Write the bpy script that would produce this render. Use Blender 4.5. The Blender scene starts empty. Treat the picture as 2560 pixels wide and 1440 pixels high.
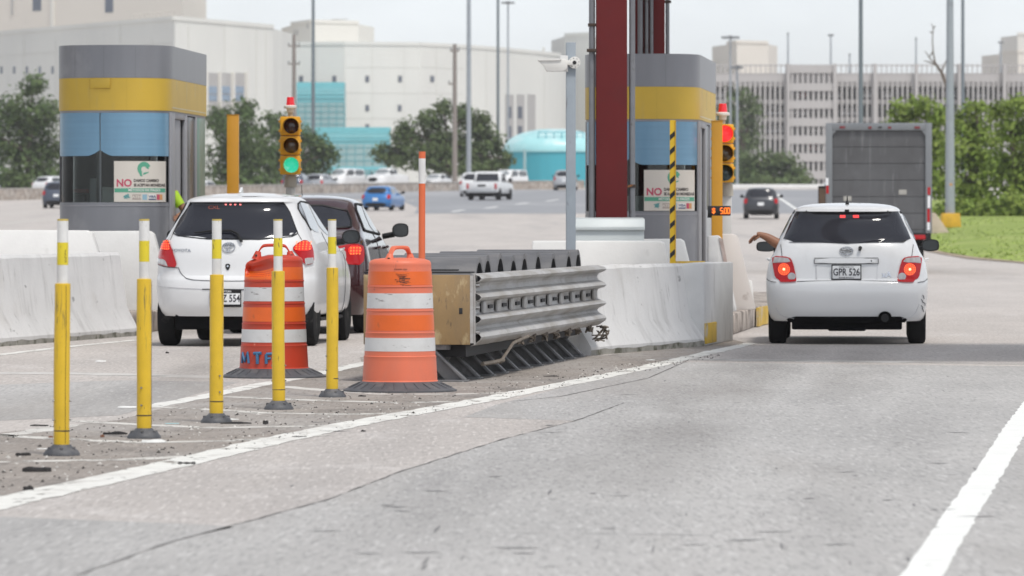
import bpy, bmesh, math, random
from mathutils import Vector, Matrix, noise
random.seed(11)
S = bpy.context.scene
COL = S.collection
# ------------------------------------------------------------------ camera
F, CX, HY, CH = 12800.0, 1280.0, 550.0, 1.31     # focal length in photo pixels, centre column, horizon row, eye height
cam_d = bpy.data.cameras.new('camera'); cam = bpy.data.objects.new('camera', cam_d); COL.objects.link(cam)
cam.location = (0, 0, CH); cam.rotation_euler = (math.radians(90), 0, 0)
cam_d.sensor_width = 36.0; cam_d.lens = F/2560*36; cam_d.shift_y = -(720-HY)/2560
cam_d.clip_start = 0.5; cam_d.clip_end = 6000
cam_d.dof.use_dof = True; cam_d.dof.focus_distance = 41; cam_d.dof.aperture_fstop = 6.2
S.camera = cam
# ------------------------------------------------------------------ sky, sun, exposure
SUN_EL, SUN_AZ = math.radians(62), math.radians(152)
W = bpy.data.worlds.new('World'); S.world = W; W.use_nodes = True
nt = W.node_tree; nt.nodes.clear()
def nd(t, typ, **kw):
    n = t.nodes.new(typ)
    for k, v in kw.items(): setattr(n, k, v)
    return n
wo = nd(nt, 'ShaderNodeOutputWorld'); bg = nd(nt, 'ShaderNodeBackground')
sk = nd(nt, 'ShaderNodeTexSky', sky_type='NISHITA', sun_disc=False, sun_elevation=SUN_EL, sun_rotation=SUN_AZ)
sk.air_density = 1.0; sk.dust_density = 1.0; sk.ozone_density = 1.0
hs = nd(nt, 'ShaderNodeHueSaturation'); hs.inputs['Saturation'].default_value = 0.16
tc = nd(nt, 'ShaderNodeTexCoord'); nz = nd(nt, 'ShaderNodeTexNoise'); nz.inputs['Scale'].default_value = 11; nz.inputs['Detail'].default_value = 6
mp = nd(nt, 'ShaderNodeMapping'); mp.inputs['Scale'].default_value = (1, 1, 2.6)
mr = nd(nt, 'ShaderNodeMapRange'); mr.inputs[1].default_value = .36; mr.inputs[2].default_value = .66; mr.inputs[3].default_value = .93; mr.inputs[4].default_value = 1.09
mul = nd(nt, 'ShaderNodeVectorMath', operation='MULTIPLY')
# an overcast sheet: the zenith is brighter than the thin clear-sky model gives
sx = nd(nt, 'ShaderNodeSeparateXYZ'); m2 = nd(nt, 'ShaderNodeMapRange'); m2.inputs[1].default_value = 0.0; m2.inputs[2].default_value = .5; m2.inputs[3].default_value = 1.0; m2.inputs[4].default_value = .95
mm = nd(nt, 'ShaderNodeMath', operation='MULTIPLY')
L = nt.links.new
L(sk.outputs[0], hs.inputs['Color']); L(tc.outputs['Generated'], mp.inputs[0]); L(mp.outputs[0], nz.inputs['Vector']); L(nz.outputs['Fac'], mr.inputs[0])
L(tc.outputs['Generated'], sx.inputs[0]); L(sx.outputs[2], m2.inputs[0]); L(mr.outputs[0], mm.inputs[0]); L(m2.outputs[0], mm.inputs[1])
tint = nd(nt, 'ShaderNodeVectorMath', operation='MULTIPLY'); tint.inputs[1].default_value = (.965, 1.0, 1.055); L(hs.outputs[0], tint.inputs[0])
L(tint.outputs[0], mul.inputs[0]); L(mm.outputs[0], mul.inputs[1]); L(mul.outputs[0], bg.inputs['Color']); L(bg.outputs[0], wo.inputs['Surface'])
bg.inputs['Strength'].default_value = 0.15
sd = bpy.data.lights.new('sun', 'SUN'); sd.energy = 2.15; sd.angle = math.radians(10); sd.color = (1, .95, .875)
sun = bpy.data.objects.new('sun', sd); COL.objects.link(sun)
sdir = Vector((math.sin(SUN_AZ)*math.cos(SUN_EL), math.cos(SUN_AZ)*math.cos(SUN_EL), math.sin(SUN_EL)))
sun.rotation_euler = sdir.to_track_quat('Z', 'Y').to_euler(); sun.location = (0, 40, 60)
S.view_settings.view_transform = 'Standard'; S.view_settings.look = 'None'; S.view_settings.gamma = 1
S.view_settings.exposure = 0.2
try:
    S.cycles.use_denoising = True; S.cycles.denoiser = 'OPENIMAGEDENOISE'
    S.cycles.max_bounces = 7; S.cycles.transparent_max_bounces = 12; S.cycles.caustics_reflective = False; S.cycles.caustics_refractive = False
    S.cycles.sample_clamp_indirect = 6
except Exception: pass
# ------------------------------------------------------------------ ground height and pixel helpers
def zg(d):
    if d <= 100: return 0.0
    if d <= 430: return 3.83*((d-100)/330)**1.5
    return 3.83 + .0174*40*(1-math.exp(-(d-430)/40))
def P(px, py, lift=0.0):                       # the ground point seen at a photo pixel
    lo, hi = 6.0, 465.0
    for _ in range(60):
        m = (lo+hi)/2
        if HY-(zg(m)-CH)*F/m > py: lo = m
        else: hi = m
    d = (lo+hi)/2
    return Vector(((px-CX)*d/F, d, zg(d)+lift))
def at(px, py, d): return Vector(((px-CX)*d/F, d, CH-(py-HY)*d/F))
def X(px, d): return (px-CX)*d/F
def Z(py, d): return CH-(py-HY)*d/F
# ------------------------------------------------------------------ materials
MATS = {}
def mat(name, col, rough=.55, metal=0.0, var=.12, scale=3.0, bump=0.0, bscale=60.0, spots=(), coat=0.0, emit=None, spec=.5, alpha_wear=None, stretch=(1, 1, 1), island=0.0, trans=0.0, world=False):
    """Principled material; var = mottling, spots = [(colour, scale, lo, hi, (sx,sy,sz))] noise masks of stains or wear."""
    if name in MATS: return MATS[name]
    m = bpy.data.materials.new(name); m.use_nodes = True; t = m.node_tree; t.nodes.clear(); L = t.links.new
    out = nd(t, 'ShaderNodeOutputMaterial'); b = nd(t, 'ShaderNodeBsdfPrincipled')
    L(b.outputs[0], out.inputs['Surface'])
    b.inputs['Roughness'].default_value = rough; b.inputs['Metallic'].default_value = metal
    b.inputs['Specular IOR Level'].default_value = spec
    if coat: b.inputs['Coat Weight'].default_value = coat; b.inputs['Coat Roughness'].default_value = .04
    if emit: b.inputs['Emission Color'].default_value = (*emit[0], 1); b.inputs['Emission Strength'].default_value = emit[1]
    if trans: b.inputs['Transmission Weight'].default_value = trans
    tcn = nd(t, 'ShaderNodeTexCoord'); src = tcn.outputs['Object']
    if world: g = nd(t, 'ShaderNodeNewGeometry'); src = g.outputs['Position']
    def noise_(sc, st=(1, 1, 1), det=5, seed=0):
        mpn = nd(t, 'ShaderNodeMapping'); mpn.inputs['Scale'].default_value = st; mpn.inputs['Location'].default_value = (seed*3.7, seed*1.3, seed*2.1)
        L(src, mpn.inputs[0]); n = nd(t, 'ShaderNodeTexNoise'); n.inputs['Scale'].default_value = sc; n.inputs['Detail'].default_value = det; n.inputs['Roughness'].default_value = .6
        L(mpn.outputs[0], n.inputs['Vector']); return n.outputs['Fac']
    c = nd(t, 'ShaderNodeRGB'); c.outputs[0].default_value = (*col, 1); cur = c.outputs[0]
    if var:
        r = nd(t, 'ShaderNodeMapRange'); r.inputs[1].default_value = .3; r.inputs[2].default_value = .7; r.inputs[3].default_value = 1-var; r.inputs[4].default_value = 1+var
        L(noise_(scale, stretch), r.inputs[0]); v = nd(t, 'ShaderNodeVectorMath', operation='MULTIPLY'); L(cur, v.inputs[0]); L(r.outputs[0], v.inputs[1]); cur = v.outputs[0]
    if island:
        g2 = nd(t, 'ShaderNodeNewGeometry'); r = nd(t, 'ShaderNodeMapRange'); r.inputs[3].default_value = 1-island; r.inputs[4].default_value = 1+island
        L(g2.outputs['Random Per Island'], r.inputs[0]); v = nd(t, 'ShaderNodeVectorMath', operation='MULTIPLY'); L(cur, v.inputs[0]); L(r.outputs[0], v.inputs[1]); cur = v.outputs[0]
    for i, sp in enumerate(spots):
        scol, ssc, lo, hi = sp[:4]; st = sp[4] if len(sp) > 4 else (1, 1, 1); amt = sp[5] if len(sp) > 5 else 1.0
        r = nd(t, 'ShaderNodeMapRange'); r.inputs[1].default_value = lo; r.inputs[2].default_value = hi; r.inputs[4].default_value = amt
        L(noise_(ssc, st, 6, i+1), r.inputs[0]); x = nd(t, 'ShaderNodeMix', data_type='RGBA'); L(r.outputs[0], x.inputs['Factor']); L(cur, x.inputs['A']); x.inputs['B'].default_value = (*scol, 1); cur = x.outputs['Result']
    L(cur, b.inputs['Base Color'])
    if bump:
        bp = nd(t, 'ShaderNodeBump'); bp.inputs['Strength'].default_value = bump; bp.inputs['Distance'].default_value = .01; L(noise_(bscale, (1, 1, 1), 3, 9), bp.inputs['Height']); L(bp.outputs[0], b.inputs['Normal'])
    if alpha_wear:
        sc, lo, hi, st = alpha_wear
        r = nd(t, 'ShaderNodeMapRange'); r.inputs[1].default_value = lo; r.inputs[2].default_value = hi
        L(noise_(sc, st, 8, 5), r.inputs[0]); L(r.outputs[0], b.inputs['Alpha'])
    MATS[name] = m
    return m
def leafmat(name, col, col2):
    m = mat(name, col, rough=.6, var=.3, scale=.5, island=.4, spots=[(col2, .9, .45, .7)], spec=.25)
    t = m.node_tree; b = next(n for n in t.nodes if n.type == 'BSDF_PRINCIPLED'); out = next(n for n in t.nodes if n.type == 'OUTPUT_MATERIAL')
    tr = nd(t, 'ShaderNodeBsdfTranslucent'); mx = nd(t, 'ShaderNodeMixShader'); mx.inputs[0].default_value = .38
    src = b.inputs['Base Color'].links[0].from_socket; t.links.new(src, tr.inputs[0]); t.links.new(b.outputs[0], mx.inputs[1]); t.links.new(tr.outputs[0], mx.inputs[2]); t.links.new(mx.outputs[0], out.inputs['Surface'])
    return m
# ------------------------------------------------------------------ mesh building
class MB:
    def __init__(self): self.v = []; self.f = []; self.m = []
    def add(self, vs, fs, mi=0):
        o = len(self.v); self.v += [tuple(p) for p in vs]; self.f += [tuple(i+o for i in f) for f in fs]; self.m += [mi]*len(fs); return self
    def box(self, c, s, rot=None, mi=0, taper=(1, 1)):
        x, y, z = s[0]/2, s[1]/2, s[2]/2; tx, ty = taper
        vs = [Vector(p) for p in ((-x, -y, -z), (x, -y, -z), (x, y, -z), (-x, y, -z), (-x*tx, -y*ty, z), (x*tx, -y*ty, z), (x*tx, y*ty, z), (-x*tx, y*ty, z))]
        if rot is not None: vs = [rot @ p for p in vs]
        return self.add([p+Vector(c) for p in vs], [(0, 3, 2, 1), (4, 5, 6, 7), (0, 1, 5, 4), (1, 2, 6, 5), (2, 3, 7, 6), (3, 0, 4, 7)], mi)
    def bbox(self, x0, x1, y0, y1, z0, z1, mi=0): return self.box(((x0+x1)/2, (y0+y1)/2, (z0+z1)/2), (x1-x0, y1-y0, z1-z0), None, mi)
    def cyl(self, p0, p1, r0, r1=None, n=16, mi=0, caps=True):
        r1 = r0 if r1 is None else r1; p0 = Vector(p0); p1 = Vector(p1); d = (p1-p0).normalized(); a = d.orthogonal().normalized(); b = d.cross(a)
        vs = []
        for p, r in ((p0, r0), (p1, r1)): vs += [p+(a*math.cos(2*math.pi*k/n)+b*math.sin(2*math.pi*k/n))*r for k in range(n)]
        fs = [(k, (k+1) % n, n+(k+1) % n, n+k) for k in range(n)]
        if caps: fs += [tuple(range(n-1, -1, -1)), tuple(range(n, 2*n))]
        return self.add(vs, fs, mi)
    def tube(self, pts, r, n=8, mi=0, closed=False):
        pts = [Vector(p) for p in pts]; rs = r if isinstance(r, (list, tuple)) else [r]*len(pts); vs = []; N = len(pts)
        ref = None
        for i, p in enumerate(pts):
            d = (pts[(i+1) % N]-pts[i-1]) if closed else (pts[min(i+1, N-1)]-pts[max(i-1, 0)])
            d.normalize()
            if ref is None: ref = d.orthogonal().normalized()
            a = (ref-d*ref.dot(d)); a = a.normalized() if a.length > 1e-6 else d.orthogonal().normalized(); ref = a; b = d.cross(a)
            vs += [p+(a*math.cos(2*math.pi*k/n)+b*math.sin(2*math.pi*k/n))*rs[i] for k in range(n)]
        fs = []
        for i in range(N if closed else N-1):
            j = (i+1) % N
            fs += [(i*n+k, i*n+(k+1) % n, j*n+(k+1) % n, j*n+k) for k in range(n)]
        if not closed: fs += [tuple(range(n-1, -1, -1)), tuple(range((N-1)*n, N*n))]
        return self.add(vs, fs, mi)
    def lathe(self, prof, n=32, mi=0, c=(0, 0, 0), axis='z', dent=None):
        vs = []
        for r, h in prof:
            for k in range(n):
                a = 2*math.pi*k/n; p = (r*math.cos(a), r*math.sin(a), h) if axis == 'z' else ((h, r*math.cos(a), r*math.sin(a)) if axis == 'x' else (r*math.cos(a), h, r*math.sin(a)))
                p = Vector(p)+Vector(c)
                if dent: p = dent(p)
                vs.append(p)
        fs = []
        for i in range(len(prof)-1):
            fs += [(i*n+k, i*n+(k+1) % n, (i+1)*n+(k+1) % n, (i+1)*n+k) for k in range(n)]
        if prof[0][0] > 1e-4: fs.append(tuple(range(n-1, -1, -1)))
        if prof[-1][0] > 1e-4: fs.append(tuple(range((len(prof)-1)*n, len(prof)*n)))
        return self.add(vs, fs, mi)
    def prism(self, outline, a0, a1, axis='y', mi=0, fn=None):
        """outline of 2-D points extruded along an axis: axis y -> points are (x,z); x -> (y,z); z -> (x,y)."""
        def q(p, h): return {'y': (p[0], h, p[1]), 'x': (h, p[0], p[1]), 'z': (p[0], p[1], h)}[axis]
        n = len(outline); vs = [q(p, a0) for p in outline]+[q(p, a1) for p in outline]
        if fn: vs = [fn(Vector(p)) for p in vs]
        fs = [(k, (k+1) % n, n+(k+1) % n, n+k) for k in range(n)]+[tuple(range(n-1, -1, -1)), tuple(range(n, 2*n))]
        return self.add(vs, fs, mi)
    def grid(self, rows, mi=0, closed=False):
        n = len(rows[0]); vs = [p for r in rows for p in r]; fs = []
        for i in range(len(rows)-1):
            for k in range(n if closed else n-1):
                j = (k+1) % n; fs.append((i*n+k, i*n+j, (i+1)*n+j, (i+1)*n+k))
        return self.add(vs, fs, mi)
    def mesh(self, name, mats, bevel=0.0, smooth=True, ang=38, fix=True):
        me = bpy.data.meshes.new(name); me.from_pydata(self.v, [], self.f)
        for m in (mats if isinstance(mats, (list, tuple)) else [mats]): me.materials.append(m)
        me.polygons.foreach_set('material_index', self.m)
        if smooth or bevel or fix:
            bm = bmesh.new(); bm.from_mesh(me)
            if fix: bmesh.ops.recalc_face_normals(bm, faces=bm.faces)
            if bevel:
                es = [e for e in bm.edges if len(e.link_faces) == 2 and e.calc_face_angle(0) > math.radians(30)]
                bmesh.ops.bevel(bm, geom=es, offset=bevel, segments=2, profile=.5, affect='EDGES', clamp_overlap=True)
            if smooth:
                lim = math.radians(ang)
                for f in bm.faces: f.smooth = True
                for e in bm.edges: e.smooth = len(e.link_faces) == 2 and e.calc_face_angle(0) < lim
            bm.to_mesh(me); bm.free()
        me.update(); return me
    def build(self, name, mats, parent=None, **kw):
        o = bpy.data.objects.new(name, self.mesh(name, mats, **kw)); COL.objects.link(o)
        if parent: o.parent = parent
        return o
def tag(o, label, cat, group=None, kind=None):
    if label: o['label'] = label
    if cat: o['category'] = cat
    if group: o['group'] = group
    if kind: o['kind'] = kind
    return o
def structure(o): o['kind'] = 'structure'; return o
def thing(name, label, cat, loc=(0, 0, 0), rz=0.0, group=None):
    o = bpy.data.objects.new(name, None); o.empty_display_size = .2; COL.objects.link(o); o.location = loc; o.rotation_euler = (0, 0, rz)
    return tag(o, label, cat, group)
def copy_tree(o, parent=None):
    c = o.copy(); COL.objects.link(c)
    if parent: c.parent = parent
    for ch in list(o.children): copy_tree(ch, c)
    return c
def dup(o, loc, rz, label):
    c = copy_tree(o); c.location = loc; c.rotation_euler = (0, 0, rz); c['label'] = label; return c
def chaikin(pts, n=2, closed=True):
    for _ in range(n):
        o = []; N = len(pts)
        for i in range(N if closed else N-1):
            a = pts[i]; b = pts[(i+1) % N]
            o += [tuple(a[k]*.75+b[k]*.25 for k in range(len(a))), tuple(a[k]*.25+b[k]*.75 for k in range(len(a)))]
        if not closed: o = [pts[0]]+o+[pts[-1]]
        pts = o
    return pts
def interp(tab):
    xs = [p[0] for p in tab]; ys = [p[1] for p in tab]; n = len(xs)
    d = [(ys[i+1]-ys[i])/(xs[i+1]-xs[i]) for i in range(n-1)]; m = [d[0]]+[0 if d[i-1]*d[i] <= 0 else 2*d[i-1]*d[i]/(d[i-1]+d[i]) for i in range(1, n-1)]+[d[-1]]
    def f(x):
        if x <= xs[0]: return ys[0]
        if x >= xs[-1]: return ys[-1]
        i = max(k for k in range(n-1) if xs[k] <= x); h = xs[i+1]-xs[i]; t = (x-xs[i])/h
        return (2*t**3-3*t*t+1)*ys[i]+(t**3-2*t*t+t)*h*m[i]+(-2*t**3+3*t*t)*ys[i+1]+(t**3-t*t)*h*m[i+1]
    return f
_tc = {}
def text2d(s, size=1.0, align='CENTER', bold=0.0, sx=1.0):
    """(vertices, faces) of a word set flat in the xy plane."""
    k = (s, size, align, bold, sx)
    if k in _tc: return _tc[k]
    cu = bpy.data.curves.new('t', 'FONT'); cu.body = s; cu.size = size; cu.align_x = align; cu.align_y = 'CENTER'; cu.offset = bold; cu.resolution_u = 3
    o = bpy.data.objects.new('t', cu); COL.objects.link(o)
    bpy.context.view_layer.update(); dg = bpy.context.evaluated_depsgraph_get(); me = bpy.data.meshes.new_from_object(o.evaluated_get(dg))
    r = ([(v.co.x*sx, v.co.y) for v in me.vertices], [tuple(p.vertices) for p in me.polygons])
    bpy.data.objects.remove(o); bpy.data.meshes.remove(me); bpy.data.curves.remove(cu); _tc[k] = r; return r
def write(mb, s, size, fn, off=(0, 0), mi=0, **kw):
    """letters put on a surface: fn(u, v) gives the point."""
    vs, fs = text2d(s, size, **kw); mb.add([fn(x+off[0], y+off[1]) for x, y in vs], fs, mi); return mb
def decal(mb, outline, fn, mi=0, nu=8, nv=8):
    """a patch within a 2-D outline (one span per row) laid on a surface fn(u, v)."""
    v0 = min(p[1] for p in outline); v1 = max(p[1] for p in outline); rows = []; N = len(outline); e = (v1-v0)*1e-4
    for j in range(nv+1):
        v = v0+e+(v1-v0-2*e)*(.5-.5*math.cos(math.pi*j/nv)); xs = []
        for i in range(N):
            a = outline[i]; b = outline[(i+1) % N]
            if (a[1]-v)*(b[1]-v) <= 0 and a[1] != b[1]: xs.append(a[0]+(b[0]-a[0])*(v-a[1])/(b[1]-a[1]))
        x0, x1 = min(xs), max(xs); rows.append([fn(x0+(x1-x0)*k/nu, v) for k in range(nu+1)])
    return mb.grid(rows, mi)
def evaluated(o, name, mats):
    bpy.context.view_layer.update(); dg = bpy.context.evaluated_depsgraph_get(); me = bpy.data.meshes.new_from_object(o.evaluated_get(dg)); me.name = name
    return me
def skin(name, pts, edges, radii, mats, parent=None, sub=2, root=0):
    me = bpy.data.meshes.new(name); me.from_pydata([tuple(p) for p in pts], edges, []); o = bpy.data.objects.new(name, me); COL.objects.link(o)
    o.modifiers.new('s', 'SKIN'); sv = me.skin_vertices[0].data
    for i, r in enumerate(radii): sv[i].radius = (r, r) if not isinstance(r, tuple) else r
    roots = root if isinstance(root, (list, tuple)) else [root]
    for i in range(len(pts)): sv[i].use_root = i in roots
    ss = o.modifiers.new('u', 'SUBSURF'); ss.levels = ss.render_levels = sub
    new = evaluated(o, name, mats); new.materials.clear()
    for m in (mats if isinstance(mats, (list, tuple)) else [mats]): new.materials.append(m)
    for p in new.polygons: p.use_smooth = True
    o.modifiers.clear(); old = o.data; o.data = new; bpy.data.meshes.remove(old)
    if parent: o.parent = parent
    return o
# ================================================================== GROUND, ROADS, MARKINGS
M_conc = mat('pale concrete', (.485, .445, .415), .8, var=.10, scale=.5, world=True, bump=.25, bscale=35, stretch=(1, .35, 1),
             spots=[((.33, .31, .30), .22, .50, .74, (2.2, .16, 1), .7), ((.60, .57, .55), 2.2, .56, .70, (1, .4, 1), .5), ((.25, .24, .235), 6, .66, .74, (1, .5, 1), .5), ((.30, .275, .26), 42, .50, .66, (1, .09, 1), .6), ((.68, .64, .61), 36, .54, .68, (1, .09, 1), .6)])
M_grey = mat('grey road concrete', (.405, .393, .382), .82, var=.09, scale=.8, world=True, bump=.35, bscale=45, stretch=(1, .3, 1),
             spots=[((.47, .455, .44), .3, .48, .66, (1, .5, 1), .75), ((.27, .262, .258), .5, .55, .75, (2.4, .16, 1), .75), ((.50, .49, .48), 26, .60, .66, (1, .5, 1), .55), ((.22, .22, .22), 30, .62, .68, (1, .6, 1), .5), ((.20, .20, .205), 1.6, .70, .735, (.8, 1.2, 1), .5), ((.25, .245, .24), 42, .50, .66, (1, .09, 1), .62), ((.58, .57, .555), 36, .54, .68, (1, .09, 1), .6), ((.30, .27, .245), .45, .52, .70, (1, .12, 1), .55)])
M_gore = mat('oily dark pavement', (.285, .252, .225), .88, var=.16, scale=1.2, world=True, bump=.5, bscale=50,
             spots=[((.38, .355, .335), .6, .48, .66, (1, .6, 1), .8), ((.13, .12, .112), 1.1, .56, .72, (1.5, .5, 1), .7), ((.52, .5, .48), 30, .66, .69, (1, 1, 1), .8), ((.09, .085, .08), 24, .62, .7, (1, .2, 1), .7), ((.46, .42, .38), 40, .56, .68, (1, .1, 1), .6), ((.14, .125, .11), 36, .54, .68, (1, .1, 1), .6)])
M_asph = mat('far asphalt', (.27, .275, .29), .7, var=.1, scale=.2, world=True, spots=[((.36, .36, .37), .08, .5, .65, (1, .3, 1), .7)])
M_paint = mat('worn white road paint', (.72, .71, .67), .7, var=.10, scale=6, world=True, bump=.3, bscale=60, spots=[((.45, .42, .39), 3.0, .52, .70, (1, .5, 1), .75)], alpha_wear=(9, .33, .41, (1, .45, 1)))
M_paint2 = mat('faded white road paint', (.62, .60, .56), .8, var=.10, scale=6, world=True, spots=[((.40, .375, .35), 2.5, .45, .65, (1, .6, 1), .7)], alpha_wear=(7, .37, .48, (1, .4, 1)))
M_paint3 = mat('fresh white road paint', (.80, .80, .77), .6, var=.05, scale=5, world=True, bump=.3, bscale=60, spots=[((.55, .53, .5), 3.0, .62, .8, (1, .5, 1), .5)], alpha_wear=(9, .24, .30, (1, .45, 1)))
M_seam = mat('dark joint filler', (.12, .115, .11), .9, var=.3, world=True, alpha_wear=(4, .25, .42, (1, .5, 1)))
M_grass = mat('mown grass', (.23, .30, .05), .9, var=.15, scale=.25, world=True, bump=.15, bscale=20, spots=[((.33, .37, .11), .35, .45, .7, (1, .5, 1), .8), ((.17, .25, .045), 1.0, .5, .7, (1, .4, 1), .5)])
rowsD = [2, 10, 20, 40, 60, 80]+list(range(100, 470, 6))+[480, 500, 530, 570, 640, 800, 1200, 2000, 3500]
MB().grid([[(x, d, zg(d)) for x in (-2500, -300, -60, -20, 0, 20, 60, 300, 2500)] for d in rowsD]).build('ground', M_conc, smooth=False); structure(bpy.data.objects['ground'])
def sheet(name, pts, m, lift, world=False):
    """flat road sheet from photo points on the level ground (all nearer than 100 m)."""
    vs = [P(*p) if not world else Vector((p[0], p[1], 0)) for p in pts]
    mb = MB(); mb.add([(v.x, v.y, lift) for v in vs], [tuple(range(len(vs)))])
    bm = bmesh.new(); o = mb.build(name, m, smooth=False, fix=False); bm.from_mesh(o.data)
    bmesh.ops.triangulate(bm, faces=bm.faces); bmesh.ops.recalc_face_normals(bm, faces=bm.faces)
    for f in bm.faces:
        if f.normal.z < 0: f.normal_flip()
    bm.to_mesh(o.data); bm.free(); return structure(o)
seam = [(190, 1440), (430, 1355), (820, 1250), (1000, 1180), (1260, 1098), (1440, 1052), (1560, 1008)]
sheet('approach_road', [(-200, 1650), (190, 1440), (430, 1355), (820, 1250), (1000, 1180), (1260, 1098), (1440, 1052), (1160, 1043), (1240, 1012), (1390, 973), (1600, 926), (1700, 906), (2560, 916), (2800, 918), (3300, 1440), (3300, 1650)], M_grey, .001)
sheet('lane_patch', [(-300, 1290), (0, 1292), (520, 1312), (585, 1318), (430, 1353), (190, 1438), (-210, 1640), (-700, 1600)], M_grey, .001)
sheet('left_lane_patch', [(-250, 985), (0, 962), (300, 951), (600, 955), (400, 1010), (300, 1038), (0, 1052), (-250, 1062)], M_grey, .001)
sheet('gore_pavement', [(-300, 1330), (0, 1262), (430, 1168), (880, 1066), (1220, 1002), (1600, 920), (1700, 900), (1875, 860), (1830, 848), (1500, 890), (1190, 868), (900, 893), (905, 912), (665, 962), (400, 1022), (300, 1050), (0, 1082), (-300, 1120)], M_gore, .001)
def strip(name, pts, w, m, lift=.0025, jag=.012, w2=None, raw=False):
    Q = [P(*p) if not raw else Vector(p) for p in pts]; C = []
    for a, b in zip(Q[:-1], Q[1:]):
        n = max(2, int((b-a).length/.12)) if a.y < 90 else max(2, int((b-a).length/4))
        C += [a.lerp(b, k/n) for k in range(n)]
    C.append(Q[-1]); rows = []; N = len(C)
    for i, c in enumerate(C):
        t = (C[min(i+1, N-1)]-C[max(i-1, 0)]).normalized(); s = Vector((-t.y, t.x, 0)); ww = w+((w2 or w)-w)*i/(N-1)
        j1 = noise.noise(c*3.1)*jag*2+noise.noise(c*11)*jag; j2 = noise.noise(c*2.7+Vector((9, 0, 0)))*jag*2+noise.noise(c*12+Vector((5, 0, 0)))*jag
        rows.append([(c.x-s.x*(ww/2+j1), c.y-s.y*(ww/2+j1), zg(c.y)+lift), (c.x+s.x*(ww/2+j2), c.y+s.y*(ww/2+j2), zg(c.y)+lift)])
    o = MB().grid(rows).build(name, m, smooth=False)
    for p in o.data.polygons:
        if p.normal.z < 0: o.data.flip_normals(); break
    return structure(o)
strip('gore_edge_line', [(-160, 1300), (0, 1258), (200, 1213), (450, 1157), (700, 1098), (880, 1060), (1220, 998), (1420, 959), (1600, 922), (1700, 899), (1880, 858)], .27, M_paint, w2=.17)
strip('right_edge_line', [(2150, 1600), (2305, 1440), (2400, 1290), (2480, 1170), (2540, 1070), (2600, 985), (2680, 900)], .155, M_paint3, jag=.006)
strip('left_gore_line', [(372, 1018), (520, 990), (650, 962), (760, 943), (905, 910), (990, 893)], .17, M_paint)
strip('left_lane_line', [(-120, 904), (0, 887), (180, 866), (345, 850)], .14, M_paint)
for pts in ([(-60, 1156), (120, 1153), (300, 1150), (480, 1141)], [(-40, 1086), (160, 1098), (345, 1107), (560, 1103), (800, 1088)], [(170, 1052), (345, 1062), (540, 1070), (780, 1066), (905, 1062)],
            [(377, 1018), (520, 1024), (655, 1033), (850, 1036), (1040, 1034)], [(556, 992), (800, 1002), (1000, 1007), (1170, 1004)], [(690, 966), (800, 975), (960, 986), (1130, 986), (1290, 981)], [(0, 1092), (90, 1078), (180, 1062)]):
    strip('chevron_line', pts, .18, M_paint2, lift=.002, jag=.02)
strip('pavement_joint', seam, .010, M_seam, lift=.003, jag=.006)
strip('pavement_joint', [(1290, 1003), (1400, 992), (1620, 946), (1715, 904)], .012, M_seam, lift=.003, jag=.004)
strip('expansion_strip', [(1640, 897), (2100, 903), (2800, 914)], .55, mat('pale strip concrete', (.55, .53, .505), .8, var=.1, scale=1.5, world=True, alpha_wear=(1.2, .3, .5, (1, 1, 1))), lift=.0015, jag=.05)
strip('expansion_strip', [(-200, 932), (200, 934), (580, 944)], .55, MATS['pale strip concrete'], lift=.0015, jag=.05)
M_sawc = mat('faint saw cut', (.25, .25, .25), .9, var=.2, world=True, alpha_wear=(3, .48, .6, (1, .5, 1)))
for pts in ([(1300, 1240), (2300, 1255)], [(1050, 1330), (2270, 1345)], [(1560, 1130), (2430, 1142)]):
    strip('saw_cut_joint', pts, .016, M_sawc, lift=.0022, jag=.006)
def soft_strip(name, pts, w, m, lift=.0018):
    C = [];  Q = [P(*p) for p in pts]
    for a, b in zip(Q[:-1], Q[1:]): C += [a.lerp(b, k/6) for k in range(6)]
    C.append(Q[-1]); N = len(C); rows = []; fd = []
    for i, c in enumerate(C):
        t = (C[min(i+1, N-1)]-C[max(i-1, 0)]).normalized(); sd_ = Vector((-t.y, t.x, 0)); rows.append([(c.x+sd_.x*w*(k/8-.5), c.y+sd_.y*w*(k/8-.5), lift) for k in range(9)])
        fd += [math.sin(math.pi*k/8)*min(1, i/4, (N-1-i)/4) for k in range(9)]
    o = MB().grid(rows).build(name, m, smooth=False); at_ = o.data.attributes.new('fade', 'FLOAT', 'POINT'); at_.data.foreach_set('value', fd)
    if o.data.polygons[0].normal.z < 0: o.data.flip_normals()
    return structure(o)
def faded(m, amt):
    t = m.node_tree; b = next(n for n in t.nodes if n.type == 'BSDF_PRINCIPLED'); src = b.inputs['Alpha'].links[0].from_socket
    a = nd(t, 'ShaderNodeAttribute', attribute_name='fade'); q = nd(t, 'ShaderNodeMath', operation='MULTIPLY'); q2 = nd(t, 'ShaderNodeMath', operation='MULTIPLY'); q2.inputs[1].default_value = amt
    t.links.new(src, q.inputs[0]); t.links.new(a.outputs['Fac'], q.inputs[1]); t.links.new(q.outputs[0], q2.inputs[0]); t.links.new(q2.outputs[0], b.inputs['Alpha']); return m
M_oil = faded(mat('oil and rubber stain', (.20, .18, .165), .7, var=.15, scale=3, world=True, alpha_wear=(1.2, .30, .75, (1.2, .14, 1))), .34)
for pts, w in (([(1990, 860), (1900, 905), (1800, 970), (1700, 1050), (1590, 1150), (1480, 1260)], 1.1), ([(2190, 862), (2150, 930), (2110, 1020)], .8), ([(570, 858), (520, 900), (420, 985)], .9)):
    soft_strip('oil_stain', pts, w, M_oil)
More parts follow.
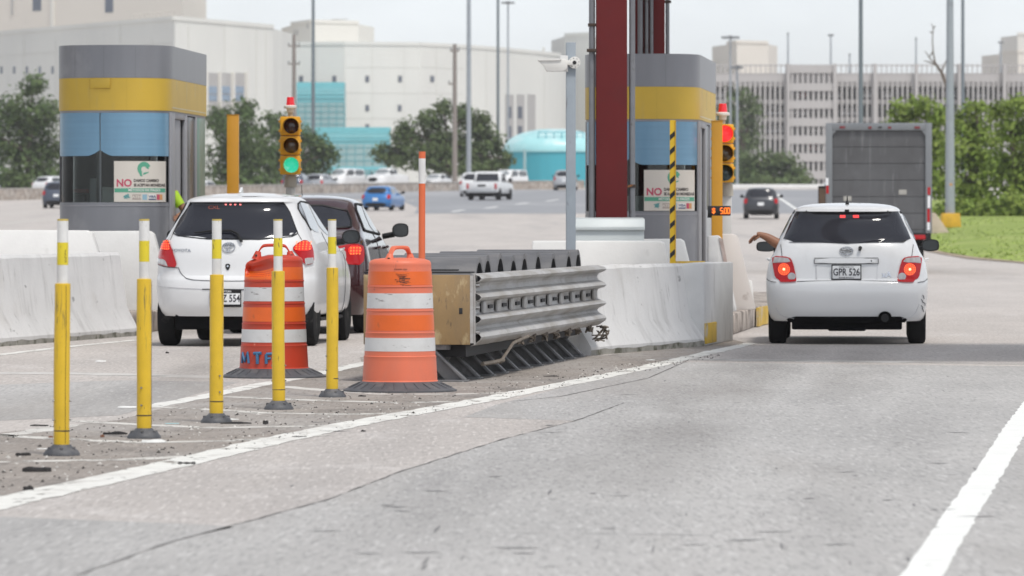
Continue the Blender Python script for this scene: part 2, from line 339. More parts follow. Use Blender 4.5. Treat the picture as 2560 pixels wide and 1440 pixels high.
M_tyr = faded(mat('faint tyre track', (.25, .24, .235), .8, var=.1, world=True, alpha_wear=(1.6, .30, .85, (1.2, .10, 1))), .2)
for pts in ([(1720, 906), (1420, 1060), (1120, 1240), (760, 1440)], [(2440, 916), (2260, 1100), (2060, 1300), (1960, 1440)]):
    soft_strip('tyre_track', pts, .7, M_tyr, .0017)
rr = random.Random(21); mb = MB()
for _ in range(70):
    p = P(rr.uniform(700, 2450), rr.uniform(930, 1420)); L_ = rr.uniform(.04, .22); w_ = rr.uniform(.006, .03)
    if rr.random() < .7: a, b = Vector((L_/2, rr.uniform(-.04, .04), 0)), Vector((0, w_*2.2, 0))
    else: a, b = Vector((.05*L_, L_*1.5, 0)), Vector((w_*.4, 0, 0))
    mb.add([(p-a-b*.3)+Vector((0, 0, .0028)), (p-b)+Vector((0, 0, .0028)), (p+a)+Vector((0, 0, .0028)), (p+b*.6)+Vector((0, 0, .0028))], [(0, 1, 2, 3)])
structure(mb.build('road_scratches', mat('scratched pavement', (.21, .205, .205), .85, var=.2, world=True), smooth=False))
rr = random.Random(8); mb = MB()   # grit swept to the gore and the barrier foot
for _ in range(900):
    px_ = rr.uniform(0, 1800); lo = 1235-px_*.19; hi = 1075-px_*.105; py_ = rr.uniform(min(lo, hi), max(lo, hi))
    if py_ < 868 or py_ > 1240: continue
    p = P(px_, py_); r = rr.uniform(.003, .011)*(1.6 if rr.random() < .08 else 1); h = r*.8; q = [p+Vector((r*math.cos(t)*rr.uniform(.6, 1.2), r*math.sin(t)*1.2, .001)) for t in (.3, 1.8, 3.3, 4.9)]; mb.add(q+[p+Vector((0, 0, h+.002))], [(0, 1, 4), (1, 2, 4), (2, 3, 4), (3, 0, 4)], 0 if rr.random() < .6 else 1)
g_ = mb.build('road_grit', [mat('dark grit', (.06, .055, .05), .9, var=.3), mat('pale grit', (.5, .48, .45), .9, var=.2)], smooth=False); g_['kind'] = 'stuff'
# far carriageway
def far_sheet(name, edges, m, lift, n=30):
    """edges: [(py, px_left, px_right)] from near to far."""
    ds = [P(1280, e[0]).y for e in edges]; rows = []
    for i in range(n+1):
        d = ds[0]+(ds[-1]-ds[0])*i/n; k = max(j for j in range(len(ds)) if ds[j] <= d+1e-6); k = min(k, len(ds)-2); t = (d-ds[k])/(ds[k+1]-ds[k])
        x0 = X(edges[k][1], ds[k])*(1-t)+X(edges[k+1][1], ds[k+1])*t; x1 = X(edges[k][2], ds[k])*(1-t)+X(edges[k+1][2], ds[k+1])*t
        rows.append([(x0+(x1-x0)*j/6, d, zg(d)+lift) for j in range(7)])
    return structure(MB().grid(rows).build(name, m, smooth=False))
far_sheet('far_carriageway', [(534, 1035, 2100), (520, 1045, 2100), (505, 1010, 2100), (490, 700, 2100), (474.5, 560, 2150)], M_asph, .004)
for px, py in ((1145, 527), (1228, 519), (1305, 509), (1380, 501)):
    a = P(px-14, py+2); b = P(px+14, py-2); strip('lane_dash', [(px-15, py+2.2), (px+15, py-2.2)], .30, M_paint3, lift=.008, jag=.01)
strip('far_edge_line', [(2010, 540), (1992, 524), (1968, 508), (1950, 496), (1945, 486)], .22, M_paint3, lift=.008)
strip('far_edge_line', [(620, 546), (800, 527), (930, 512), (1040, 500)], .25, M_paint2, lift=.008)
strip('far_edge_line', [(0, 560), (70, 553), (136, 548)], .6, M_paint2, lift=.006)
strip('far_edge_line', [(0, 536), (136, 528)], .6, M_paint2, lift=.006)
# grass bank on the right
fr = [(2325, 622), (2370, 634), (2450, 646), (2560, 656), (2800, 676), (3400, 715)]
Fr = [P(*p) for p in fr]; rows = []
for k in range(13):
    t = k/12; r = []
    for v in Fr:
        d = v.y+(330-v.y)*t; x = v.x*d/v.y*(1-t)+(v.x+10*t)*t if False else v.x+(d-v.y)*.075; r.append((x, d, zg(d)+.03+.38*min(1, t*3)**.8+.06*noise.noise(Vector((x*.3, d*.3, 0)))))
    rows.append(r)
structure(MB().grid(rows).build('grass_bank', M_grass))
rr = random.Random(4); mb = MB()
for _ in range(4500):
    k = rr.random()*(len(Fr)-1); i = int(k); v = Fr[i].lerp(Fr[i+1], k-i); t = rr.random()**1.3; d = v.y+(300-v.y)*t; x = v.x+(d-v.y)*.075; zz = zg(d)+.03+.38*min(1, t*(300-v.y)/(330-v.y)*3)**.8; h = rr.uniform(.012, .035)*(2.2 if rr.random() < .02 else 1); a = rr.uniform(-.08, .08)
    mb.add([(x-.05, d, zz), (x+.05, d, zz), (x+a, d+rr.uniform(-.05, .05), zz+h)], [(0, 1, 2)])
g_ = mb.build('grass_blades', mat('grass blade', (.27, .35, .08), .8, var=.3, scale=.8, island=.4), smooth=False, fix=False); g_['kind'] = 'stuff'
M_edge = mat('earth edge', (.33, .26, .19), .95, var=.3, scale=1.5, world=True)
strip('grass_edge', [(p[0], p[1]+1.5) for p in fr], .55, M_edge, lift=.02, jag=.08)
# ================================================================== BARRIERS, ISLANDS, WALLS
M_wht = mat('weathered white concrete', (.66, .655, .65), .75, var=.06, scale=2, bump=.3, bscale=25,
            spots=[((.38, .37, .36), 3.2, .54, .72, (1.4, 1.4, .14), .5), ((.17, .165, .16), 9, .63, .71, (1.6, 1.6, .20), .5), ((.14, .14, .14), 5, .66, .70, (.5, .5, 1.6), .6), ((.50, .47, .43), 1.2, .55, .75, (1, 1, 1), .5)])
M_wht2 = mat('clean white concrete', (.74, .735, .72), .75, var=.05, scale=2, bump=.25, bscale=25, spots=[((.45, .44, .42), 5, .66, .78, (1, 1, .6), .5), ((.2, .2, .2), 14, .72, .76, (1, 1, 1), .6)])
M_gryc = mat('unpainted grey concrete', (.66, .66, .655), .8, var=.10, scale=2, bump=.3, bscale=25, spots=[((.2, .19, .18), 3, .56, .72, (1, 1, .3), .6)])
M_kerb = mat('stained kerb concrete', (.42, .37, .33), .9, var=.2, scale=3, bump=.4, bscale=30, spots=[((.10, .08, .07), 3.5, .47, .6, (1, 1, .45), .85), ((.6, .57, .53), 6, .62, .7, (1, 1, 1), .6)])
M_ykerb = mat('worn yellow kerb paint', (.62, .41, .06), .8, var=.15, scale=4, spots=[((.5, .45, .38), 4, .52, .62, (1, 1, .6), .85), ((.15, .12, .09), 5, .6, .7)])
M_dirtbase = mat('mossy dirty concrete', (.30, .29, .26), .9, var=.25, scale=4, spots=[((.10, .10, .07), 6, .5, .62)])
JP = [(.30, 0), (.30, .075), (.165, .29), (.085, .80), (.06, .83), (-.06, .83), (-.085, .80), (-.165, .29), (-.30, .075), (-.30, 0)]
M_asph2 = None
def jersey(name, A, B, h, label, ex=1.0, m=M_wht, rough_end=0.0):
    A = Vector(A); B = Vector(B); d = (B-A).normalized(); n = Vector((d.y, -d.x, 0)); L_ = (B-A).length
    o = thing(name, label, 'barrier', tuple(A-n*.30), 0); rows = []; N = max(4, int(L_/.35)); w = []
    for i in range(N+1):
        p = d*(L_*i/N); r = []
        for q, z in JP: r.append(p+n*(q+.008*noise.noise(Vector((i*.7, z*3, q))))+Vector((0, 0, z*h/.83+(.012*noise.noise(Vector((i*.9, 1, 3))) if z > .7 else 0))))
        rows.append(r)
    mb = MB(); mb.grid([r+[r[0]] for r in rows])
    mb.add(rows[0], [tuple(range(len(JP)))]); mb.add(rows[-1], [tuple(range(len(JP)-1, -1, -1))])
    mb.build('wall', m, o, ang=25)
    mb = MB(); mb.grid([[p+n*(.3035+.0*s)+Vector((0, 0, z)) for z in (0.0, .05+.02*noise.noise(p*3))] for p in [d*(L_*i/40) for i in range(41)] for s in (1,)])
    mb.build('grimy_foot', M_dirtbase, o)
    return o
pa = P(1478, 889); pb = P(1761, 865)
jersey('jersey_barrier', pa, pb, .86, 'low white flared concrete barrier right behind the grey corrugated crash cushion', 1)
o = thing('barrier_end_wall', 'short grey wall with a yellow block at its foot beside the white flared barrier', 'wall', (pb.x, pb.y, 0))
d = Vector((.62, 2.55, 0)); 
MB().prism([(-.30, -.02), (-.003, .012), (.40, 2.35), (.05, 2.4)], 0, .855, 'z').build('wall', M_gryc, o, bevel=.015)
MB().prism([(-.002, .03), (.025, .03), (.17, .95), (.14, .95)], .02, .235, 'z').build('painted_block', M_ykerb, o, bevel=.01)
la = P(-330, 893); lb = P(346, 839)
jersey('jersey_barrier', la, lb, .94, 'long grey-white flared barrier along the left lane behind the yellow posts')
def slabwall(name, pts, d, th, m, label, rz=0.0, cat='barrier', bev=.02):
    """a concrete block whose face has the outline pts (photo points at distance d)."""
    q = [at(px, py, d) for px, py in pts]; cx = sum(p.x for p in q)/len(q)
    o = thing(name, label, cat, (cx, d, 0), rz); MB().prism([(p.x-cx, p.z) for p in q], 0, th, 'y').build('block', m, o, bevel=bev); return o
slabwall('concrete_barrier', [(1330, 602), (1650, 602), (1660, 607), (1684, 700), (1684, 840), (1320, 840)], 56, .35, M_wht2, 'white barrier with sloped end under the grey cabinet', -.05)
slabwall('concrete_barrier', [(1560, 598), (1700, 597), (1710, 602), (1734, 700), (1734, 830), (1560, 830)], 58, .35, M_wht2, 'white barrier behind the striped pole at the foot of the booth', -.05)
slabwall('concrete_barrier', [(-260, 578), (-40, 575), (215, 576), (228, 581), (252, 650), (262, 835), (-260, 835)], 59, .35, M_wht2, 'upper white barrier with sloped end standing behind the left lane barrier', 0)
slabwall('concrete_barrier', [(200, 578), (372, 577), (384, 584), (402, 650), (405, 830), (200, 830)], 60.8, .3, M_wht2, 'white barrier at the foot of the booth behind the white hatchback', 0)
# islands
def island(name, poly, h, m):
    o = MB().prism(poly, 0, h, 'z').build(name, m, bevel=.02); return structure(o)
island('toll_island', [(2.30, 56.3), (3.05, 63.3), (3.24, 64.6), (3.9, 76), (3.0, 78), (.2, 78), (.0, 57.5)], .24, M_kerb)
structure(MB().prism([(3.062, 63.42), (3.255, 64.55), (3.285, 64.54), (3.09, 63.40)], .01, .235, 'z').build('kerb_paint', M_ykerb))
structure(MB().prism([(2.98, 62.5), (3.055, 63.2), (3.085, 63.19), (3.012, 62.49)], .01, .235, 'z').build('kerb_paint', MATS['worn yellow kerb paint']))
island('toll_island_across_lane', [(-5.4, 60), (-4.2, 60), (-3.9, 66), (-3.6, 74), (-5.2, 74)], .24, M_kerb)
# tilted barrier ends by the island edge
M_pink = mat('pinkish white concrete', (.62, .585, .56), .8, var=.05, scale=2, bump=.2, spots=[((.35, .3, .27), 4, .64, .75)])
o = slabwall('concrete_block', [(1770, 590), (1797, 588), (1806, 598), (1842, 772), (1841, 781), (1770, 784)], 60.0, .22, M_gryc, 'grey wedge-shaped concrete block leaning beside the booth, nearest the kerb corner', 0)
MB().prism([(Z_x-0, z) for Z_x, z in [(at(1797, 594, 60).x-o.location.x, Z(594, 60)), (at(1806, 598, 60).x-o.location.x+.005, Z(598, 60)), (at(1824, 688, 60).x-o.location.x, Z(688, 60)), (at(1816, 692, 60).x-o.location.x, Z(692, 60))]], -.012, -.002, 'y').build('edge_plate', mat('rusty plate', (.42, .33, .30), .7, var=.25, scale=5, spots=[((.65, .62, .6), 6, .5, .6)]), o)
slabwall('concrete_block', [(1800, 585), (1836, 584.5), (1846, 591), (1892, 774), (1800, 780)], 61.2, .4, M_pink, 'tall pale tilted concrete block behind the grey wedge, next to the white hatchback', .16)
slabwall('concrete_block', [(1868, 702), (1880, 700), (1886, 765), (1868, 768)], 63.0, .4, M_wht2, 'small low white block half hidden behind the tall pale block')
# stone wall along the far carriageway
M_stone = mat('rubble stone', (.36, .31, .27), .9, var=.3, scale=1.2, spots=[((.50, .46, .42), 2.2, .5, .58, (1, 1, 1), .8), ((.20, .17, .15), 2.8, .55, .62, (1, 1, 1), .7)])
o = thing('stone_wall', 'long low brownish stone wall along the far side of the carriageway', 'wall'); mb = MB(); mc = MB(); rows = []; rc = []
for i in range(41):
    px = -150+(1462+150)*i/40; d = 352+(442-352)*i/40; v = Vector((X(px, d), d, zg(d))); h = .78-.13*i/40
    rows.append([v+Vector((0, 0, -.2)), v+Vector((0, 0, h)), v+Vector((0, .5, h)), v+Vector((0, .5, -.2))])
    rc.append([v+Vector((0, -.08, h)), v+Vector((0, -.08, h+.08)), v+Vector((0, .58, h+.08)), v+Vector((0, .58, h))])
mb.grid([r+[r[0]] for r in rows]).build('masonry', M_stone, o, ang=20); mc.grid([r+[r[0]] for r in rc]).build('coping', mat('stone coping', (.45, .42, .39), .9, var=.2, scale=.8), o, ang=20)
o = thing('parapet', 'low white parapet at the crest of the far road left of the box truck', 'wall', (X(1930, 452), 452, zg(452)))
MB().box((0, 0, .12), (12, .4, .42), None).build('wall', M_wht2, o, bevel=.05)
# ================================================================== POSTS, DRUMS, CRASH CUSHION
M_yel = mat('scuffed yellow plastic', (.66, .43, .02), .42, var=.08, scale=6, spots=[((.12, .10, .04), 7, .60, .68, (3.2, 3.2, .30), .9), ((.36, .27, .05), 3, .55, .75, (1.5, 1.5, .5), .6), ((.10, .08, .03), 22, .66, .70, (2.5, 2.5, .5), .8)])
M_yel2 = mat('reflective yellow sheeting', (.66, .53, .02), .4, var=.05, spots=[((.16, .13, .05), 16, .64, .69, (1.8, 1.8, .5), .85)])
M_pwht = mat('dirty reflective white sheeting', (.66, .655, .64), .45, var=.06, scale=10, spots=[((.15, .14, .13), 14, .64, .69, (1.8, 1.8, .5), .85), ((.45, .43, .40), 4, .5, .7, (1, 1, 1), .6)])
M_rub = mat('grey black rubber', (.075, .077, .085), .55, var=.2, scale=8, bump=.2, spots=[((.17, .16, .155), 9, .52, .7, (1, 1, 1), .6)])
M_bolt = mat('dull zinc bolt', (.3, .3, .3), .45, .8, var=.1)
M_drip = mat('black cut edge', (.06, .05, .04), .9, var=.2)
def yellow_post(px, py, lean, yaw, label, top=1.315, sl=.955):
    p = P(px, py); o = thing('lane_post', label, 'post', (p.x, p.y, 0), yaw, 'yellow and white posts in the painted gore'); o.rotation_euler = (random.uniform(-.004, .004), lean, yaw)
    mb = MB(); mb.lathe([(.102, 0), (.102, .012), (.085, .035), (.058, .052), (.05, .062), (.045, .062)], 28); mb.build('rubber_base', M_rub, o)
    for k in range(6): a = k*math.pi/3+.3; MB().cyl((.077*math.cos(a), .077*math.sin(a), .028), (.079*math.cos(a), .079*math.sin(a), .047), .011, .009, 8).build('anchor_bolt', M_rub, o)
    flat = lambda q: Vector((q.x, q.y*(.82 if abs(q.y) > 0 else 1), q.z))
    mb = MB(); h = sl; n = 20; prof = [(.0435, .058), (.0445, .07)]+[(.0445+.0007*math.sin(z*9+px), z) for z in [.07+(h-.07)*k/12 for k in range(1, 13)]]+[(.041, h+.002), (.030, h+.003)]
    mb.lathe(prof, n, dent=lambda q: Vector((q.x+.002*math.sin(q.z*4+px), q.y, q.z))); mb.build('sleeve', M_yel, o)
    mb = MB(); mb.lathe([(.0448, .135), (.0452, .137), (.0452, .140), (.0448, .142)], n); mb.tube([(.012, -.0446, .07), (.010, -.0448, .4), (.013, -.0448, .75), (.011, -.0446, h-.01)], .0011, 5); mb.build('seam', M_drip, o)
    for s in (-1, 1):
        for z in (.20, .305):
            MB().cyl((s*.043, -.005, z), (s*.053, -.005, z), .0055, None, 8).build('bolt', M_bolt, o)
    t0 = h; t1 = top; ya, yb = t0+.105, t0+.245-.015
    MB().lathe([(.031, t0-.02), (.031, t1-.012), (.0305, t1-.002), (.027, t1), (.0, t1)], n).build('white_tube', M_pwht, o)
    MB().lathe([(.0316, ya), (.0316, yb)], n).build('yellow_band', M_yel2, o)
    MB().lathe([(.0275, t1+.001), (.031, t1+.001), (.0315, t1-.006), (.031, t1-.010)], n).build('tube_rim', mat('yellowed rim', (.5, .38, .08), .5), o)
    return o
yellow_post(154, 1139, .0055, .3, 'yellow post nearest the camera, with black scribble on its white top')
yellow_post(360, 1096, .002, 1.2, 'yellow post in front of the white barrier end, beside the hatchback tail lamp')
yellow_post(541, 1057, .003, 2.0, 'middle yellow post in front of the hatchback rear window, rubber strip at its foot')
yellow_post(697, 1024, .005, 2.9, 'yellow post standing directly in front of the dark red traffic drum')
yellow_post(831, 993, .002, 3.7, 'farthest yellow post, between the two orange traffic drums')
# black scribble on the first post's white top
p0 = P(154, 1139)
# drums
M_ref = mat('orange reflective sheeting', (.70, .12, .012), .38, var=.08, scale=5, spots=[((.28, .08, .03), 8, .60, .70, (1, 1, .5), .8)])
M_wref = mat('white reflective sheeting', (.60, .60, .595), .42, var=.05, scale=7, spots=[((.18, .16, .15), 11, .62, .68, (.7, .7, 2.2), .75), ((.42, .40, .38), 3, .5, .7, (1, 1, 1), .6)])
M_org1 = mat('dark orange plastic', (.50, .045, .016), .45, var=.08, scale=3, spots=[((.35, .05, .03), 2.4, .5, .7, (1, 1, 1), .6), ((.7, .3, .2), 14, .68, .72, (1, 1, .6), .6)])
M_org2 = mat('faded coral plastic', (.70, .165, .085), .5, var=.06, scale=3, spots=[((.55, .17, .11), 3, .5, .72, (1, 1, .4), .6), ((.3, .1, .08), 15, .68, .73, (1, 1, .4), .6)])
DP = [(.285, .055), (.298, .06), (.298, .072), (.288, .085), (.286, .10), (.277, .255), (.282, .262), (.282, .270), (.2715, .275)]
def drum(px, py, label, m, dented, yaw, grp='orange traffic drums'):
    p = P(px, py); o = thing('traffic_drum', label, 'traffic drum', (p.x, p.y, 0), 0, grp)
    MB().lathe([(.435, 0), (.435, .012), (.415, .022), (.33, .058), (.30, .078), (.26, .08)], 48).build('rubber_base', M_rub, o)
    mb = MB()
    for k in range(26):
        a = 2*math.pi*k/26; mb.tube([(.31*math.cos(a), .31*math.sin(a), .0715), (.40*math.cos(a+.03), .40*math.sin(a+.03), .030)], .0035, 5)
    mb.build('base_ribs', M_rub, o)
    def dn(q):
        if not dented: return q
        w = max(0, 1-((q.x+.19)/.2)**2)*max(0, 1-((q.z-.935)/.10)**2)*max(0, min(1, -q.y/.10))
        q = Vector((q.x*(1-.0*w)+.02*w, q.y+.13*w, q.z-.035*w)); q.z -= .05*max(0, min(1, (q.z-.9)/.06))*max(0, -q.x-.05)/.2
        return q
    secs = [(.085, .258, .2865, .277), (.275, .440, .272, .2655), (.455, .610, .262, .2555), (.625, .795, .2535, .247), (.81, .965, .246, .238)]
    prof = [(.27, .056), (.298, .06), (.298, .073), (.289, .083)]
    for i, (z0, z1, r0, r1) in enumerate(secs):
        for k in range(7): prof.append((r0+(r1-r0)*k/6, z0+(z1-z0)*k/6))
        if i < 4: prof += [(secs[i+1][2]+.006, z1+.004), (secs[i+1][2]+.006, z1+.012)]
    prof += [(.239, .97), (.236, .985), (.225, 1.0), (.19, 1.012), (.12, 1.02), (.0, 1.022)]
    MB().lathe(prof, 64, dent=dn).build('body', m, o)
    def band(name, z0, z1, r0, r1, mm):
        MB().lathe([(r0+.0012-(r0-r1)*0, z0)]+[(r0+(r1-r0)*k/5+.0016, z0+(z1-z0)*k/5) for k in range(6)], 64, dent=dn).build(name, mm, o)
    f = lambda z, a: a[2]+(a[3]-a[2])*(z-a[0])/(a[1]-a[0])
    for i, z0, z1, mm, nm in ((1, .295, .402, M_wref, 'white_band'), (2, .468, .585, M_ref, 'orange_band'), (3, .636, .752, M_wref, 'white_band'), (4, .815, .918, M_ref, 'orange_band')):
        if not dented and i == 1: z0, z1 = .31, .412
        band(nm, z0, z1, f(z0, secs[i]), f(z1, secs[i]), mm)
    w = .135 if dented else .13; c, s = math.cos(yaw), math.sin(yaw); pts = [(-w-.03, .995), (-w, 1.03), (-w+.03, 1.085), (-w+.06, 1.10), (w-.06, 1.10), (w-.03, 1.085), (w, 1.03), (w+.03, .995)]
    pts = chaikin(pts, 2, False); rows = []
    for q in pts:
        rows.append([Vector((q[0]*c-b*s*.8, q[0]*s+b*c*.8, q[1]+a-(.05 if dented and q[1] < 1.02 and q[0] < 0 else 0))) for b, a in ((-.022, -.013), (.022, -.013), (.028, 0), (.022, .014), (-.022, .014), (-.028, 0))])
    mb = MB(); mb.grid(rows, closed=True)
    for k in (-1, 1): mb.cyl(Vector((k*(w+.01)*c, k*(w+.01)*s, .98)), Vector((k*(w-.005)*c, k*(w-.005)*s, 1.05)), .045, .022, 14)
    mb.build('handle', m, o)
    for k in (-1, 1): MB().cyl((k*(w+.012)*c-.030*s*0, k*(w+.012)*s-.035, 1.012), (k*(w+.012)*c, k*(w+.012)*s-.037, 1.022), .010, None, 10).build('bolt_hole', M_drip, o)
    return o
d1 = drum(685, 943, 'dark orange traffic drum with a dented shoulder and blue painted letters MTF', M_org1, True, .05)
d2 = drum(1000, 978, 'faded coral traffic drum with black scuffs, right in front of the crash cushion', M_org2, False, .95)
M_blue = mat('blue spray paint', (.05, .15, .29), .6, var=.2, scale=12)
fn = lambda u, v: Vector((.2895*math.sin(u/.2865), -.2895*math.cos(u/.2865), v))
mb = MB()
def stroke(pts, r=.012): mb.tube([fn(*q) for q in pts], r, 8)
stroke([(-.315, .122), (-.305, .205), (-.268, .135), (-.232, .21), (-.218, .122)], .011); stroke([(-.165, .205), (-.095, .207)], .013); stroke([(-.13, .205), (-.128, .118)], .014); stroke([(-.05, .12), (-.052, .2)], .013); stroke([(-.052, .2), (.0, .203)], .012); stroke([(-.052, .162), (-.012, .163)], .010)
mb.build('painted_letters', M_blue, d1)
mb = MB(); fn = lambda u, v: Vector((.2475*math.sin(u/.247), -.2475*math.cos(u/.247), v))
for k in range(9): z = .90-.011*k; mb.tube([fn(-.03+random.uniform(-.02, .02)+.004*k, z), fn(.03, z-.003+random.uniform(-.004, .004)), fn(.09+random.uniform(-.05, .02), z+random.uniform(-.004, .006))], .0016+.0018*(2 < k < 6), 5)
mb.tube([fn(-.02, .83), fn(.0, .86), fn(.05, .88)], .0014, 5); mb.tube([fn(-.04, .937), fn(.06, .936)], .0022, 5)
mb.build('scuff_marks', mat('black tyre rub', (.05, .035, .03), .8, alpha_wear=(60, .40, .55, (1, 1, 1))), d2)
mb = MB()
pp = (.0, 0)
fn = lambda u, v: Vector((.0322*math.sin(u/.0318), -.0322*math.cos(u/.0318), v))
for k in range(4): mb.tube([fn(.006+.004*math.sin(t*1.1+k)+.012*(t % 3)/3, 1.075+.018*k+.0042*t*.9) for t in range(5)], .0014, 5)
o = MB.build(mb, 'scribble', M_drip); o.parent = bpy.data.objects['lane_post']
# ------------------------------------------------------------------ crash cushion
M_galv = mat('weathered galvanised steel', (.44, .435, .43), .55, .15, var=.14, scale=3, spots=[((.30, .275, .245), 2.4, .45, .66, (1, .5, 2.5), .8), ((.2, .17, .14), 7, .6, .7, (1, 1, 2), .5), ((.12, .11, .10), 16, .68, .72, (1, 1, 1), .9)])
M_galvd = mat('dark galvanised leg', (.17, .17, .175), .5, .3, var=.2, scale=5, spots=[((.35, .35, .36), 4, .55, .7)])
M_tan = mat('worn tan nose plate', (.29, .19, .085), .6, var=.16, scale=3, spots=[((.22, .155, .085), 2.6, .46, .64, (1.4, 1, .5), .85), ((.07, .055, .045), 5, .58, .66, (2, 1, .7), .85), ((.56, .45, .26), 7, .58, .66, (1, 1, .4), .6)])
M_cyl = mat('black polyethylene cylinder', (.115, .115, .122), .5, var=.12, scale=4, spots=[((.21, .20, .195), 3, .5, .7, (.6, 2, 1), .6)])
M_blk = mat('matt black', (.018, .018, .02), .7, var=.1)
NX, NY = X(1042, 41.4), 41.4
cr = thing('crash_cushion', 'grey corrugated steel crash cushion with a tan nose plate and black cylinders on top', 'crash cushion', (NX, NY, 0), -.125)
HN = .435
def side_x(u): return HN+.012+.014*u       # right hand panels flare outwards towards the rear
TP = [(0, .300), (.030, .318), (.078, .360), (.085, .385), (.070, .410), (.012, .450), (.0, .475), (.012, .495), (.070, .530), (.085, .552), (.070, .575), (.010, .600), (0, .622), (0, .690), (.010, .712), (.070, .735), (.085, .757), (.070, .780), (.010, .815), (0, .84), (.0, .86), (.012, .885), (.070, .912), (.085, .935), (.070, .958), (.02, .975), (0, .98)]
ZS = [z*.86+.012+.02 for _, z in TP]
NB, U0, U1 = 10, .03, 8.2
for s, nm in ((1, 'fender_panel'), (-1, 'fender_panel')):
    for b in range(NB):
        u0 = U0+(U1-U0)*b/NB; u1 = U0+(U1-U0)*(b+1)/NB+.10; rows = []
        for k in range(5):
            u = u0+(u1-u0)*k/4; off = .012*(k/4)**2
            rows.append([Vector((s*(side_x(u)+x*1.05+off-.010-(.10 if s < 0 else 0)), u, z-.0)) for (x, _), z in zip(TP, ZS)])
        back = [[p+Vector((-s*.006, 0, 0)) for p in r] for r in rows]
        mb = MB(); mb.grid(rows); mb.grid(back); mb.grid([rows[-1], back[-1]]); mb.grid([rows[0], back[0]])
        po = mb.build(nm, M_galv, cr, ang=30)
        if s == 1:
            um = u0+.20*(u1-u0); x = side_x(um)+.006; zc = .655*.86+.032
            MB().box((x, um, zc), (.012, .26, .030), Matrix.Rotation(.0, 3, 'Z')).build('slot', M_blk, po)
            MB().prism([(-.085, -.05), (.06, -.05), (.085, -.03), (.085, .03), (.06, .05), (-.085, .05)], x+.004, x+.026, 'x', fn=lambda q: q+Vector((.014*(q.y), u0+.55, zc))).build('washer_plate', M_galv, po, bevel=.005)
mb = MB(); mb.box((0, .0, .585), (2*HN, .012, .565)); mb.build('nose_plate', M_tan, cr, bevel=.004)
mb = MB(); rows = []
for k in range(7):
    a = math.pi/2*k/6; rows.append([Vector((HN+.028*math.sin(a), .0+.028*(1-math.cos(a))-.006, z)) for z in (.315, .585, .862)])
mb.grid(rows); mb.box((HN+.034, .04, .588), (.012, .055, .57)); mb.build('nose_edge', M_galv, cr)
MB().box((HN-.075, -.0075, .575), (.028, .004, .048)).build('nose_slot', M_blk, cr, bevel=.006)
for z in (.40, .60, .78): MB().cyl((HN+.03, .05, z), (HN+.072, .05, z), .016, None, 8).build('nose_bolt', M_bolt, cr)
MB().box((0, .14, .885), (2*HN+.0, .28, .014)).box((-.05, .1, .905), (.75, .1, .012)).build('top_tray', M_blk, cr, bevel=.003)
cyl_u = [.92, 1.40, 2.15, 2.95, 3.65, 4.55, 5.6, 6.7, 7.4]
for i, u in enumerate(cyl_u):
    R = .30; hx = side_x(u)-.07; zc = .705+.012*(i % 3); mb = MB(); n = 40; rows = []
    for x, r in ((-hx, R), (-hx, R-.045), (hx, R-.045), (hx, R), (-hx, R)):
        rows.append([Vector((x, u+r*math.cos(2*math.pi*k/n)*.92, zc+r*math.sin(2*math.pi*k/n))) for k in range(n)])
    mb.grid(rows, closed=True).build('cylinder', M_cyl, cr)
    MB().cyl((hx-.10, u, zc+.12), (hx-.02, u, zc+.12), .028, None, 10).build('cylinder_bolt', M_bolt, cr)
for i in range(11):
    u = .10+.76*i; x = side_x(u)-.22
    for s in ((1, -1) if i % 2 == 0 else (1,)):
        mb = MB(); w = .045
        mb.prism([(x-.30, .34), (x-.19, .34), (x+.14, .03), (x+.15, 0), (x+.0, 0), (x-.10, .12)], u-.012, u+.012, 'y', fn=lambda q: Vector((s*q.x, q.y, q.z)))
        mb.prism([(x-.20, .345), (x-.175, .345), (x+.165, .02), (x+.15, .0)], u-w, u+w, 'y', fn=lambda q: Vector((s*q.x, q.y, q.z)))
        mb.box((s*(x+.0), u, .008), (.36, .17, .016)); mb.box((s*(x-.1), u, .30), (.26, .11, .08))
        lg = mb.build('skid_leg', M_galvd, cr, bevel=.003)
        if s == 1:
            a = math.pi; MB().lathe([(.10, -.02), (.10, .02), (.055, .02), (.055, -.02)], 18, c=(x-.11, u+.34, .22), axis='y').build('hanger', M_galvd, lg)
MB().bbox(-.38, .38, .15, 8.15, .20, .36).build('centre_rail', M_blk, cr)
mb = MB(); mb.tube([(HN+.02, .62, .13), (HN+.05, 1.3, .13), (HN+.09, 1.42, .14)], .018, 7); mb.tube([(HN+.07, 1.35, .12), (HN+.10, 2.0, .27), (HN+.16, 2.6, .315)], .014, 7)
for i in range(3, 10):
    u = .3+.80*i; x = side_x(u)-.03; mb.tube([(x, u-.55, .30), (x+.03, u-.1, .30+.015*(i % 2)), (x+.06, u, .285)], .014, 6)
    for k in range(5): mb.tube([Vector((x+.05, u, .28))+Vector((random.uniform(-.03, .03), random.uniform(-.06, .06), random.uniform(-.04, .03))) for _ in range(4)], .011, 6)
M_rope = mat('rusty wire rope', (.20, .17, .14), .7, .4, var=.3, scale=20); mb.build('tangled_cable', M_rope, cr); mb = MB()
for k in range(14): mb.tube([Vector((side_x(8.2)+.02, 8.2, .24))+Vector((random.uniform(-.06, .12), random.uniform(-.1, .1), random.uniform(-.10, .05))) for _ in range(3)], .008, 5)
mb.build('cable_knot', M_rope, cr)
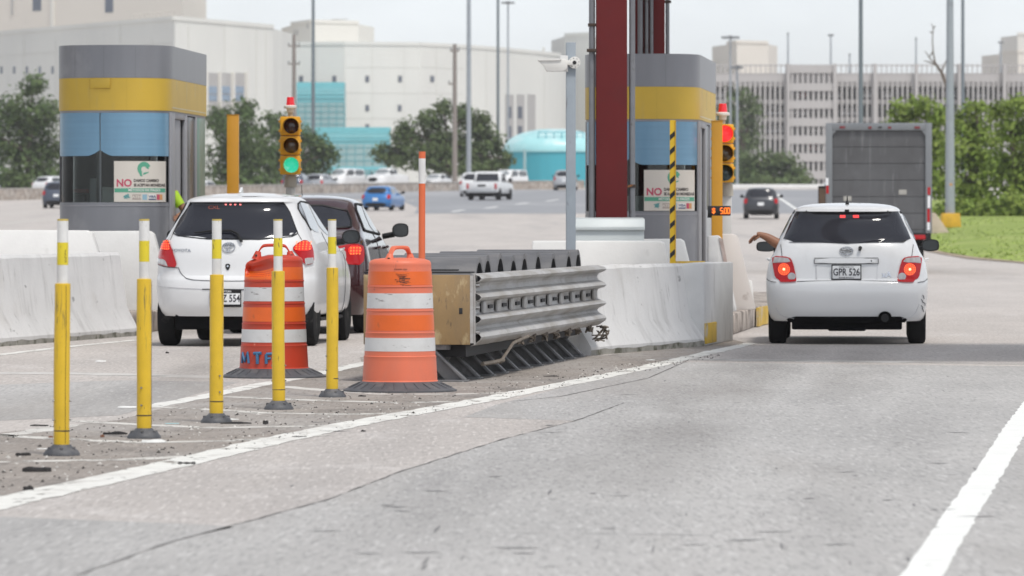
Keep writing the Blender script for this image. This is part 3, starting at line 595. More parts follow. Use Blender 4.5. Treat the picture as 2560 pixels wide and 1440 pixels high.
# ------------------------------------------------------------------ slim poles
M_gpole = mat('galvanised grey pole paint', (.30, .34, .38), .5, .1, var=.08, scale=4, spots=[((.16, .15, .16), 9, .64, .70, (1.5, 1.5, .5), .8)])
M_cor = mat('orange plastic pole', (.66, .14, .05), .5, var=.08)
b = P(1047, 972); o = thing('marker_pole', 'thin orange pole with a white band near its tip, behind the coral drum', 'pole', (b.x, 40.9, 0), 0); o.rotation_euler = (0, .003, 0)
zt = Z(379, 40.9); MB().cyl((0, 0, 0), (0, 0, zt), .027, .027, 16).cyl((0, 0, 0), (0, 0, .03), .07, .06, 16).build('pole', M_cor, o)
MB().lathe([(.0278, zt-.255), (.0278, zt-.055)], 16).build('white_band', M_pwht, o); MB().box((.028, -.006, zt-.21), (.01, .012, .075)).build('clip', M_pwht, o)
D_ = 53.2; o = thing('camera_pole', 'square blue-grey steel pole rising behind the crash cushion with a security camera', 'pole', (X(1427, D_), D_, 0), .05)
MB().box((0, 0, Z(106, D_)/2), (.098, .098, Z(106, D_))).build('shaft', M_gpole, o, bevel=.006); MB().box((0, 0, .012), (.3, .3, .024)).build('base_plate', M_gpole, o)
M_camw = mat('off white camera housing', (.72, .71, .68), .4, var=.05, spots=[((.45, .33, .2), 10, .66, .72)])
o = thing('security_camera', 'white security camera clamped to the top of the blue-grey pole', 'camera', (X(1427, D_), D_-.06, Z(160, D_)), 0)
mb = MB(); px1 = 12800/D_; f = lambda px, py: ((px-1427)/px1, -(py-160)/px1)
mb.prism([f(1344, 152), f(1400, 149), f(1412, 148), f(1418, 158), f(1418, 172), f(1408, 180), f(1366, 180), f(1359, 166)], -.10, -.01, 'y'); mb.build('housing', M_camw, o, bevel=.006)
MB().prism([f(1343, 150), f(1345, 154), f(1398, 152.5), f(1404, 150), f(1396, 148)], -.115, .005, 'y').build('sun_hood', M_camw, o, bevel=.003)
MB().prism([f(1400, 138), f(1420, 140), f(1420, 180), f(1404, 178)], -.02, .09, 'y').build('back_box', M_gryc, o, bevel=.004)
MB().box(((1418-1427)/px1, -.035, 0.01), (.11, .02, .05)).build('arm', M_camw, o, bevel=.004)
MB().cyl(((1436-1427)/px1, -.028, .012), ((1436-1427)/px1, .002, .012), .062, None, 28).build('flange', M_camw, o, bevel=.002)
MB().cyl(((1436-1427)/px1, -.034, .012), ((1436-1427)/px1, -.027, .012), .020, None, 16).build('cable_hole', M_blk, o)
mb = MB()
for k in range(8): a = k*math.pi/4+.2; mb.cyl(((1436-1427)/px1+.047*math.cos(a), -.031, .012+.047*math.sin(a)), ((1436-1427)/px1+.047*math.cos(a), -.027, .012+.047*math.sin(a)), .005, None, 6)
mb.build('screw_slots', M_blk, o)
D_ = 55.2; o = thing('striped_bar', 'slim yellow bar with black diagonal stripes standing behind the white flared barrier', 'bar', (X(1682, D_), D_, 0), 0)
zt, zb = Z(300, D_), 0
M_sgny = mat('sign yellow', (.72, .46, .012), .45, var=.05); MB().bbox(-.032, .032, 0, .05, 0, zt).build('bar', M_sgny, o, bevel=.003)
MB().bbox(.024, .034, -.012, .0, .9, zt).build('edge_rib', mat('shaded yellow edge', (.60, .34, .012), .5, var=.05), o)  # second, darker yellow puts the edge's shade into the colour
k = 0
for py in range(338, 660, 37):
    z = Z(py, D_); MB().prism([(-.031, z-.055), (.0225, z-.005), (.0225, z+.05), (-.031, z)], -.0035, -.0005, 'y').build('black_stripe', M_blk, o)
MB().prism([(.0, .06), (.33, .10), (.36, .3), (0, .3)], .84, .865, 'z').build('base_strip', M_ykerb, o)
# orange-yellow square posts beside the booths
M_oyp = mat('orange yellow post paint', (.60, .29, .02), .5, var=.07, scale=2, spots=[((.4, .2, .03), 4, .6, .75)])
for px0, px1_, top, D_, lab in ((568, 597, 288, 66.5, 'orange-yellow square post standing past the booth behind the white hatchback'), (1779, 1806, 303, 60.9, 'orange-yellow square post between the booth and the red-lit traffic light')):
    w = (px1_-px0)*D_/F; o = thing('square_post', lab, 'post', (X((px0+px1_)/2, D_), D_, .2), 0)
    MB().box((0, 0, (Z(top, D_)-.2)/2), (w, w, Z(top, D_)-.2)).build('post', M_oyp, o, bevel=.004); MB().box((0, 0, Z(top, D_)-.2+.004), (w+.01, w+.01, .008)).build('cap', M_oyp, o)
# ------------------------------------------------------------------ traffic lights
M_tly = mat('traffic light yellow', (.74, .37, .012), .45, var=.05)
M_dkl = {c: mat(c+' dark lens', v, .15, var=.1, coat=.5) for c, v in (('red', (.04, .008, .006)), ('amber', (.07, .04, .006)), ('green', (.008, .035, .04)))}
M_lit = {'red': mat('lit red lens', (.6, .02, .02), .3, emit=((1, .025, .03), 1.1), spots=[((.9, .25, .2), 14, .55, .65)]), 'green': mat('lit green lens', (.05, .5, .35), .3, emit=((.02, .55, .33), .75), spots=[((.5, .9, .8), 14, .5, .6)])}
M_beac = mat('red beacon dome', (.6, .012, .02), .2, var=.03, coat=.5, emit=((.8, .01, .02), .25)); M_vis = mat('visor inside', (.05, .045, .02), .6)
def traffic_light(px, ptop, pbot, D_, lit, label, beac, polex):
    s = F/D_; h = (pbot-ptop)/s; w = .262; zt = Z(ptop, D_); o = thing('traffic_light', label, 'traffic light', (X(px, D_), D_, .2), 0); z0 = zt-.2-h
    mp_ = mat('pale grey pole', (.58, .57, .55), .6, var=.06); MB().bbox(-.06+polex, .06+polex, .02, .14, 0, z0+.02).build('pole', mp_, o, bevel=.01)
    MB().cyl((polex, .07, z0-.16), (polex, .07, z0-.02), .085, .075, 18).build('pole_collar', mat('grey collar', (.42, .39, .33), .6, var=.1), o)
    hs_ = h/3
    for i, c in enumerate(('green', 'amber', 'red')):
        zc = z0+hs_*(i+.5); MB().box((0, .0, zc), (w, .20, hs_-.006)).build('housing', M_tly, o, bevel=.018)
        for sx_ in (-1, 1):
            MB().box((sx_*(w/2+.008), -.06, zc+.06), (.02, .03, .03)).box((sx_*(w/2+.008), -.06, zc-.06), (.02, .03, .03)).build('hinge', M_tly, o, bevel=.003)
        cx = .017; r = .099
        MB().lathe([(0, -.135), (.05, -.131), (.085, -.118), (r, -.105)], 28, c=(cx, 0, zc), axis='y').build('lens', M_lit[c] if c == lit else M_dkl[c], o)
        rows = []; n = 30
        for k in range(n+1):
            a = -2.05+4.1*k/n; dp = .10+.09*max(0, math.cos(a*.62)); rows.append([Vector((cx+rr*math.sin(a), y, zc+rr*math.cos(a))) for rr, y in ((r+.002, -.10), (r+.002, -.10-dp), (r+.008, -.10-dp), (r+.008, -.10))])
        MB().grid(rows, closed=True).build('visor', M_tly, o)
    MB().cyl((beac, 0, z0+h), (beac, 0, z0+h+.05), .035, .03, 12).build('beacon_stem', mat('beacon stem', (.45, .40, .32), .6), o)
    MB().lathe([(.045, .05), (.05, .10), (.085, .105), (.088, .13), (.075, .142), (.06, .145)], 22, c=(beac, 0, z0+h)).build('beacon_base', mat('white beacon base', (.72, .70, .66), .5), o)
    MB().lathe([(.056, .145), (.055, .16), (.046, .245), (.043, .25), (0, .252)], 22, c=(beac, 0, z0+h)).build('beacon', M_beac, o)
    return o
traffic_light(726, 291, 437, 66.2, 'green', 'yellow traffic light showing green under a red beacon, in the lane of the hatchback', .0, .0)
traffic_light(1807, 310, 457, 62.6, 'red', 'yellow traffic light showing red beside the orange post by the right booth', .0, .05)
# fare display
D_ = 59.6; s = F/D_; o = thing('fare_display', 'small black price display with orange digits reading $ 5.00 on the orange post', 'display', (X(1798, D_), D_, Z(527, D_)), 0)
MB().box((0, .03, 0), (57/s, .10, 24.5/s)).build('housing', mat('black display case', (.012, .012, .013), .3, var=.1), o, bevel=.004)
MB().box((-.11, .03, -.066), (.05, .06, .03)).build('bracket', M_blk, o)
M_led = mat('orange LED', (.5, .12, .01), .4, emit=((1.0, .17, .015), 1.25))
def seg(ch, x0, z0, w, h):
    S7 = {'5': 'afgcd', '0': 'abcdef'}[ch]; t = .006; fnp = {'a': ((0, h), (w, h)), 'b': ((w, h), (w, h/2)), 'c': ((w, h/2), (w, 0)), 'd': ((0, 0), (w, 0)), 'e': ((0, 0), (0, h/2)), 'f': ((0, h/2), (0, h)), 'g': ((0, h/2), (w, h/2))}
    for q in S7:
        (a, b_), (c, d_) = fnp[q]; mb.cyl((x0+a, -.022, z0+b_), (x0+c, -.022, z0+d_), t, None, 6)
for ch, x in (('5', .014), ('0', .058), ('0', .094)): mb = MB(); seg(ch, x, -.032, .026, .064); mb.build('digit', M_led, o)
MB().cyl((.047, -.022, -.033), (.053, -.022, -.033), .006, None, 6).build('decimal_point', M_led, o)
write(MB(), '$', .085, lambda u, v: Vector((u-.066, -.0225, v)), bold=.002).build('dollar_sign', M_led, o)
# grey cabinet
D_ = 57.2; o = thing('metal_cabinet', 'long pale grey metal cabinet with a sloping lid at the foot of the red column', 'cabinet', (X(1525, D_), D_, 0), 0)
M_cab = mat('pale grey enamel', (.56, .60, .60), .45, var=.05, scale=3, spots=[((.35, .36, .36), 4, .64, .75)]); s = F/D_
zb, zt = Z(600, D_)-.35, Z(575, D_); MB().bbox(-87/s, 85/s, 0, .6, zb-.4, zt).build('body', M_cab, o, bevel=.008)
MB().prism([(-.03, zt-.005), (-.03, zt+.035), (.03, zt+.125), (.63, zt+.14), (.63, zt-.005)], -90/s, 87/s, 'x').build('lid', M_cab, o, bevel=.008)
# ------------------------------------------------------------------ red columns and pipes
M_red = mat('oxide red steel', (.125, .016, .017), .6, var=.07, scale=2, spec=.2, spots=[((.09, .02, .02), 1.5, .5, .7)])
M_pipe = mat('grey conduit', (.20, .205, .22), .5, .4, var=.1, scale=5, spots=[((.10, .09, .09), 7, .6, .7)])
M_clamp = mat('rusty clamp', (.06, .04, .03), .7, .3, spots=[((.3, .12, .04), 12, .6, .65)])
def column(name, D_, x0, x1, label, pipes, clamps, depth=.4):
    s = F/D_; cx = X((x0+x1)/2, D_); o = thing(name, label, 'column', (cx, D_, .2), 0); w = (x1-x0)/s; H = 5.9
    mb = MB(); mb.bbox(-w/2, w/2, 0, .022, 0, H); mb.bbox(-w/2, w/2, depth-.022, depth, 0, H); mb.bbox(-.012, .012, .022, depth-.022, 0, H); mb.build('steel_section', M_red, o, bevel=.003)
    MB().bbox(-w/2-.08, w/2+.08, -.08, depth+.08, 0, .03).build('base_plate', M_red, o)
    for a, b_, y in pipes:
        r = (b_-a)/s/2; q = MB().cyl(((a+b_)/2/s-CX/s-cx, y, 0), ((a+b_)/2/s-CX/s-cx, y, H), r, None, 16).build('pipe', M_pipe, o)
    for a, b_, py, y in clamps:
        z = Z(py, D_)-.2; MB().box(((a+b_)/2/s-CX/s-cx, y, z), ((b_-a)/s, .09, .035)).build('clamp', M_clamp, o, bevel=.004)
    return o
rc1 = column('steel_column', 58.3, 1491, 1568, 'dark red steel column standing right in front of the right-hand toll booth', [(1472.5, 1488, .06), (1573, 1588, .05)], [(1467, 1491, 126, .02), (1470, 1490, 62, .06), (1566, 1590, 465, .05)])
column('steel_column', 69.0, 1588, 1662, 'dark red steel column with grey pipes seen above the roof of the right-hand booth', [(1594, 1607, -.06), (1612, 1621, -.05), (1624, 1633, -.05), (1664, 1674, .05)], [(1656, 1678, 4, .05)])
o = thing('canopy_roof', 'unseen flat toll plaza roof, its slabs shaped to shade the right-hand lane and the booths', 'roof'); MB().bbox(3.2, 15, 44.4, 51.0, 6.1, 6.7).bbox(-26, -4.0, 59.3, 73, 6.1, 6.7).bbox(.4, 3.1, 59.3, 73, 6.1, 6.7).bbox(-4.0, .4, 68, 72.5, 6.12, 6.68).bbox(2.9, 3.4, 50.1, 59.5, 6.12, 6.68).build('slab', mat('canopy steel', (.6, .6, .6), .6), o)  # unseen roof inferred from the lane's shade, slabs cut to steer shade and reflections
# ================================================================== TOLL BOOTHS
M_bgrey = mat('grey brushed cladding', (.235, .24, .26), .36, .3, var=.05, scale=2, stretch=(3, 3, .5), spots=[((.31, .31, .325), 2.2, .56, .66, (1, 1, 1), .5)])
M_byel = mat('booth yellow band', (.60, .40, .045), .45, var=.05, scale=2, spots=[((.5, .36, .1), 5, .58, .75, (2, 2, .3), .5)])
M_bblue = mat('blue window film', (.165, .32, .46), .25, var=.05, scale=3, stretch=(.3, .3, 9), spots=[((.11, .22, .33), 1.5, .5, .75, (2, 2, .3), .4)])
M_frame = mat('aluminium frame', (.30, .30, .32), .45, .3, var=.06)
M_dkgl = mat('dim booth glass', (.025, .026, .026), .25, var=.1, spec=.25)
M_grgl = mat('green tinted panel', (.10, .21, .155), .3, var=.14, stretch=(3, 3, .6), spec=.3)
M_int = mat('booth interior grey', (.30, .30, .29), .8, var=.15)
m = bpy.data.materials.new('clear pane'); m.use_nodes = True; t = m.node_tree; t.nodes.clear(); oo = nd(t, 'ShaderNodeOutputMaterial'); g1 = nd(t, 'ShaderNodeBsdfTransparent'); g1.inputs[0].default_value = (.80, .84, .83, 1); g2 = nd(t, 'ShaderNodeBsdfGlossy'); g2.inputs['Roughness'].default_value = .02; fr_ = nd(t, 'ShaderNodeFresnel'); fr_.inputs[0].default_value = 1.5; mx = nd(t, 'ShaderNodeMixShader')
t.links.new(fr_.outputs[0], mx.inputs[0]); t.links.new(g1.outputs[0], mx.inputs[1]); t.links.new(g2.outputs[0], mx.inputs[2]); t.links.new(mx.outputs[0], oo.inputs[0]); M_pane = m
M_sign = mat('cream poster board', (.64, .60, .54), .6, var=.03, scale=3)
M_sgreen = mat('poster green', (.10, .36, .24), .6, var=.03); M_sred = mat('poster red', (.52, .07, .13), .6); M_sdark = mat('poster dark letters', (.07, .06, .055), .6); M_steal = mat('poster teal', (.12, .33, .33), .6); M_swht = mat('poster white', (.72, .72, .70), .6); M_sblu = mat('poster blue', (.28, .45, .55), .6); M_sora = mat('poster orange', (.60, .30, .12), .6)
M_seamb = mat('cladding seam', (.15, .155, .165), .6, var=.1); M_seamb2 = mat('yellow seam', (.42, .28, .03), .6)
def booth(name, D_, x0, x1, ptop, yaw, Ls, label, slabel, scol=1.0):
    s = F/D_; w = (x1-x0)/s; hw = w/2; cx = X((x0+x1)/2, D_); B = .62; p = 2.6
    o = thing(name, label, 'toll booth', (cx, D_-.1, .0), yaw); zz = lambda py: Z(py, D_)
    off = ptop-113
    zT, zG, zY, zS, zB, zW, zA = [zz(y+off) for y in (113, 195, 270, 276, 390, 506, 511)]; z0 = .24
    def fy(x):
        u = min(.9995, abs(x)/hw); return B*(1-(1-u**p)**(1/p))
    def fr(x, g=0.0): # a point of the bowed front, pushed out by g
        e = 1e-3; dx = (fy(min(hw*.999, x+e))-fy(max(-hw*.999, x-e)))/(2*e); n = Vector((dx, -1, 0)).normalized(); return Vector((x, fy(x), 0))+n*g
    us = [-hw*math.cos(math.pi*k/40)*.9995 for k in range(41)]
    def shell(nm, za, zb_, m, g=0.0, back=True, th=None):
        ring = [fr(x, g) for x in us]
        ring = ring+[Vector((hw+g, Ls, 0)), Vector((-hw-g, Ls, 0))]
        mb = MB(); mb.prism([(q.x, q.y) for q in ring], za, zb_, 'z'); return mb.build(nm, m, o, ang=25)
    shell('roof_fascia', zG, zT, M_bgrey, .014); shell('yellow_band', zS+.0, zG-.001, M_byel, .012); shell('head_rail', zS-.028, zS-.001, M_frame, .0)
    def front(nm, za, zb_, m, g=0, ua=-.9995, ub=.9995, par=None, th=.03):
        xs = [hw*(ua+(ub-ua)*k/32) for k in range(33)]; xs = [hw*math.sin(math.asin(max(-1, min(1, ua)))+(math.asin(min(1, ub))-math.asin(max(-1, ua)))*k/32) for k in range(33)]
        mb = MB(); a = [fr(x, g)+Vector((0, 0, za)) for x in xs]; b_ = [fr(x, g)+Vector((0, 0, zb_)) for x in xs]; c = [fr(x, g-th)+Vector((0, 0, zb_)) for x in xs]; d_ = [fr(x, g-th)+Vector((0, 0, za)) for x in xs]
        mb.grid([a, b_, c, d_, a]); return mb.build(nm, m, par or o, ang=25)
    # lower body: front apron and side panels
    front('base_panel', z0, zW, M_bgrey, .0); front('sill', zW-.045, zW-.030, M_frame, .006); 
    fl = shell('floor', z0-.02, z0+.06, M_frame, -.01)
    # blue film with the two halves curling apart at the foot
    xm = -.17*hw; mb = MB(); n = 44
    for xa, xb in ((-.965*hw, xm-.006), (xm+.006, .975*hw)):
        xs = [xa+(xb-xa)*k/n for k in range(n+1)]; rows = []
        for j in range(13):
            r = []
            for x in xs:
                dm = abs(x-xm); curl = .075*max(0, 1-dm/.16)**1.6; zb_ = zB+curl
                if dm < .16: zb_ += 0
                z = zb_+(zS-.03-zb_)*j/12; q = fr(x, .002-.01*max(0, 1-dm/.12)*(1-j/12)); r.append(q+Vector((0, 0, z)))
            rows.append(r)
        mb.grid(rows)
    mb.build('blue_film', M_bblue, o)
    front('window_pane', zW, zS-.03, M_pane, -.012, th=.006)
    for u in (-.985, -.17, .985): front('mullion', zW-.0, zS-.03, M_frame, -.016 if u == -.17 else .004, u-.014, u+.014, th=.03)
    # left flank
    MB().bbox(-hw-.01, -hw+.03, B-.05, Ls, z0, zS-.02).build('side_wall', M_bgrey, o)
    MB().bbox(-hw+.03, hw-.03, Ls-.04, Ls, z0, zW+.1).build('back_wall', M_bgrey, o)
    MB().bbox(-hw+.03, hw-.03, Ls-.035, Ls-.02, zW+.1, zS-.02).build('back_window', M_dkgl, o)  # opaque near-black pane, painting the cabin behind the front glass dark
    # right flank: post, sliding door gap, door leaf, frame, dark pane, green panel
    def flank(nm, t0, t1, za, zb_, m, g=0.0, th=.04): return MB().bbox(hw-th+g, hw+g, .42+(Ls-.42)*t0, .42+(Ls-.42)*t1, za, zb_).build(nm, m, o, bevel=.004)
    flank('corner_post', 0, .12, z0, zS-.02, M_frame, .004); flank('door_gap', .12, .20, z0, zS-.09, M_dkgl, -.06); flank('door_leaf', .20, .34, z0, zS-.09, M_frame, -.03); flank('door_head', .12, .46, zS-.09, zS-.02, M_frame, .0)
    flank('door_jamb', .40, .46, z0, zS-.02, M_frame, .004); flank('door_pane', .34, .40, z0, zS-.09, M_dkgl, -.04)
    flank('side_pane', .46, .70, zW+.02, zS-.04, M_dkgl, -.01); flank('side_panel', .46, 1, z0, zW+.02, mat('pale side panel', (.42, .43, .43), .5, .1, var=.06), -.002); flank('side_mullion', .70, .74, zW, zS-.02, M_frame, .004); flank('green_panel', .74, .99, zW+.02, zS-.03, M_grgl, .0)
    # inside: desk, monitor, cabinet
    MB().bbox(-hw+.1, hw-.12, .55, 1.1, zW-.12, zW-.08).build('desk', M_int, o); MB().bbox(-.30*hw, .0, .75, 1.0, zW-.05, zW+.19).build('machine', mat('beige machine case', (.42, .43, .40), .6, var=.06), o, bevel=.01)
    MB().bbox(-.93*hw, -.78*hw, .62, .64, zW+.25, zB-.03).build('notice', mat('white notice paper', (.62, .64, .66), .6), o, bevel=.002)
    MB().bbox(-.88*hw, -.62*hw, .80, .95, zW-.05, zW+.10).build('till', mat('black till', (.02, .02, .022), .5), o, bevel=.01); MB().bbox(-.92*hw, -.60*hw, 1.0, 1.06, zW+.12, zW+.17).build('shelf', mat('red shelf edge', (.35, .05, .03), .6), o); MB().bbox(-.60*hw, -.48*hw, 1.12, 1.15, zW-.05, zW+.30).build('white_board', mat('white notice paper', (.62, .64, .66), .6), o)
    MB().bbox(-.52*hw, -.46*hw, 1.3, 1.36, z0, zS-.05).build('inner_post', M_frame, o)
    for u in (-.62, -.1, .45):   # cladding joints and rivets
        front('cladding_joint', zG+.004, zT-.02, M_seamb, .0155, u-.002, u+.002, th=.003)
    for u in (-.35, .3): front('cladding_joint', zS+.01, zG-.01, M_seamb2, .0135, u-.0015, u+.0015, th=.003)
    for t_, ln in ((.14, .28), (.42, .62), (.66, .40)):
        yy = .42+(Ls-.42)*t_; MB().bbox(hw+.012, hw+.0138, yy-.012, yy+.012, zG-.02-ln*(zG-zS), zG-.01).build('paint_run', mat('bleached paint run', (.62, .52, .30), .6), o)
    MB().bbox(hw+.012, hw+.0142, .5, Ls-.1, zS+.035, zS+.047).build('tape_line', mat('peeling tape', (.66, .60, .42), .6), o)
    # sign box on the yellow band
    if name == 'toll_booth' and scol:
        MB().prism([(fr(x, g).x, fr(x, g).y) for x, g in [(-.335*hw, .03), (-.2*hw, .034), (-.1*hw, .035), (.015*hw, .034), (.015*hw, .008), (-.335*hw, .008)]], zG-.125, zG-.004, 'z').build('lamp_box', M_byel, o, bevel=.003)
    # poster on the glass
    sg = thing('payment_sign', slabel, 'sign', tuple(o.location), yaw)
    zs0, zs1 = zW+.006, zz(403+off); xa, xb = .08*hw, .93*hw; bw = xb-xa; bh = zs1-zs0; G = .006
    fn0 = lambda g: (lambda u, v: fr(xa+u*bw, G+g)+Vector((0, 0, zs0+v*bh)))
    mb = MB(); n = 24; fo = fn0(0); fi = fn0(-.005)
    mb.grid([[fo(k/n, v) for k in range(n+1)] for v in (0, 1)]); mb.grid([[fi(k/n, v) for k in range(n+1)] for v in (0, 1)]); mb.grid([[fo(k/n, 1) for k in range(n+1)], [fi(k/n, 1) for k in range(n+1)]]); mb.grid([[fo(0, v) for v in (0, 1)], [fi(0, v) for v in (0, 1)]]); mb.grid([[fo(1, v) for v in (0, 1)], [fi(1, v) for v in (0, 1)]])
    mb.build('board', M_sign, sg, fix=False)
    q = fn0(.0015); AR = bw/bh
    def tx(txt, size, cu, cw, cv, m, nm, bold=0):
        vs, _ = text2d(txt, size, 'LEFT', bold); a = min(v[0] for v in vs); b_ = max(v[0] for v in vs)
        return write(MB(), txt, size, lambda u, v: q(cu+(u-a)/(b_-a)*cw, cv+v), bold=bold, align='LEFT').build(nm, m, sg, fix=False, smooth=False)
    tx('NO', .25, .055, .31, .455, M_sred, 'red_word', .008); tx('DAMOS CAMBIO', .098, .405, .48, .52, M_sdark, 'dark_lettering', .0045); tx('SE ACEPTAN MONEDAS', .098, .405, .585, .408, M_sdark, 'dark_lettering', .0045)
    mb = MB(); mb.grid([[q(.01+.98*k/n, v) for k in range(n+1)] for v in (.235, .335)]); mb.build('green_stripe', M_sgreen, sg, fix=False)
    q2 = fn0(.003); write(MB(), 'MÉTODOS DE PAGO', .082, lambda u, v: q2(.60+u/AR, .285+v), bold=.002, sx=.95).build('stripe_lettering', M_swht, sg, fix=False, smooth=False)
    # green leaf-shaped emblem: a disc with a pale curl cut into it
    mb = MB(); pts = [(.155*math.sin(a), .155*math.cos(a)) for a in [(.75+5.0*k/30) for k in range(31)]]
    mb.grid([[q(.605+.19*math.cos(a)*r/AR*.8, .815+.17*math.sin(a)*r-.03*(1-r)) for r in (1.0, .42)] for a in [.35+3.75*k/24 for k in range(25)]]); decal(mb, [(.58, .66), (.69, .70), (.70, .74), (.60, .72)], q, nu=4, nv=3); decal(mb, [(.62, .84), (.70, .80), (.69, .87), (.65, .88)], q, nu=4, nv=3); decal(mb, [(.49, .78), (.53, .63), (.575, .62), (.56, .75), (.53, .9)], q, nu=4, nv=6)
    mb.build('emblem', M_sgreen, sg, fix=False)
    mb = MB()
    for k in range(12): mb.add([q(.18+.14*random.random()+dx, .055+.11*random.random()+dy) for dx, dy in ((0, 0), (.035, .01), (.03, .045), (-.005, .03))], [(0, 1, 2, 3)])
    mb.build('banknotes_picture', M_steal, sg, fix=False)
    for ua, ub, mm, nm in ((.375, .55, mat('poster brown tint', (.44, .38, .34), .6), 'card_logo'), (.575, .665, M_sblu, 'card_logo'), (.845, .945, M_sora, 'card_logo')):
        decal(MB(), [(ua, .05), (ub, .05), (ub, .185), (ua, .185)], q, nu=3, nv=2).build(nm, mm, sg, fix=False)
    write(MB(), 'ATH', .085, lambda u, v: q2(.4625+u/AR, .12+v), bold=.004, sx=1.3).build('card_lettering', M_sign, sg, fix=False, smooth=False)
    mb = MB(); mb.add([q2(.845, .05), q2(.895, .05), q2(.895, .185), q2(.845, .185)], [(0, 1, 2, 3)]); mb.build('card_logo', M_sred, sg, fix=False)
    decal(MB(), [(.695, .05), (.83, .05), (.83, .185), (.695, .185)], q, nu=3, nv=2).build('card_logo', M_swht, sg, fix=False); decal(MB(), [(.695, .05), (.83, .05), (.83, .08), (.695, .08)], q2, nu=3, nv=2).build('card_logo_foot', mat('poster navy', (.08, .10, .2), .6), sg, fix=False)
    write(MB(), 'VISA', .078, lambda u, v: q2(.7625+u/AR, .128+v), bold=.003).build('card_lettering', mat('poster navy', (.08, .10, .2), .6), sg, fix=False, smooth=False)
    return o, zW, hw
bl, zWl, hwl = booth('toll_booth', 62.0, 134, 417, 113, -.068, 3.75, 'rounded grey and yellow toll booth beside the white hatchback in the left lane', 'cream payment poster with the word NO in the window of the left toll booth')
br, zWr, hwr = booth('toll_booth', 62.0, 1455, 1741, 135, -.098, 3.75, 'rounded grey and yellow toll booth partly hidden by the dark red column', 'cream payment poster half covered by the striped bar on the right toll booth', 0)
# toll collectors inside the booths
M_skin = mat('brown skin', (.30, .145, .085), .5, var=.06, scale=8); M_vest = mat('lime safety vest', (.42, .66, .03), .7, var=.08, emit=None); M_shirt = mat('dark shirt', (.05, .055, .07), .8, var=.1); M_hair = mat('dark hair', (.02, .015, .012), .6)
M_refl = mat('grey reflective tape', (.5, .5, .5), .4)
def hand(pts, edges, rad, wrist, direc, up, side, curl=.5, sc=1.0):
    """palm and five fingers grown as separate chains from the palm; returns nothing, extends the lists."""
    d = Vector(direc).normalized(); s = Vector(side).normalized(); u = Vector(up).normalized(); w = Vector(wrist)
    for k, (off, ln) in enumerate(((-.030, .070), (-.010, .082), (.010, .078), (.029, .060))):
        base = w+d*.075*sc+s*off*sc; i0 = len(pts); seg = ln*sc/3; p = base-d*.03*sc; pts.append(p); rad.append(.010*sc); ang = 0
        for j in range(4):
            a = curl*(j)*(.8+.12*k); q = pts[-1]+(d*math.cos(a)-u*math.sin(a))*(seg if j else .03*sc); pts.append(q); rad.append((.0098, .0092, .0085, .0072)[j]*sc); edges.append((len(pts)-2, len(pts)-1))
        yield i0
    i0 = len(pts); b = w+d*.02*sc-s*.028*sc; pts.append(b); rad.append(.011*sc)
    for j, q in enumerate((d*.035-s*.022-u*.02, d*.055-s*.030-u*.045, d*.068-s*.032-u*.066)):
        pts.append(w+Vector(q)*sc); rad.append((.0105, .0095, .0075)[j]*sc); edges.append((len(pts)-2, len(pts)-1))
    yield i0
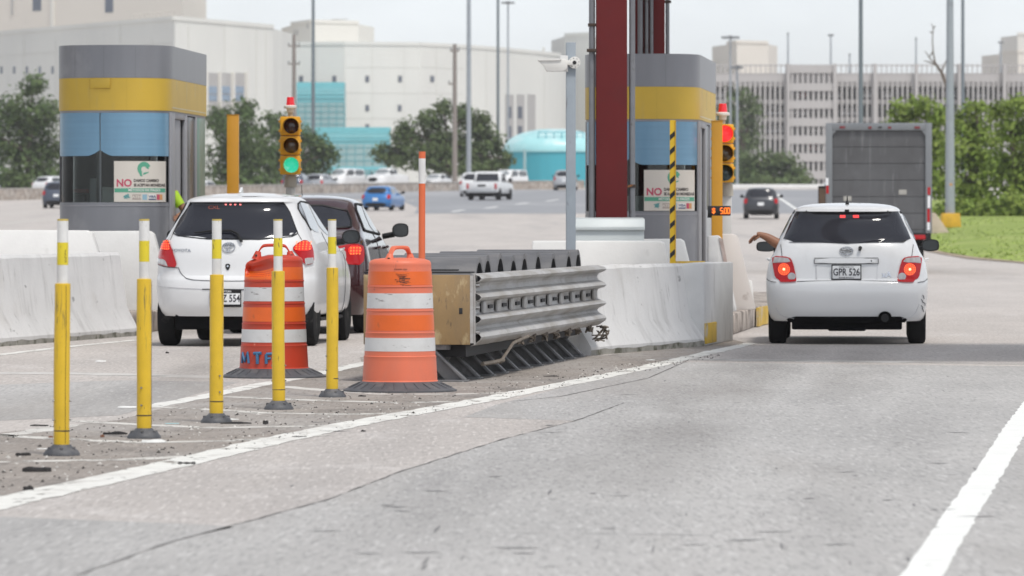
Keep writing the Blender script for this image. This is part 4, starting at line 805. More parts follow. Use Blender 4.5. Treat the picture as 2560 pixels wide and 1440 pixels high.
def person(label, loc, rz, armR=None, armL=None, seat=False, vest=True, hipz=.95):
    """a figure facing local -y; armL/armR give elbow and wrist points relative to the hip centre."""
    o = thing('person', label, 'person', loc, rz)
    P_ = [(0, 0, 0), (0, .01, .14), (0, .015, .30), (0, .02, .44), (0, 0, .52), (0, -.015, .60), (0, -.02, .70), (0, -.015, .76)]
    E = [(i, i+1) for i in range(7)]; R_ = [.135, .125, .14, .13, .06, .058, .088, .065]; roots = [0]
    for sd_, arm in ((1, armR), (-1, armL)):
        i = len(P_); el, wr = arm or ((sd_*.24, -.06, .16), (sd_*.16, -.28, .10)); el = Vector(el); wr = Vector(wr)
        P_ += [Vector((sd_*.17, .015, .43)), el, el.lerp(wr, .35), wr, wr+(wr-el).normalized()*.055]; R_ += [.062, .043, .041, .028, (.034)]; E += [(3, i), (i, i+1), (i+1, i+2), (i+2, i+3), (i+3, i+4)]
        dd = (wr-el).normalized(); sd2 = dd.cross(Vector((0, 0, 1))); sd2 = sd2.normalized() if sd2.length > .1 else Vector((1, 0, 0)); up = sd2.cross(dd)
        if up.z < 0: up = -up
        for r0 in hand(P_, E, R_, wr, dd, up, sd2*sd_, .35): roots.append(r0)
    for sd_ in (-1, 1):
        i = len(P_); 
        if seat: P_ += [Vector((sd_*.10, -.02, -.02)), Vector((sd_*.12, -.44, .0)), Vector((sd_*.12, -.46, -.40)), Vector((sd_*.12, -.60, -.44))]
        else: P_ += [Vector((sd_*.09, 0, -.08)), Vector((sd_*.11, -.02, -.46)), Vector((sd_*.11, .02, -.86)), Vector((sd_*.11, -.14, -.90))]
        R_ += [.085, .06, .042, .035]; E += [(0, i), (i, i+1), (i+1, i+2), (i+2, i+3)]
    P_ = [Vector(q)+Vector((0, 0, hipz)) for q in P_]
    sk_ = skin('body', P_, E, R_, [M_skin], o, 2, roots)
    H = Vector((0, -.02, hipz+.69))
    mb = MB(); rows = []
    for i in range(9):
        a = .02+1.75*i/8; rows.append([H+Vector((.094*math.sin(a)*math.cos(t_), .012+.105*math.sin(a)*math.sin(t_)*(1 if math.sin(t_) > 0 else .86), .015+.125*math.cos(a))) for t_ in [2*math.pi*k/20 for k in range(20)]])
    mb.grid(rows, closed=True).build('hair', M_hair, o)
    mb = MB()
    for sx_ in (-1, 1): mb.lathe([(0, .012), (.010, .008), (.013, 0), (.010, -.008), (0, -.012)], 10, c=H+Vector((sx_*.031, -.083, .012)), axis='y')
    mb.build('eyes', mat('eye dark', (.03, .025, .02), .2), o); mb = MB(); mb.prism([(-.012, -.02), (.012, -.02), (.006, .025), (-.006, .025)], -.115, -.075, 'y', fn=lambda q: q+H); mb.build('nose', M_skin, o, bevel=.006)
    for sx_ in (-1, 1): MB().lathe([(0, -.008), (.026, -.006), (.03, 0), (.024, .006), (0, .008)], 12, c=H+Vector((sx_*.092, .01, -.005)), axis='x').build('ear', M_skin, o)
    prof = [(.150, -.10), (.152, .0), (.145, .14), (.158, .30), (.152, .40), (.10, .47), (.07, .49)]
    def el_(q): return Vector((q.x*(1.18 if q.z < hipz+.42 else 1.25), q.y*.86+.012, q.z))
    MB().lathe([(r+.004, z+hipz) for r, z in prof], 28, dent=el_).build('vest' if vest else 'shirt', M_vest if vest else M_shirt, o)
    if vest: MB().lathe([(.150, .12+hipz), (.153, .13+hipz), (.155, .19+hipz), (.153, .20+hipz)], 28, dent=el_).build('reflective_tape', M_refl, o)
    i = 0
    for sd_, arm in ((1, armR), (-1, armL)):
        el, wr = arm or ((sd_*.24, -.06, .16), (sd_*.16, -.28, .10)); a = Vector((sd_*.15, .015, .43+hipz)); el = Vector(el)+Vector((0, 0, hipz))
        MB().tube([a, a.lerp(el, .3), a.lerp(el, .62)], [.075, .068, .058], 14).build('sleeve', M_vest if vest else M_shirt, o)
    MB().lathe([(.158, -.16+hipz), (.155, -.05+hipz), (.15, .0+hipz)], 24, dent=el_).build('trousers_top', M_shirt, o)
    return o
R3 = Matrix.Rotation(-.068, 3, 'Z')
q = Vector(bl.location)+R3 @ Vector((hwl-.20, 1.0, .30))
person('toll collector in a lime vest leaning at the door of the left booth', tuple(q), .25, hipz=.90, armR=((.30, -.06, .20), (.16, -.30, .16)))
R3 = Matrix.Rotation(-.098, 3, 'Z')
q = Vector(br.location)+R3 @ Vector((.06, .95, .30))
person('toll collector in a lime vest behind the poster of the right booth', tuple(q), .3, hipz=.62)
# ================================================================== VEHICLES
M_white = mat('white car paint', (.74, .745, .75), .32, var=.015, coat=.8, spots=[((.5, .49, .47), 2.2, .62, .82, (1, 1, .5), .35)])
M_white2 = mat('dusty white car paint', (.70, .705, .71), .38, var=.03, coat=.5, spots=[((.45, .44, .43), 2.5, .58, .8, (1, 1, .6), .5)])
M_maroon = mat('deep maroon car paint', (.032, .003, .006), .2, .0, var=.03, coat=1.0)
M_silver = mat('silver car paint', (.42, .43, .45), .35, .4, var=.03, coat=.6); M_dgrey = mat('dark grey car paint', (.035, .037, .045), .35, .3, var=.04, coat=.6)
M_navy = mat('blue grey car paint', (.06, .075, .11), .35, .3, var=.03, coat=.6); M_bluec = mat('bright blue car paint', (.02, .17, .46), .3, .2, var=.03, coat=.8)
M_tint = mat('tinted car glass', (.020, .021, .028), .06, var=.0, spec=.45); M_glass = mat('car side glass', (.035, .04, .042), .04, var=0, spec=.8, coat=.8)
M_trim = mat('black trim', (.010, .010, .011), .5, var=.05, spec=.3); M_under = mat('dark underbody', (.006, .006, .007), .95, var=.2, spec=.1)
M_tyre = mat('tyre rubber', (.011, .011, .012), .9, var=.15, spec=.2, spots=[((.05, .047, .045), 6, .55, .7)]); M_rim = mat('alloy rim', (.45, .46, .47), .35, .7, var=.05)
M_gap = mat('panel gap', (.05, .05, .055), .8, var=0); M_chrome = mat('chrome badge', (.55, .56, .58), .15, .9, var=0)
M_tl = mat('red tail lamp', (.33, .004, .008), .25, var=.04, coat=.25, spec=.3, emit=((.8, .005, .008), .10)); M_tlc = mat('clear lamp lens', (.42, .40, .40), .12, var=.25, scale=30, stretch=(1, 1, .05), coat=1.0); M_tld = mat('dark red lamp', (.16, .006, .01), .15, var=.04, coat=1.0)
M_brk = mat('lit brake lamp', (.6, .02, .015), .3, emit=((1, .03, .015), .45)); M_brk2 = mat('glowing amber-red filament', (.8, .2, .05), .3, emit=((1, .20, .04), .95)); M_plate = mat('licence plate white', (.78, .79, .80), .45, var=.03); M_ptxt = mat('plate dark ink', (.03, .03, .04), .5)
M_head = mat('headlamp lens', (.65, .66, .68), .1, var=.1, coat=1.0); M_mirr = mat('mirror glass', (.025, .03, .034), .06, 0, var=0, spec=.5)
class Car:
    """body as stacked plan contours: W(z) half width, R(z) rear y, Fz(z) front y; rear/front corners are superellipses of depth b."""
    def __init__(s, name, label, cat, loc, rz, Wt, Rt, Ft, paint, bR=.55, pR=3.6, bF=.8, pF=2.6, group=None, wheels=(.62, 3.05), rw=.29, tw=.19, track=.0, arch=True, step=.028):
        s.o = thing(name, label, cat, loc, rz, group); s.W, s.R, s.Fr = interp(Wt), interp(Rt), interp(Ft); s.bR, s.pR, s.bF, s.pF, s.paint = bR, pR, bF, pF, paint
        z0, z1 = Wt[0][0], Wt[-1][0]; zs = []; z = z0
        while z < z1-.16: zs.append(z); z += step
        n = 14; zb = z
        zs += [zb+(z1-zb)*(1-(1-k/n)**2) for k in range(n+1)]
        rows = []; M = 12; U = [math.sin(math.pi/2*k/M) for k in range(M+1)]
        for z in zs:
            w = s.W(z); yr, yf = s.R(z), s.Fr(z); L_ = yf-yr; bR_, bF_ = min(bR, L_*.45), min(bF, L_*.45); ring = []
            us = [-u for u in U[::-1]]+U[1:]
            for u in us: ring.append(Vector((u*w, yr+bR_*(1-(1-abs(u)**pR)**(1/pR) if abs(u) < 1 else 1), z)))
            for k in range(1, 14): ring.append(Vector((w, yr+bR_+(L_-bR_-bF_)*k/14, z)))
            for u in us[::-1]: ring.append(Vector((u*w, yf-bF_*(1-(1-abs(u)**pF)**(1/pF) if abs(u) < 1 else 1), z)))
            for k in range(13, 0, -1): ring.append(Vector((-w, yr+bR_+(L_-bR_-bF_)*k/14, z)))
            rows.append(ring)
        mb = MB(); mb.grid(rows, closed=True); N = len(rows[0]); mb.f += [tuple(range(N-1, -1, -1)), tuple(range((len(rows)-1)*N, len(rows)*N))]; mb.m += [0, 0]
        s.body = mb.build('body', paint, s.o, ang=32)
        if arch:
            cut = MB(); tmp = []
            for y in wheels:
                for sd_ in (-1, 1):
                    c = MB().cyl((sd_*(s.W(.5)+.3), y, rw+.01), (sd_*(s.W(.5)-tw-.09), y, rw+.01), rw+.055, None, 36).build('cutter', M_under); tmp.append(c)
                    md = s.body.modifiers.new('b', 'BOOLEAN'); md.object = c; md.operation = 'DIFFERENCE'; md.solver = 'EXACT'
            new = evaluated(s.body, 'body', paint); s.body.modifiers.clear(); old = s.body.data; s.body.data = new; bpy.data.meshes.remove(old); new.materials.clear(); new.materials.append(paint)
            for c in tmp: me = c.data; bpy.data.objects.remove(c); bpy.data.meshes.remove(me)
            bm = bmesh.new(); bm.from_mesh(new); lim = math.radians(32)
            for f in bm.faces: f.smooth = True
            for e in bm.edges: e.smooth = len(e.link_faces) == 2 and e.calc_face_angle(0) < lim
            bm.to_mesh(new); bm.free()
        wl = max(s.W(.4), s.W(.6))-.025
        for y in wheels:
            for sd_ in (-1, 1): s.wheel(sd_*(wl-tw/2), y, rw, tw, sd_)
            MB().cyl((-wl+tw+.05, y, rw), (wl-tw-.05, y, rw), .05, None, 10).build('axle', M_under, s.o)
        MB().bbox(-s.W(.3)+.12+tw, s.W(.3)-.12-tw, s.R(.3)+.10, s.Fr(.3)-.15, z0-.045, z0+.08).build('underbody', M_under, s.o)
        s.wl = wl
    def wheel(s, x, y, r, w, sd_):
        h = w/2; t = MB().lathe([(r*.60, -h*.9), (r*.84, -h), (r*.95, -h*.92), (r, -h*.66), (r, h*.66), (r*.95, h*.92), (r*.84, h), (r*.60, h*.9)], 36, c=(x, y, r), axis='x')
        t = t.build('wheel', M_tyre, s.o)
        mb = MB(); xo = sd_*h*.86; mb.lathe([(0, xo*.62), (r*.14, xo*.66), (r*.15, xo*.4), (r*.5, xo*.35), (r*.57, xo*.8), (r*.63, xo*1.0), (r*.64, -xo*.5)], 30, c=(x, y, r), axis='x')
        for k in range(7):
            a = 2*math.pi*k/7; c_, s_ = math.cos(a), math.sin(a); mb.box((x+xo*.72, y+r*.34*c_, r+r*.34*s_), (.02, r*.46, r*.10), Matrix.Rotation(a, 3, 'X'))
        mb.build('rim', M_rim, t)
    def rear(s, g=0.0):
        def f(x, z):
            w = s.W(z); u = min(abs(x)/w, .9995); b = min(s.bR, (s.Fr(z)-s.R(z))*.45); return s.R(z)+b*(1-(1-u**s.pR)**(1/s.pR))
        return s._out(lambda x, z: Vector((x, f(x, z), z)), g)
    def front(s, g=0.0):
        def f(x, z):
            w = s.W(z); u = min(abs(x)/w, .9995); b = min(s.bF, (s.Fr(z)-s.R(z))*.45); return s.Fr(z)-b*(1-(1-u**s.pF)**(1/s.pF))
        return s._out(lambda x, z: Vector((x, f(x, z), z)), g, 1)
    def side(s, sd_, g=0.0):
        def f(y, z):
            w = s.W(z); yr, yf = s.R(z), s.Fr(z); bR_, bF_ = min(s.bR, (yf-yr)*.45), min(s.bF, (yf-yr)*.45)
            if y < yr+bR_: t = min(.9995, (yr+bR_-y)/bR_); return w*max(0, 1-t**s.pR)**(1/s.pR)
            if y > yf-bF_: t = min(.9995, (y-yf+bF_)/bF_); return w*max(0, 1-t**s.pF)**(1/s.pF)
            return w
        return s._out(lambda y, z: Vector((sd_*f(y, z), y, z)), g, 0, sd_)
    def _out(s, f, g, frontal=-1, sd_=0):
        if not g: return f
        def h(a, z):
            e = .004; p = f(a, z); n = (f(a+e, z)-f(a-e, z)).cross(f(a, z+e)-f(a, z-e)).normalized()
            ref = Vector((sd_, 0, 0)) if sd_ else Vector((0, frontal, 0))
            if n.dot(ref) < 0: n = -n
            return p+n*g
        return h
    def patch(s, nm, outline, fn, m, parent=None, nu=10, nv=8, rnd=1):
        return decal(MB(), chaikin(outline, rnd) if rnd else outline, fn, 0, nu, nv).build(nm, m, parent or s.o, ang=50)
    def line(s, nm, pts, fn, m=None, r=.0035, rnd=1):
        pts = chaikin(pts, rnd, False) if rnd else pts; Q = []
        for a, b in zip(pts[:-1], pts[1:]): Q += [fn(a[0]+(b[0]-a[0])*k/4, a[1]+(b[1]-a[1])*k/4) for k in range(4)]
        Q.append(fn(*pts[-1])); return MB().tube(Q, r, 5).build(nm, m or M_gap, s.o)
    def mirror(s, x, y, z, w=.19, h=.14, m=None, flip=False, reach=.0, glass=True):
        sd_ = 1 if x > 0 else -1; o = chaikin([(-w/2, -h/2), (w/2*.8, -h/2), (w/2, -h*.1), (w/2*.85, h/2), (-w/2, h/2*.9)], 2); o = [(sd_*q[0], q[1]) for q in o]
        mb = MB(); rows = []
        for k, (sc, yy) in enumerate(((.97, -.05), (1.0, -.04), (.95, .02), (.75, .06), (.35, .08))): rows.append([Vector((x+q[0]*sc, y+yy, z+q[1]*sc)) for q in o])
        mb.grid(rows, closed=True); n = len(o); mb.f += [tuple(range(n)), tuple(range(4*n, 5*n))]; mb.m += [0, 0]; mb.tube([(x-sd_*w*.4, y+.01, z-h*.3), (x-sd_*(w*.5+.12), y+.03, z-h*.45)], .034, 8)
        mm = mb.build('mirror', m or M_trim, s.o)
        if glass: MB().prism([(x+q[0]*.84, z+q[1]*.82) for q in o], y-.053, y-.050, 'y').build('mirror_glass', M_mirr, mm)
        return mm
def plate(car, xc, zc, w, h, text, fn, frame=None, top='PUERTO RICO', bottom='ISLA DEL ENCANTO'):
    base = fn(xc, zc); y = min(fn(xc, zc-h/2).y, fn(xc, zc+h/2).y)-.004
    p = MB().bbox(xc-w/2, xc+w/2, y-.008, y+.02, zc-h/2, zc+h/2).build('licence_plate', M_plate, car.o, bevel=.002)
    rim = MB()
    for a in ((xc-w/2-.006, xc-w/2+.004, zc-h/2-.006, zc+h/2+.006), (xc+w/2-.004, xc+w/2+.006, zc-h/2-.006, zc+h/2+.006), (xc-w/2, xc+w/2, zc-h/2-.006, zc-h/2+.006 if not frame else zc-h/2+.022), (xc-w/2, xc+w/2, zc+h/2-.005 if not frame else zc+h/2-.030, zc+h/2+.006)): rim.bbox(a[0], a[1], y-.010, y-.002, a[2], a[3])
    rim.build('plate_frame', M_trim, p)
    q = lambda u, v: Vector((xc+u, y-.0115, zc+v)); write(MB(), text, .105, q, (0, -.002), bold=.0014, sx=.74).build('plate_number', M_ptxt, p, fix=False, smooth=False)
    if frame: write(MB(), frame, .026, q, (.0, h/2-.013), bold=.0006, sx=1.15).build('frame_lettering', M_plate, p, fix=False, smooth=False)
    else: write(MB(), top, .024, q, (0, h/2-.022), sx=1.0).build('plate_motto', M_ptxt, p, fix=False, smooth=False)
    if not frame: write(MB(), bottom, .016, q, (0, -h/2+.017), sx=1.1, bold=.0004).build('plate_motto', M_ptxt, p, fix=False, smooth=False)
    return p
def ellipse(cx, cz, a, b, n=28, t0=0, t1=2*math.pi): return [(cx+a*math.cos(t0+(t1-t0)*k/n), cz+b*math.sin(t0+(t1-t0)*k/n)) for k in range(n)]
RZ = lambda px, vp: -math.atan((vp-CX)/F)
# ------------------------------------------------------------------ white hatchback on the right (wide square tail)
D_ = 53.75; 
Wt = [(.245, .79), (.27, .815), (.40, .842), (.55, .855), (.68, .857), (.80, .842), (.90, .812), (.98, .768), (1.06, .735), (1.2, .672), (1.38, .580), (1.43, .548), (1.465, .47), (1.482, .36), (1.492, .20), (1.496, .02)]
Rt = [(.20, .14), (.27, .06), (.40, .015), (.55, 0), (.655, .015), (.68, .055), (.92, .09), (1.03, .125), (1.10, .17), (1.37, .41), (1.395, .395), (1.43, .40), (1.465, .55), (1.482, .8), (1.492, 1.1), (1.496, 1.5)]
Ft = [(.20, 3.72), (.40, 3.86), (.60, 3.86), (.75, 3.76), (.86, 3.4), (.95, 2.95), (1.02, 2.72), (1.2, 2.42), (1.38, 2.14), (1.43, 2.04), (1.465, 1.95), (1.482, 1.85), (1.492, 1.75), (1.496, 1.6)]
c1 = Car('hatchback_car', 'white hatchback with plate GPR 526 stopped at the right-hand booth, arm out of its window', 'car', (X(2117, D_), D_, 0), RZ(2117, 2190), Wt, Rt, Ft, M_white, wheels=(.66, 3.03), rw=.292)
px = lambda x, y: ((x-2117)/238.0, 1.31-(y-550)/238.0)
r = c1.rear
c1.patch('rear_window', [px(1980, 529), px(2254, 529), px(2291, 606), px(2200, 608.5), px(2117, 610), px(2030, 608.5), px(1943, 606)], r(.010), M_tint, nu=24, rnd=0)
c1.patch('window_border', [px(1984, 529), px(2250, 529), px(2254, 535), px(1980, 535)], r(.012), M_trim, rnd=0)
for sg_ in (1, -1):
    m_ = lambda x, y: (lambda q: (q[0]*sg_, q[1]))(px(x, y))
    lamp = c1.patch('tail_lamp', [m_(2303, 641), m_(2262, 642), m_(2252, 652), m_(2241, 704), m_(2247, 706), m_(2294, 706), m_(2303, 655)][::1], r(.010), M_tl, nu=14, nv=12, rnd=1)
    lamp2 = c1.patch('lamp_clear_strip', [m_(2298, 644), m_(2264, 645), m_(2255, 656), m_(2300, 659)], r(.013), M_tlc, lamp, rnd=0)
    q = m_(2273, 674); mb = MB()
    for rr, n in ((.020, 8), (.038, 13), (.055, 18)):
        for k in range(n): a = 2*math.pi*k/n; decal(mb, ellipse(q[0]+rr*math.cos(a), q[1]+rr*math.sin(a), .0062, .0062, 8), r(.014), nu=2, nv=3)
    mb.build('brake_diodes', M_brk2, lamp); c1.patch('brake_glow_disc', ellipse(q[0], q[1], .062, .066), r(.012), M_brk, lamp, rnd=0); c1.patch('diode_hub', ellipse(q[0], q[1], .012, .012), r(.015), mat('hot filament', (.9, .6, .3), .3, emit=((1, .7, .35), 1.8)), lamp, rnd=0)
    q = m_(2254, 692); c1.patch('reverse_lamp', ellipse(q[0], q[1], .041, .041), r(.013), M_rim, lamp, rnd=0); c1.patch('reverse_lens', ellipse(q[0], q[1], .030, .030), r(.015), M_tlc, lamp, rnd=0)
    c1.line('hatch_gap', [m_(2283, 612), m_(2279, 642)], r(.002)); c1.line('hatch_gap', [m_(2241, 704), m_(2200, 703), m_(2117, 702)], r(.002)); c1.line('bumper_gap', [m_(2294, 706), m_(2312, 704), m_(2318, 698)], r(.002))
    c1.line('lid_crease', [m_(2193, 662), m_(2192, 702)], r(.001), mat('crease shade grey', (.5, .5, .52), .5), .0022, 0)  # thin grey line paints the shade along a crease in smooth bodywork
    c1.patch('pillar_glass', [(.50*1, 1.10), (1.55, 1.08), (1.50, 1.37), (.74, 1.375)], c1.side(sg_, .004), M_glass); c1.patch('door_glass', [(1.62, 1.08), (2.42, 1.05), (2.05, 1.35), (1.58, 1.37)], c1.side(sg_, .004), M_glass)
    c1.line('roof_rail', [(.46, 1.405), (1.9, 1.425)], c1.side(sg_, .002), M_trim, .006, 0)
    for z_, y_ in ((.88, 1.35), (.86, 2.30)): MB().tube([c1.side(sg_, .01)(y_-.08, z_), c1.side(sg_, .045)(y_-.06, z_), c1.side(sg_, .045)(y_+.06, z_), c1.side(sg_, .01)(y_+.08, z_)], .012, 8).build('door_handle', M_white, c1.o)
    c1.line('door_gap', [(1.58, 1.08), (1.56, .5), (1.62, .3)], c1.side(sg_, .002))
mb = MB()
for x0, x1 in ((2099, 2113), (2132, 2147)): decal(mb, [px(x0, 546), px(x1, 546), px(x1, 537), px(x0, 537)], r(.014), nu=3, nv=2)
mb.build('high_brake_lamp', mat('dim brake strip', (.5, .03, .03), .3, emit=((1, .06, .06), .8)), c1.o)
b_ = c1.patch('handle_strip', [px(2037, 646), px(2195, 646), px(2196, 659), px(2036, 659)], r(.022), M_white, nu=16, nv=4, rnd=1); c1.line('strip_shadow', [px(2036, 659.5), px(2036, 646), px(2195, 645.5), px(2196, 659.5), px(2036, 659.5)], r(.012), M_gap, .004, 0)
c1.patch('lock_dot', ellipse(*px(2178, 653), .008, .008, 10), r(.025), M_trim, nu=3, nv=3, rnd=0)
c1.line('plate_recess', [px(2038, 662), px(2040, 702)], r(.001), MATS['crease shade grey'], .0022, 0)
plate(c1, px(2116, 0)[0], px(0, 680.5)[1], .302, .15, 'GPR 526', r(.004))
em = c1.o; e = px(2116, 628); mb = MB(); mb.tube([r(.012)(*q) for q in ellipse(e[0], e[1], .068, .040)], .0055, 6, closed=True)
for pts in ([(-.055, .004), (-.02, .006), (.012, .010)], [(.055, -.004), (.02, -.006), (-.012, -.010)], [(-.05, -.014), (-.015, -.012), (.0, -.026)], [(.05, .014), (.015, .012), (.0, .026)]): mb.tube([r(.011)(e[0]+a, e[1]+b) for a, b in pts], .006, 6)
mb.build('emblem', M_chrome, c1.o)
q = px(2149, 624); MB().cyl(r(.0)(*q), r(.05)(q[0]+.006, q[1]+.002), .016, .020, 12).build('wiper_stub', M_trim, c1.o)
mb = MB(); write(mb, 'xA', .085, lambda u, v: r(.006)(u+px(2216, 0)[0], v+px(0, 687)[1]), bold=.002).build('model_badge', M_chrome, c1.o, fix=False, smooth=False)
q = px(2212, 794); f = MB(); yy = c1.R(.28)
MB().cyl((q[0], -.03, q[1]-.005), (q[0], .30, q[1]-.005), .042, None, 20).build('exhaust_pipe', M_trim, c1.o); c1.patch('exhaust_notch', ellipse(q[0], q[1]+.01, .07, .058), r(.003), M_under, rnd=0)
c1.patch('bumper_underside', [px(1965, 797), px(1990, 791), px(2250, 791), px(2268, 797), px(2262, 806), px(1972, 806)], r(.004), M_under, rnd=0)
MB().bbox(-.58, .58, .16, .5, .155, .27).bbox(-.2, .2, .15, .4, .14, .2).build('rear_beam', M_under, c1.o, bevel=.02)
c1.line('bumper_crease', [px(1940, 770), px(1950, 790), px(1985, 797)], r(.001), MATS['crease shade grey'], .003); c1.line('bumper_crease', [px(2298, 760), px(2285, 790), px(2255, 797)], r(.001), MATS['crease shade grey'], .003)
mb = MB()
for x, y in ((2309, 742), (2306, 752), (2311, 760), (2305, 768), (2308, 775)): mb.tube([r(.002)(*px(x-3, y-4)), r(.002)(*px(x+random.uniform(-2, 2), y)), r(.002)(*px(x+1, y+5))], .005, 5)
mb.build('bumper_scrape', mat('scraped grey', (.25, .25, .26), .7, var=.2), c1.o)
MB().cyl((0, .72, 1.478), (0, .74, 1.51), .022, .012, 12).cyl((0, .74, 1.50), (0, .72, 1.565), .010, .004, 8).build('antenna', M_trim, c1.o)
MB().box((0, .395, 1.41), (.045, .02, .022)).build('washer_nozzle', M_trim, c1.o)
c1.mirror(.90, 2.42, 1.035, .20, .135); c1.mirror(-.90, 2.42, 1.02, .22, .115)
# headrests and seats seen faintly are hidden by the tint; the driver rests an arm on the sill
M_sk2 = mat('brown arm skin', (.27, .12, .065), .5, var=.08, scale=10)  # the driver's own brown skin tone, slightly mottled
o = thing('person', 'arm of the driver hanging out of the white hatchback on the right, hand drooping', 'person', (c1.o.location.x, D_, 0), c1.o.rotation_euler.z)
ya = 1.72; ap = lambda x, y, dy=0: Vector(((x-2117)/232.0+.0, ya+dy, 1.31-(y-550)/232.0))
P_ = [ap(2012, 612, .1), ap(1965, 617, .04), ap(1944, 612, .0), ap(1930, 603), ap(1915, 593), ap(1901, 588), ap(1895, 586.5), ap(1888, 588)]; R_ = [.072, .068, .064, .058, .048, .037, .033, .036]; E_ = [(i, i+1) for i in range(7)]; roots = [0]
wr = ap(1891, 587.5)
for k, (pts, rd) in enumerate((([(1888, 590), (1881, 593), (1876, 600), (1872, 606), (1869, 610)], .0115), ([(1889, 589), (1881, 591.5), (1875, 597), (1871, 602), (1868.5, 606.5)], .011), ([(1890, 589), (1884, 593), (1880, 598.5), (1876, 604), (1873, 609)], .0108), ([(1891, 590), (1887, 594), (1884, 599), (1882, 603)], .0095), ([(1897, 590), (1893, 594), (1888, 596), (1886, 601)], .0115))):
    i0 = len(P_); dy = (.0, -.020, .020, .036, -.035)[k]
    for j, q in enumerate(pts): P_.append(ap(q[0], q[1], dy)); R_.append(rd*(1.15-.12*j)); 
    E_ += [(i0+j, i0+j+1) for j in range(len(pts)-1)]; roots.append(i0)
skin('arm', P_, E_, R_, [M_sk2], o, 2, roots)
MB().lathe([(.031, -.006), (.033, 0), (.031, .006)], 16).build('wristband', mat('pale wristband', (.5, .36, .3), .5), o); w = o.children[-1]; w.location = ap(1899, 588); w.rotation_euler = (0, 1.3, 0); 
MB().tube([ap(2005, 612, .12), ap(1990, 613, .10), ap(1968, 616, .05)], [.07, .066, .060], 14).build('sleeve', M_shirt, o)
# ------------------------------------------------------------------ white rounded hatchback in the left lane
D_ = 52.8; s_ = 242.4; x0 = 575
Wt = [(.315, .785), (.34, .812), (.45, .835), (.65, .848), (.80, .846), (.95, .828), (1.06, .795), (1.14, .755), (1.25, .705), (1.45, .612), (1.52, .572), (1.555, .50), (1.578, .38), (1.592, .22), (1.60, .02)]
Rt = [(.22, .16), (.32, .07), (.45, .015), (.60, 0), (.70, .015), (.74, .05), (.95, .075), (1.08, .115), (1.16, .165), (1.48, .43), (1.50, .40), (1.53, .42), (1.56, .62), (1.58, .9), (1.592, 1.25), (1.60, 1.6)]
Ft = [(.22, 3.6), (.45, 3.74), (.62, 3.74), (.78, 3.62), (.92, 3.3), (1.04, 2.95), (1.12, 2.80), (1.3, 2.5), (1.5, 2.15), (1.555, 2.0), (1.578, 1.92), (1.592, 1.85), (1.60, 1.7)]
c2 = Car('hatchback_car', 'rounded white hatchback with plate ending in 554 behind the posts in the left lane', 'car', (X(x0, D_), D_, 0), RZ(x0, 2560), Wt, Rt, Ft, M_white2, wheels=(.62, 3.08), rw=.30, bR=.62, pR=3.0)
R3 = Matrix.Rotation(c2.o.rotation_euler.z, 3, 'Z'); r = c2.rear
px = lambda x, y: ((x-x0-3)/s_, 1.31-(y-550)/s_)
def pr(x, y):   # photo point -> (x, z) on the tail, allowing for the car's turn
    a, z = px(x, y)
    for _ in range(8): a = (x-x0)/s_-.155*min(1.2, (c2.R(z)+.04))*1.0
    return a, z
c2.patch('rear_window', [pr(470, 505), pr(706, 505), pr(722, 530), pr(741, 584), pr(728, 592), pr(650, 599), pr(520, 598), pr(440, 590), pr(425, 583), pr(442, 545)], r(.004), M_tint, nu=18, nv=10, rnd=0)
c2.line('window_seal', [pr(470, 505), pr(442, 545), pr(425, 583), pr(440, 590), pr(520, 598), pr(650, 599), pr(728, 592), pr(741, 584), pr(722, 530), pr(706, 505)], r(.003), M_trim, .006, 0)
def lampset(k, pts, glow, clear):
    L_ = c2.patch('tail_lamp', pts, r(.012), M_tl, nu=14, nv=14, rnd=1)
    c2.patch('lit_lens', glow, r(.016), M_brk, L_, rnd=1); c2.patch('clear_lens', clear, r(.016), M_tlc, L_, rnd=0)
    mb = MB(); gx0 = min(q[0] for q in glow); gx1 = max(q[0] for q in glow); gz0 = min(q[1] for q in glow); gz1 = max(q[1] for q in glow)
    for a in range(5):
        for b in range(4):
            decal(mb, ellipse(gx0+(gx1-gx0)*(a+.9)/5.8, gz0+(gz1-gz0)*(b+.7)/4.4, .007, .008, 8), r(.018), nu=2, nv=2)
    mb.build('lamp_facets', M_brk2, L_)
lampset(0, [pr(408, 597), pr(420, 610), pr(431, 634), pr(443, 669), pr(415, 668), pr(378, 661), pr(383, 632), pr(391, 611)], [pr(407, 601), pr(417, 612), pr(423, 628), pr(388, 624), pr(395, 610)], [pr(381, 646), pr(408, 650), pr(417, 667), pr(380, 660)])
lampset(1, [pr(757, 600), pr(742, 607), pr(727, 622), pr(744, 640), pr(757, 664), pr(776, 661), pr(774, 630), pr(768, 610)], [pr(757, 603), pr(745, 609), pr(731, 621), pr(736, 628), pr(771, 628), pr(766, 610)], [pr(756, 646), pr(773, 645), pr(775, 659), pr(758, 663)])
c2.line('hatch_gap', [pr(443, 669), pr(451, 686), pr(468, 699), pr(520, 702), pr(600, 703), pr(690, 700), pr(730, 690), pr(740, 668)], r(.002)); c2.line('hatch_gap', [pr(425, 583), pr(418, 600)], r(.002)); c2.line('hatch_gap', [pr(741, 584), pr(750, 600)], r(.002))
c2.line('bumper_gap', [pr(378, 662), pr(410, 669), pr(443, 670)], r(.002)); c2.line('bumper_crease', [pr(384, 716), pr(470, 722), pr(600, 724), pr(740, 718)], r(.001), MATS['crease shade grey'], .0035); c2.line('plate_ledge', [pr(506, 723), pr(630, 724)], r(.002), M_gap, .006, 0)
plate(c2, pr(566, 746)[0], pr(566, 746)[1], .315, .168, 'HMZ 554', r(.004), frame='MOTORS')
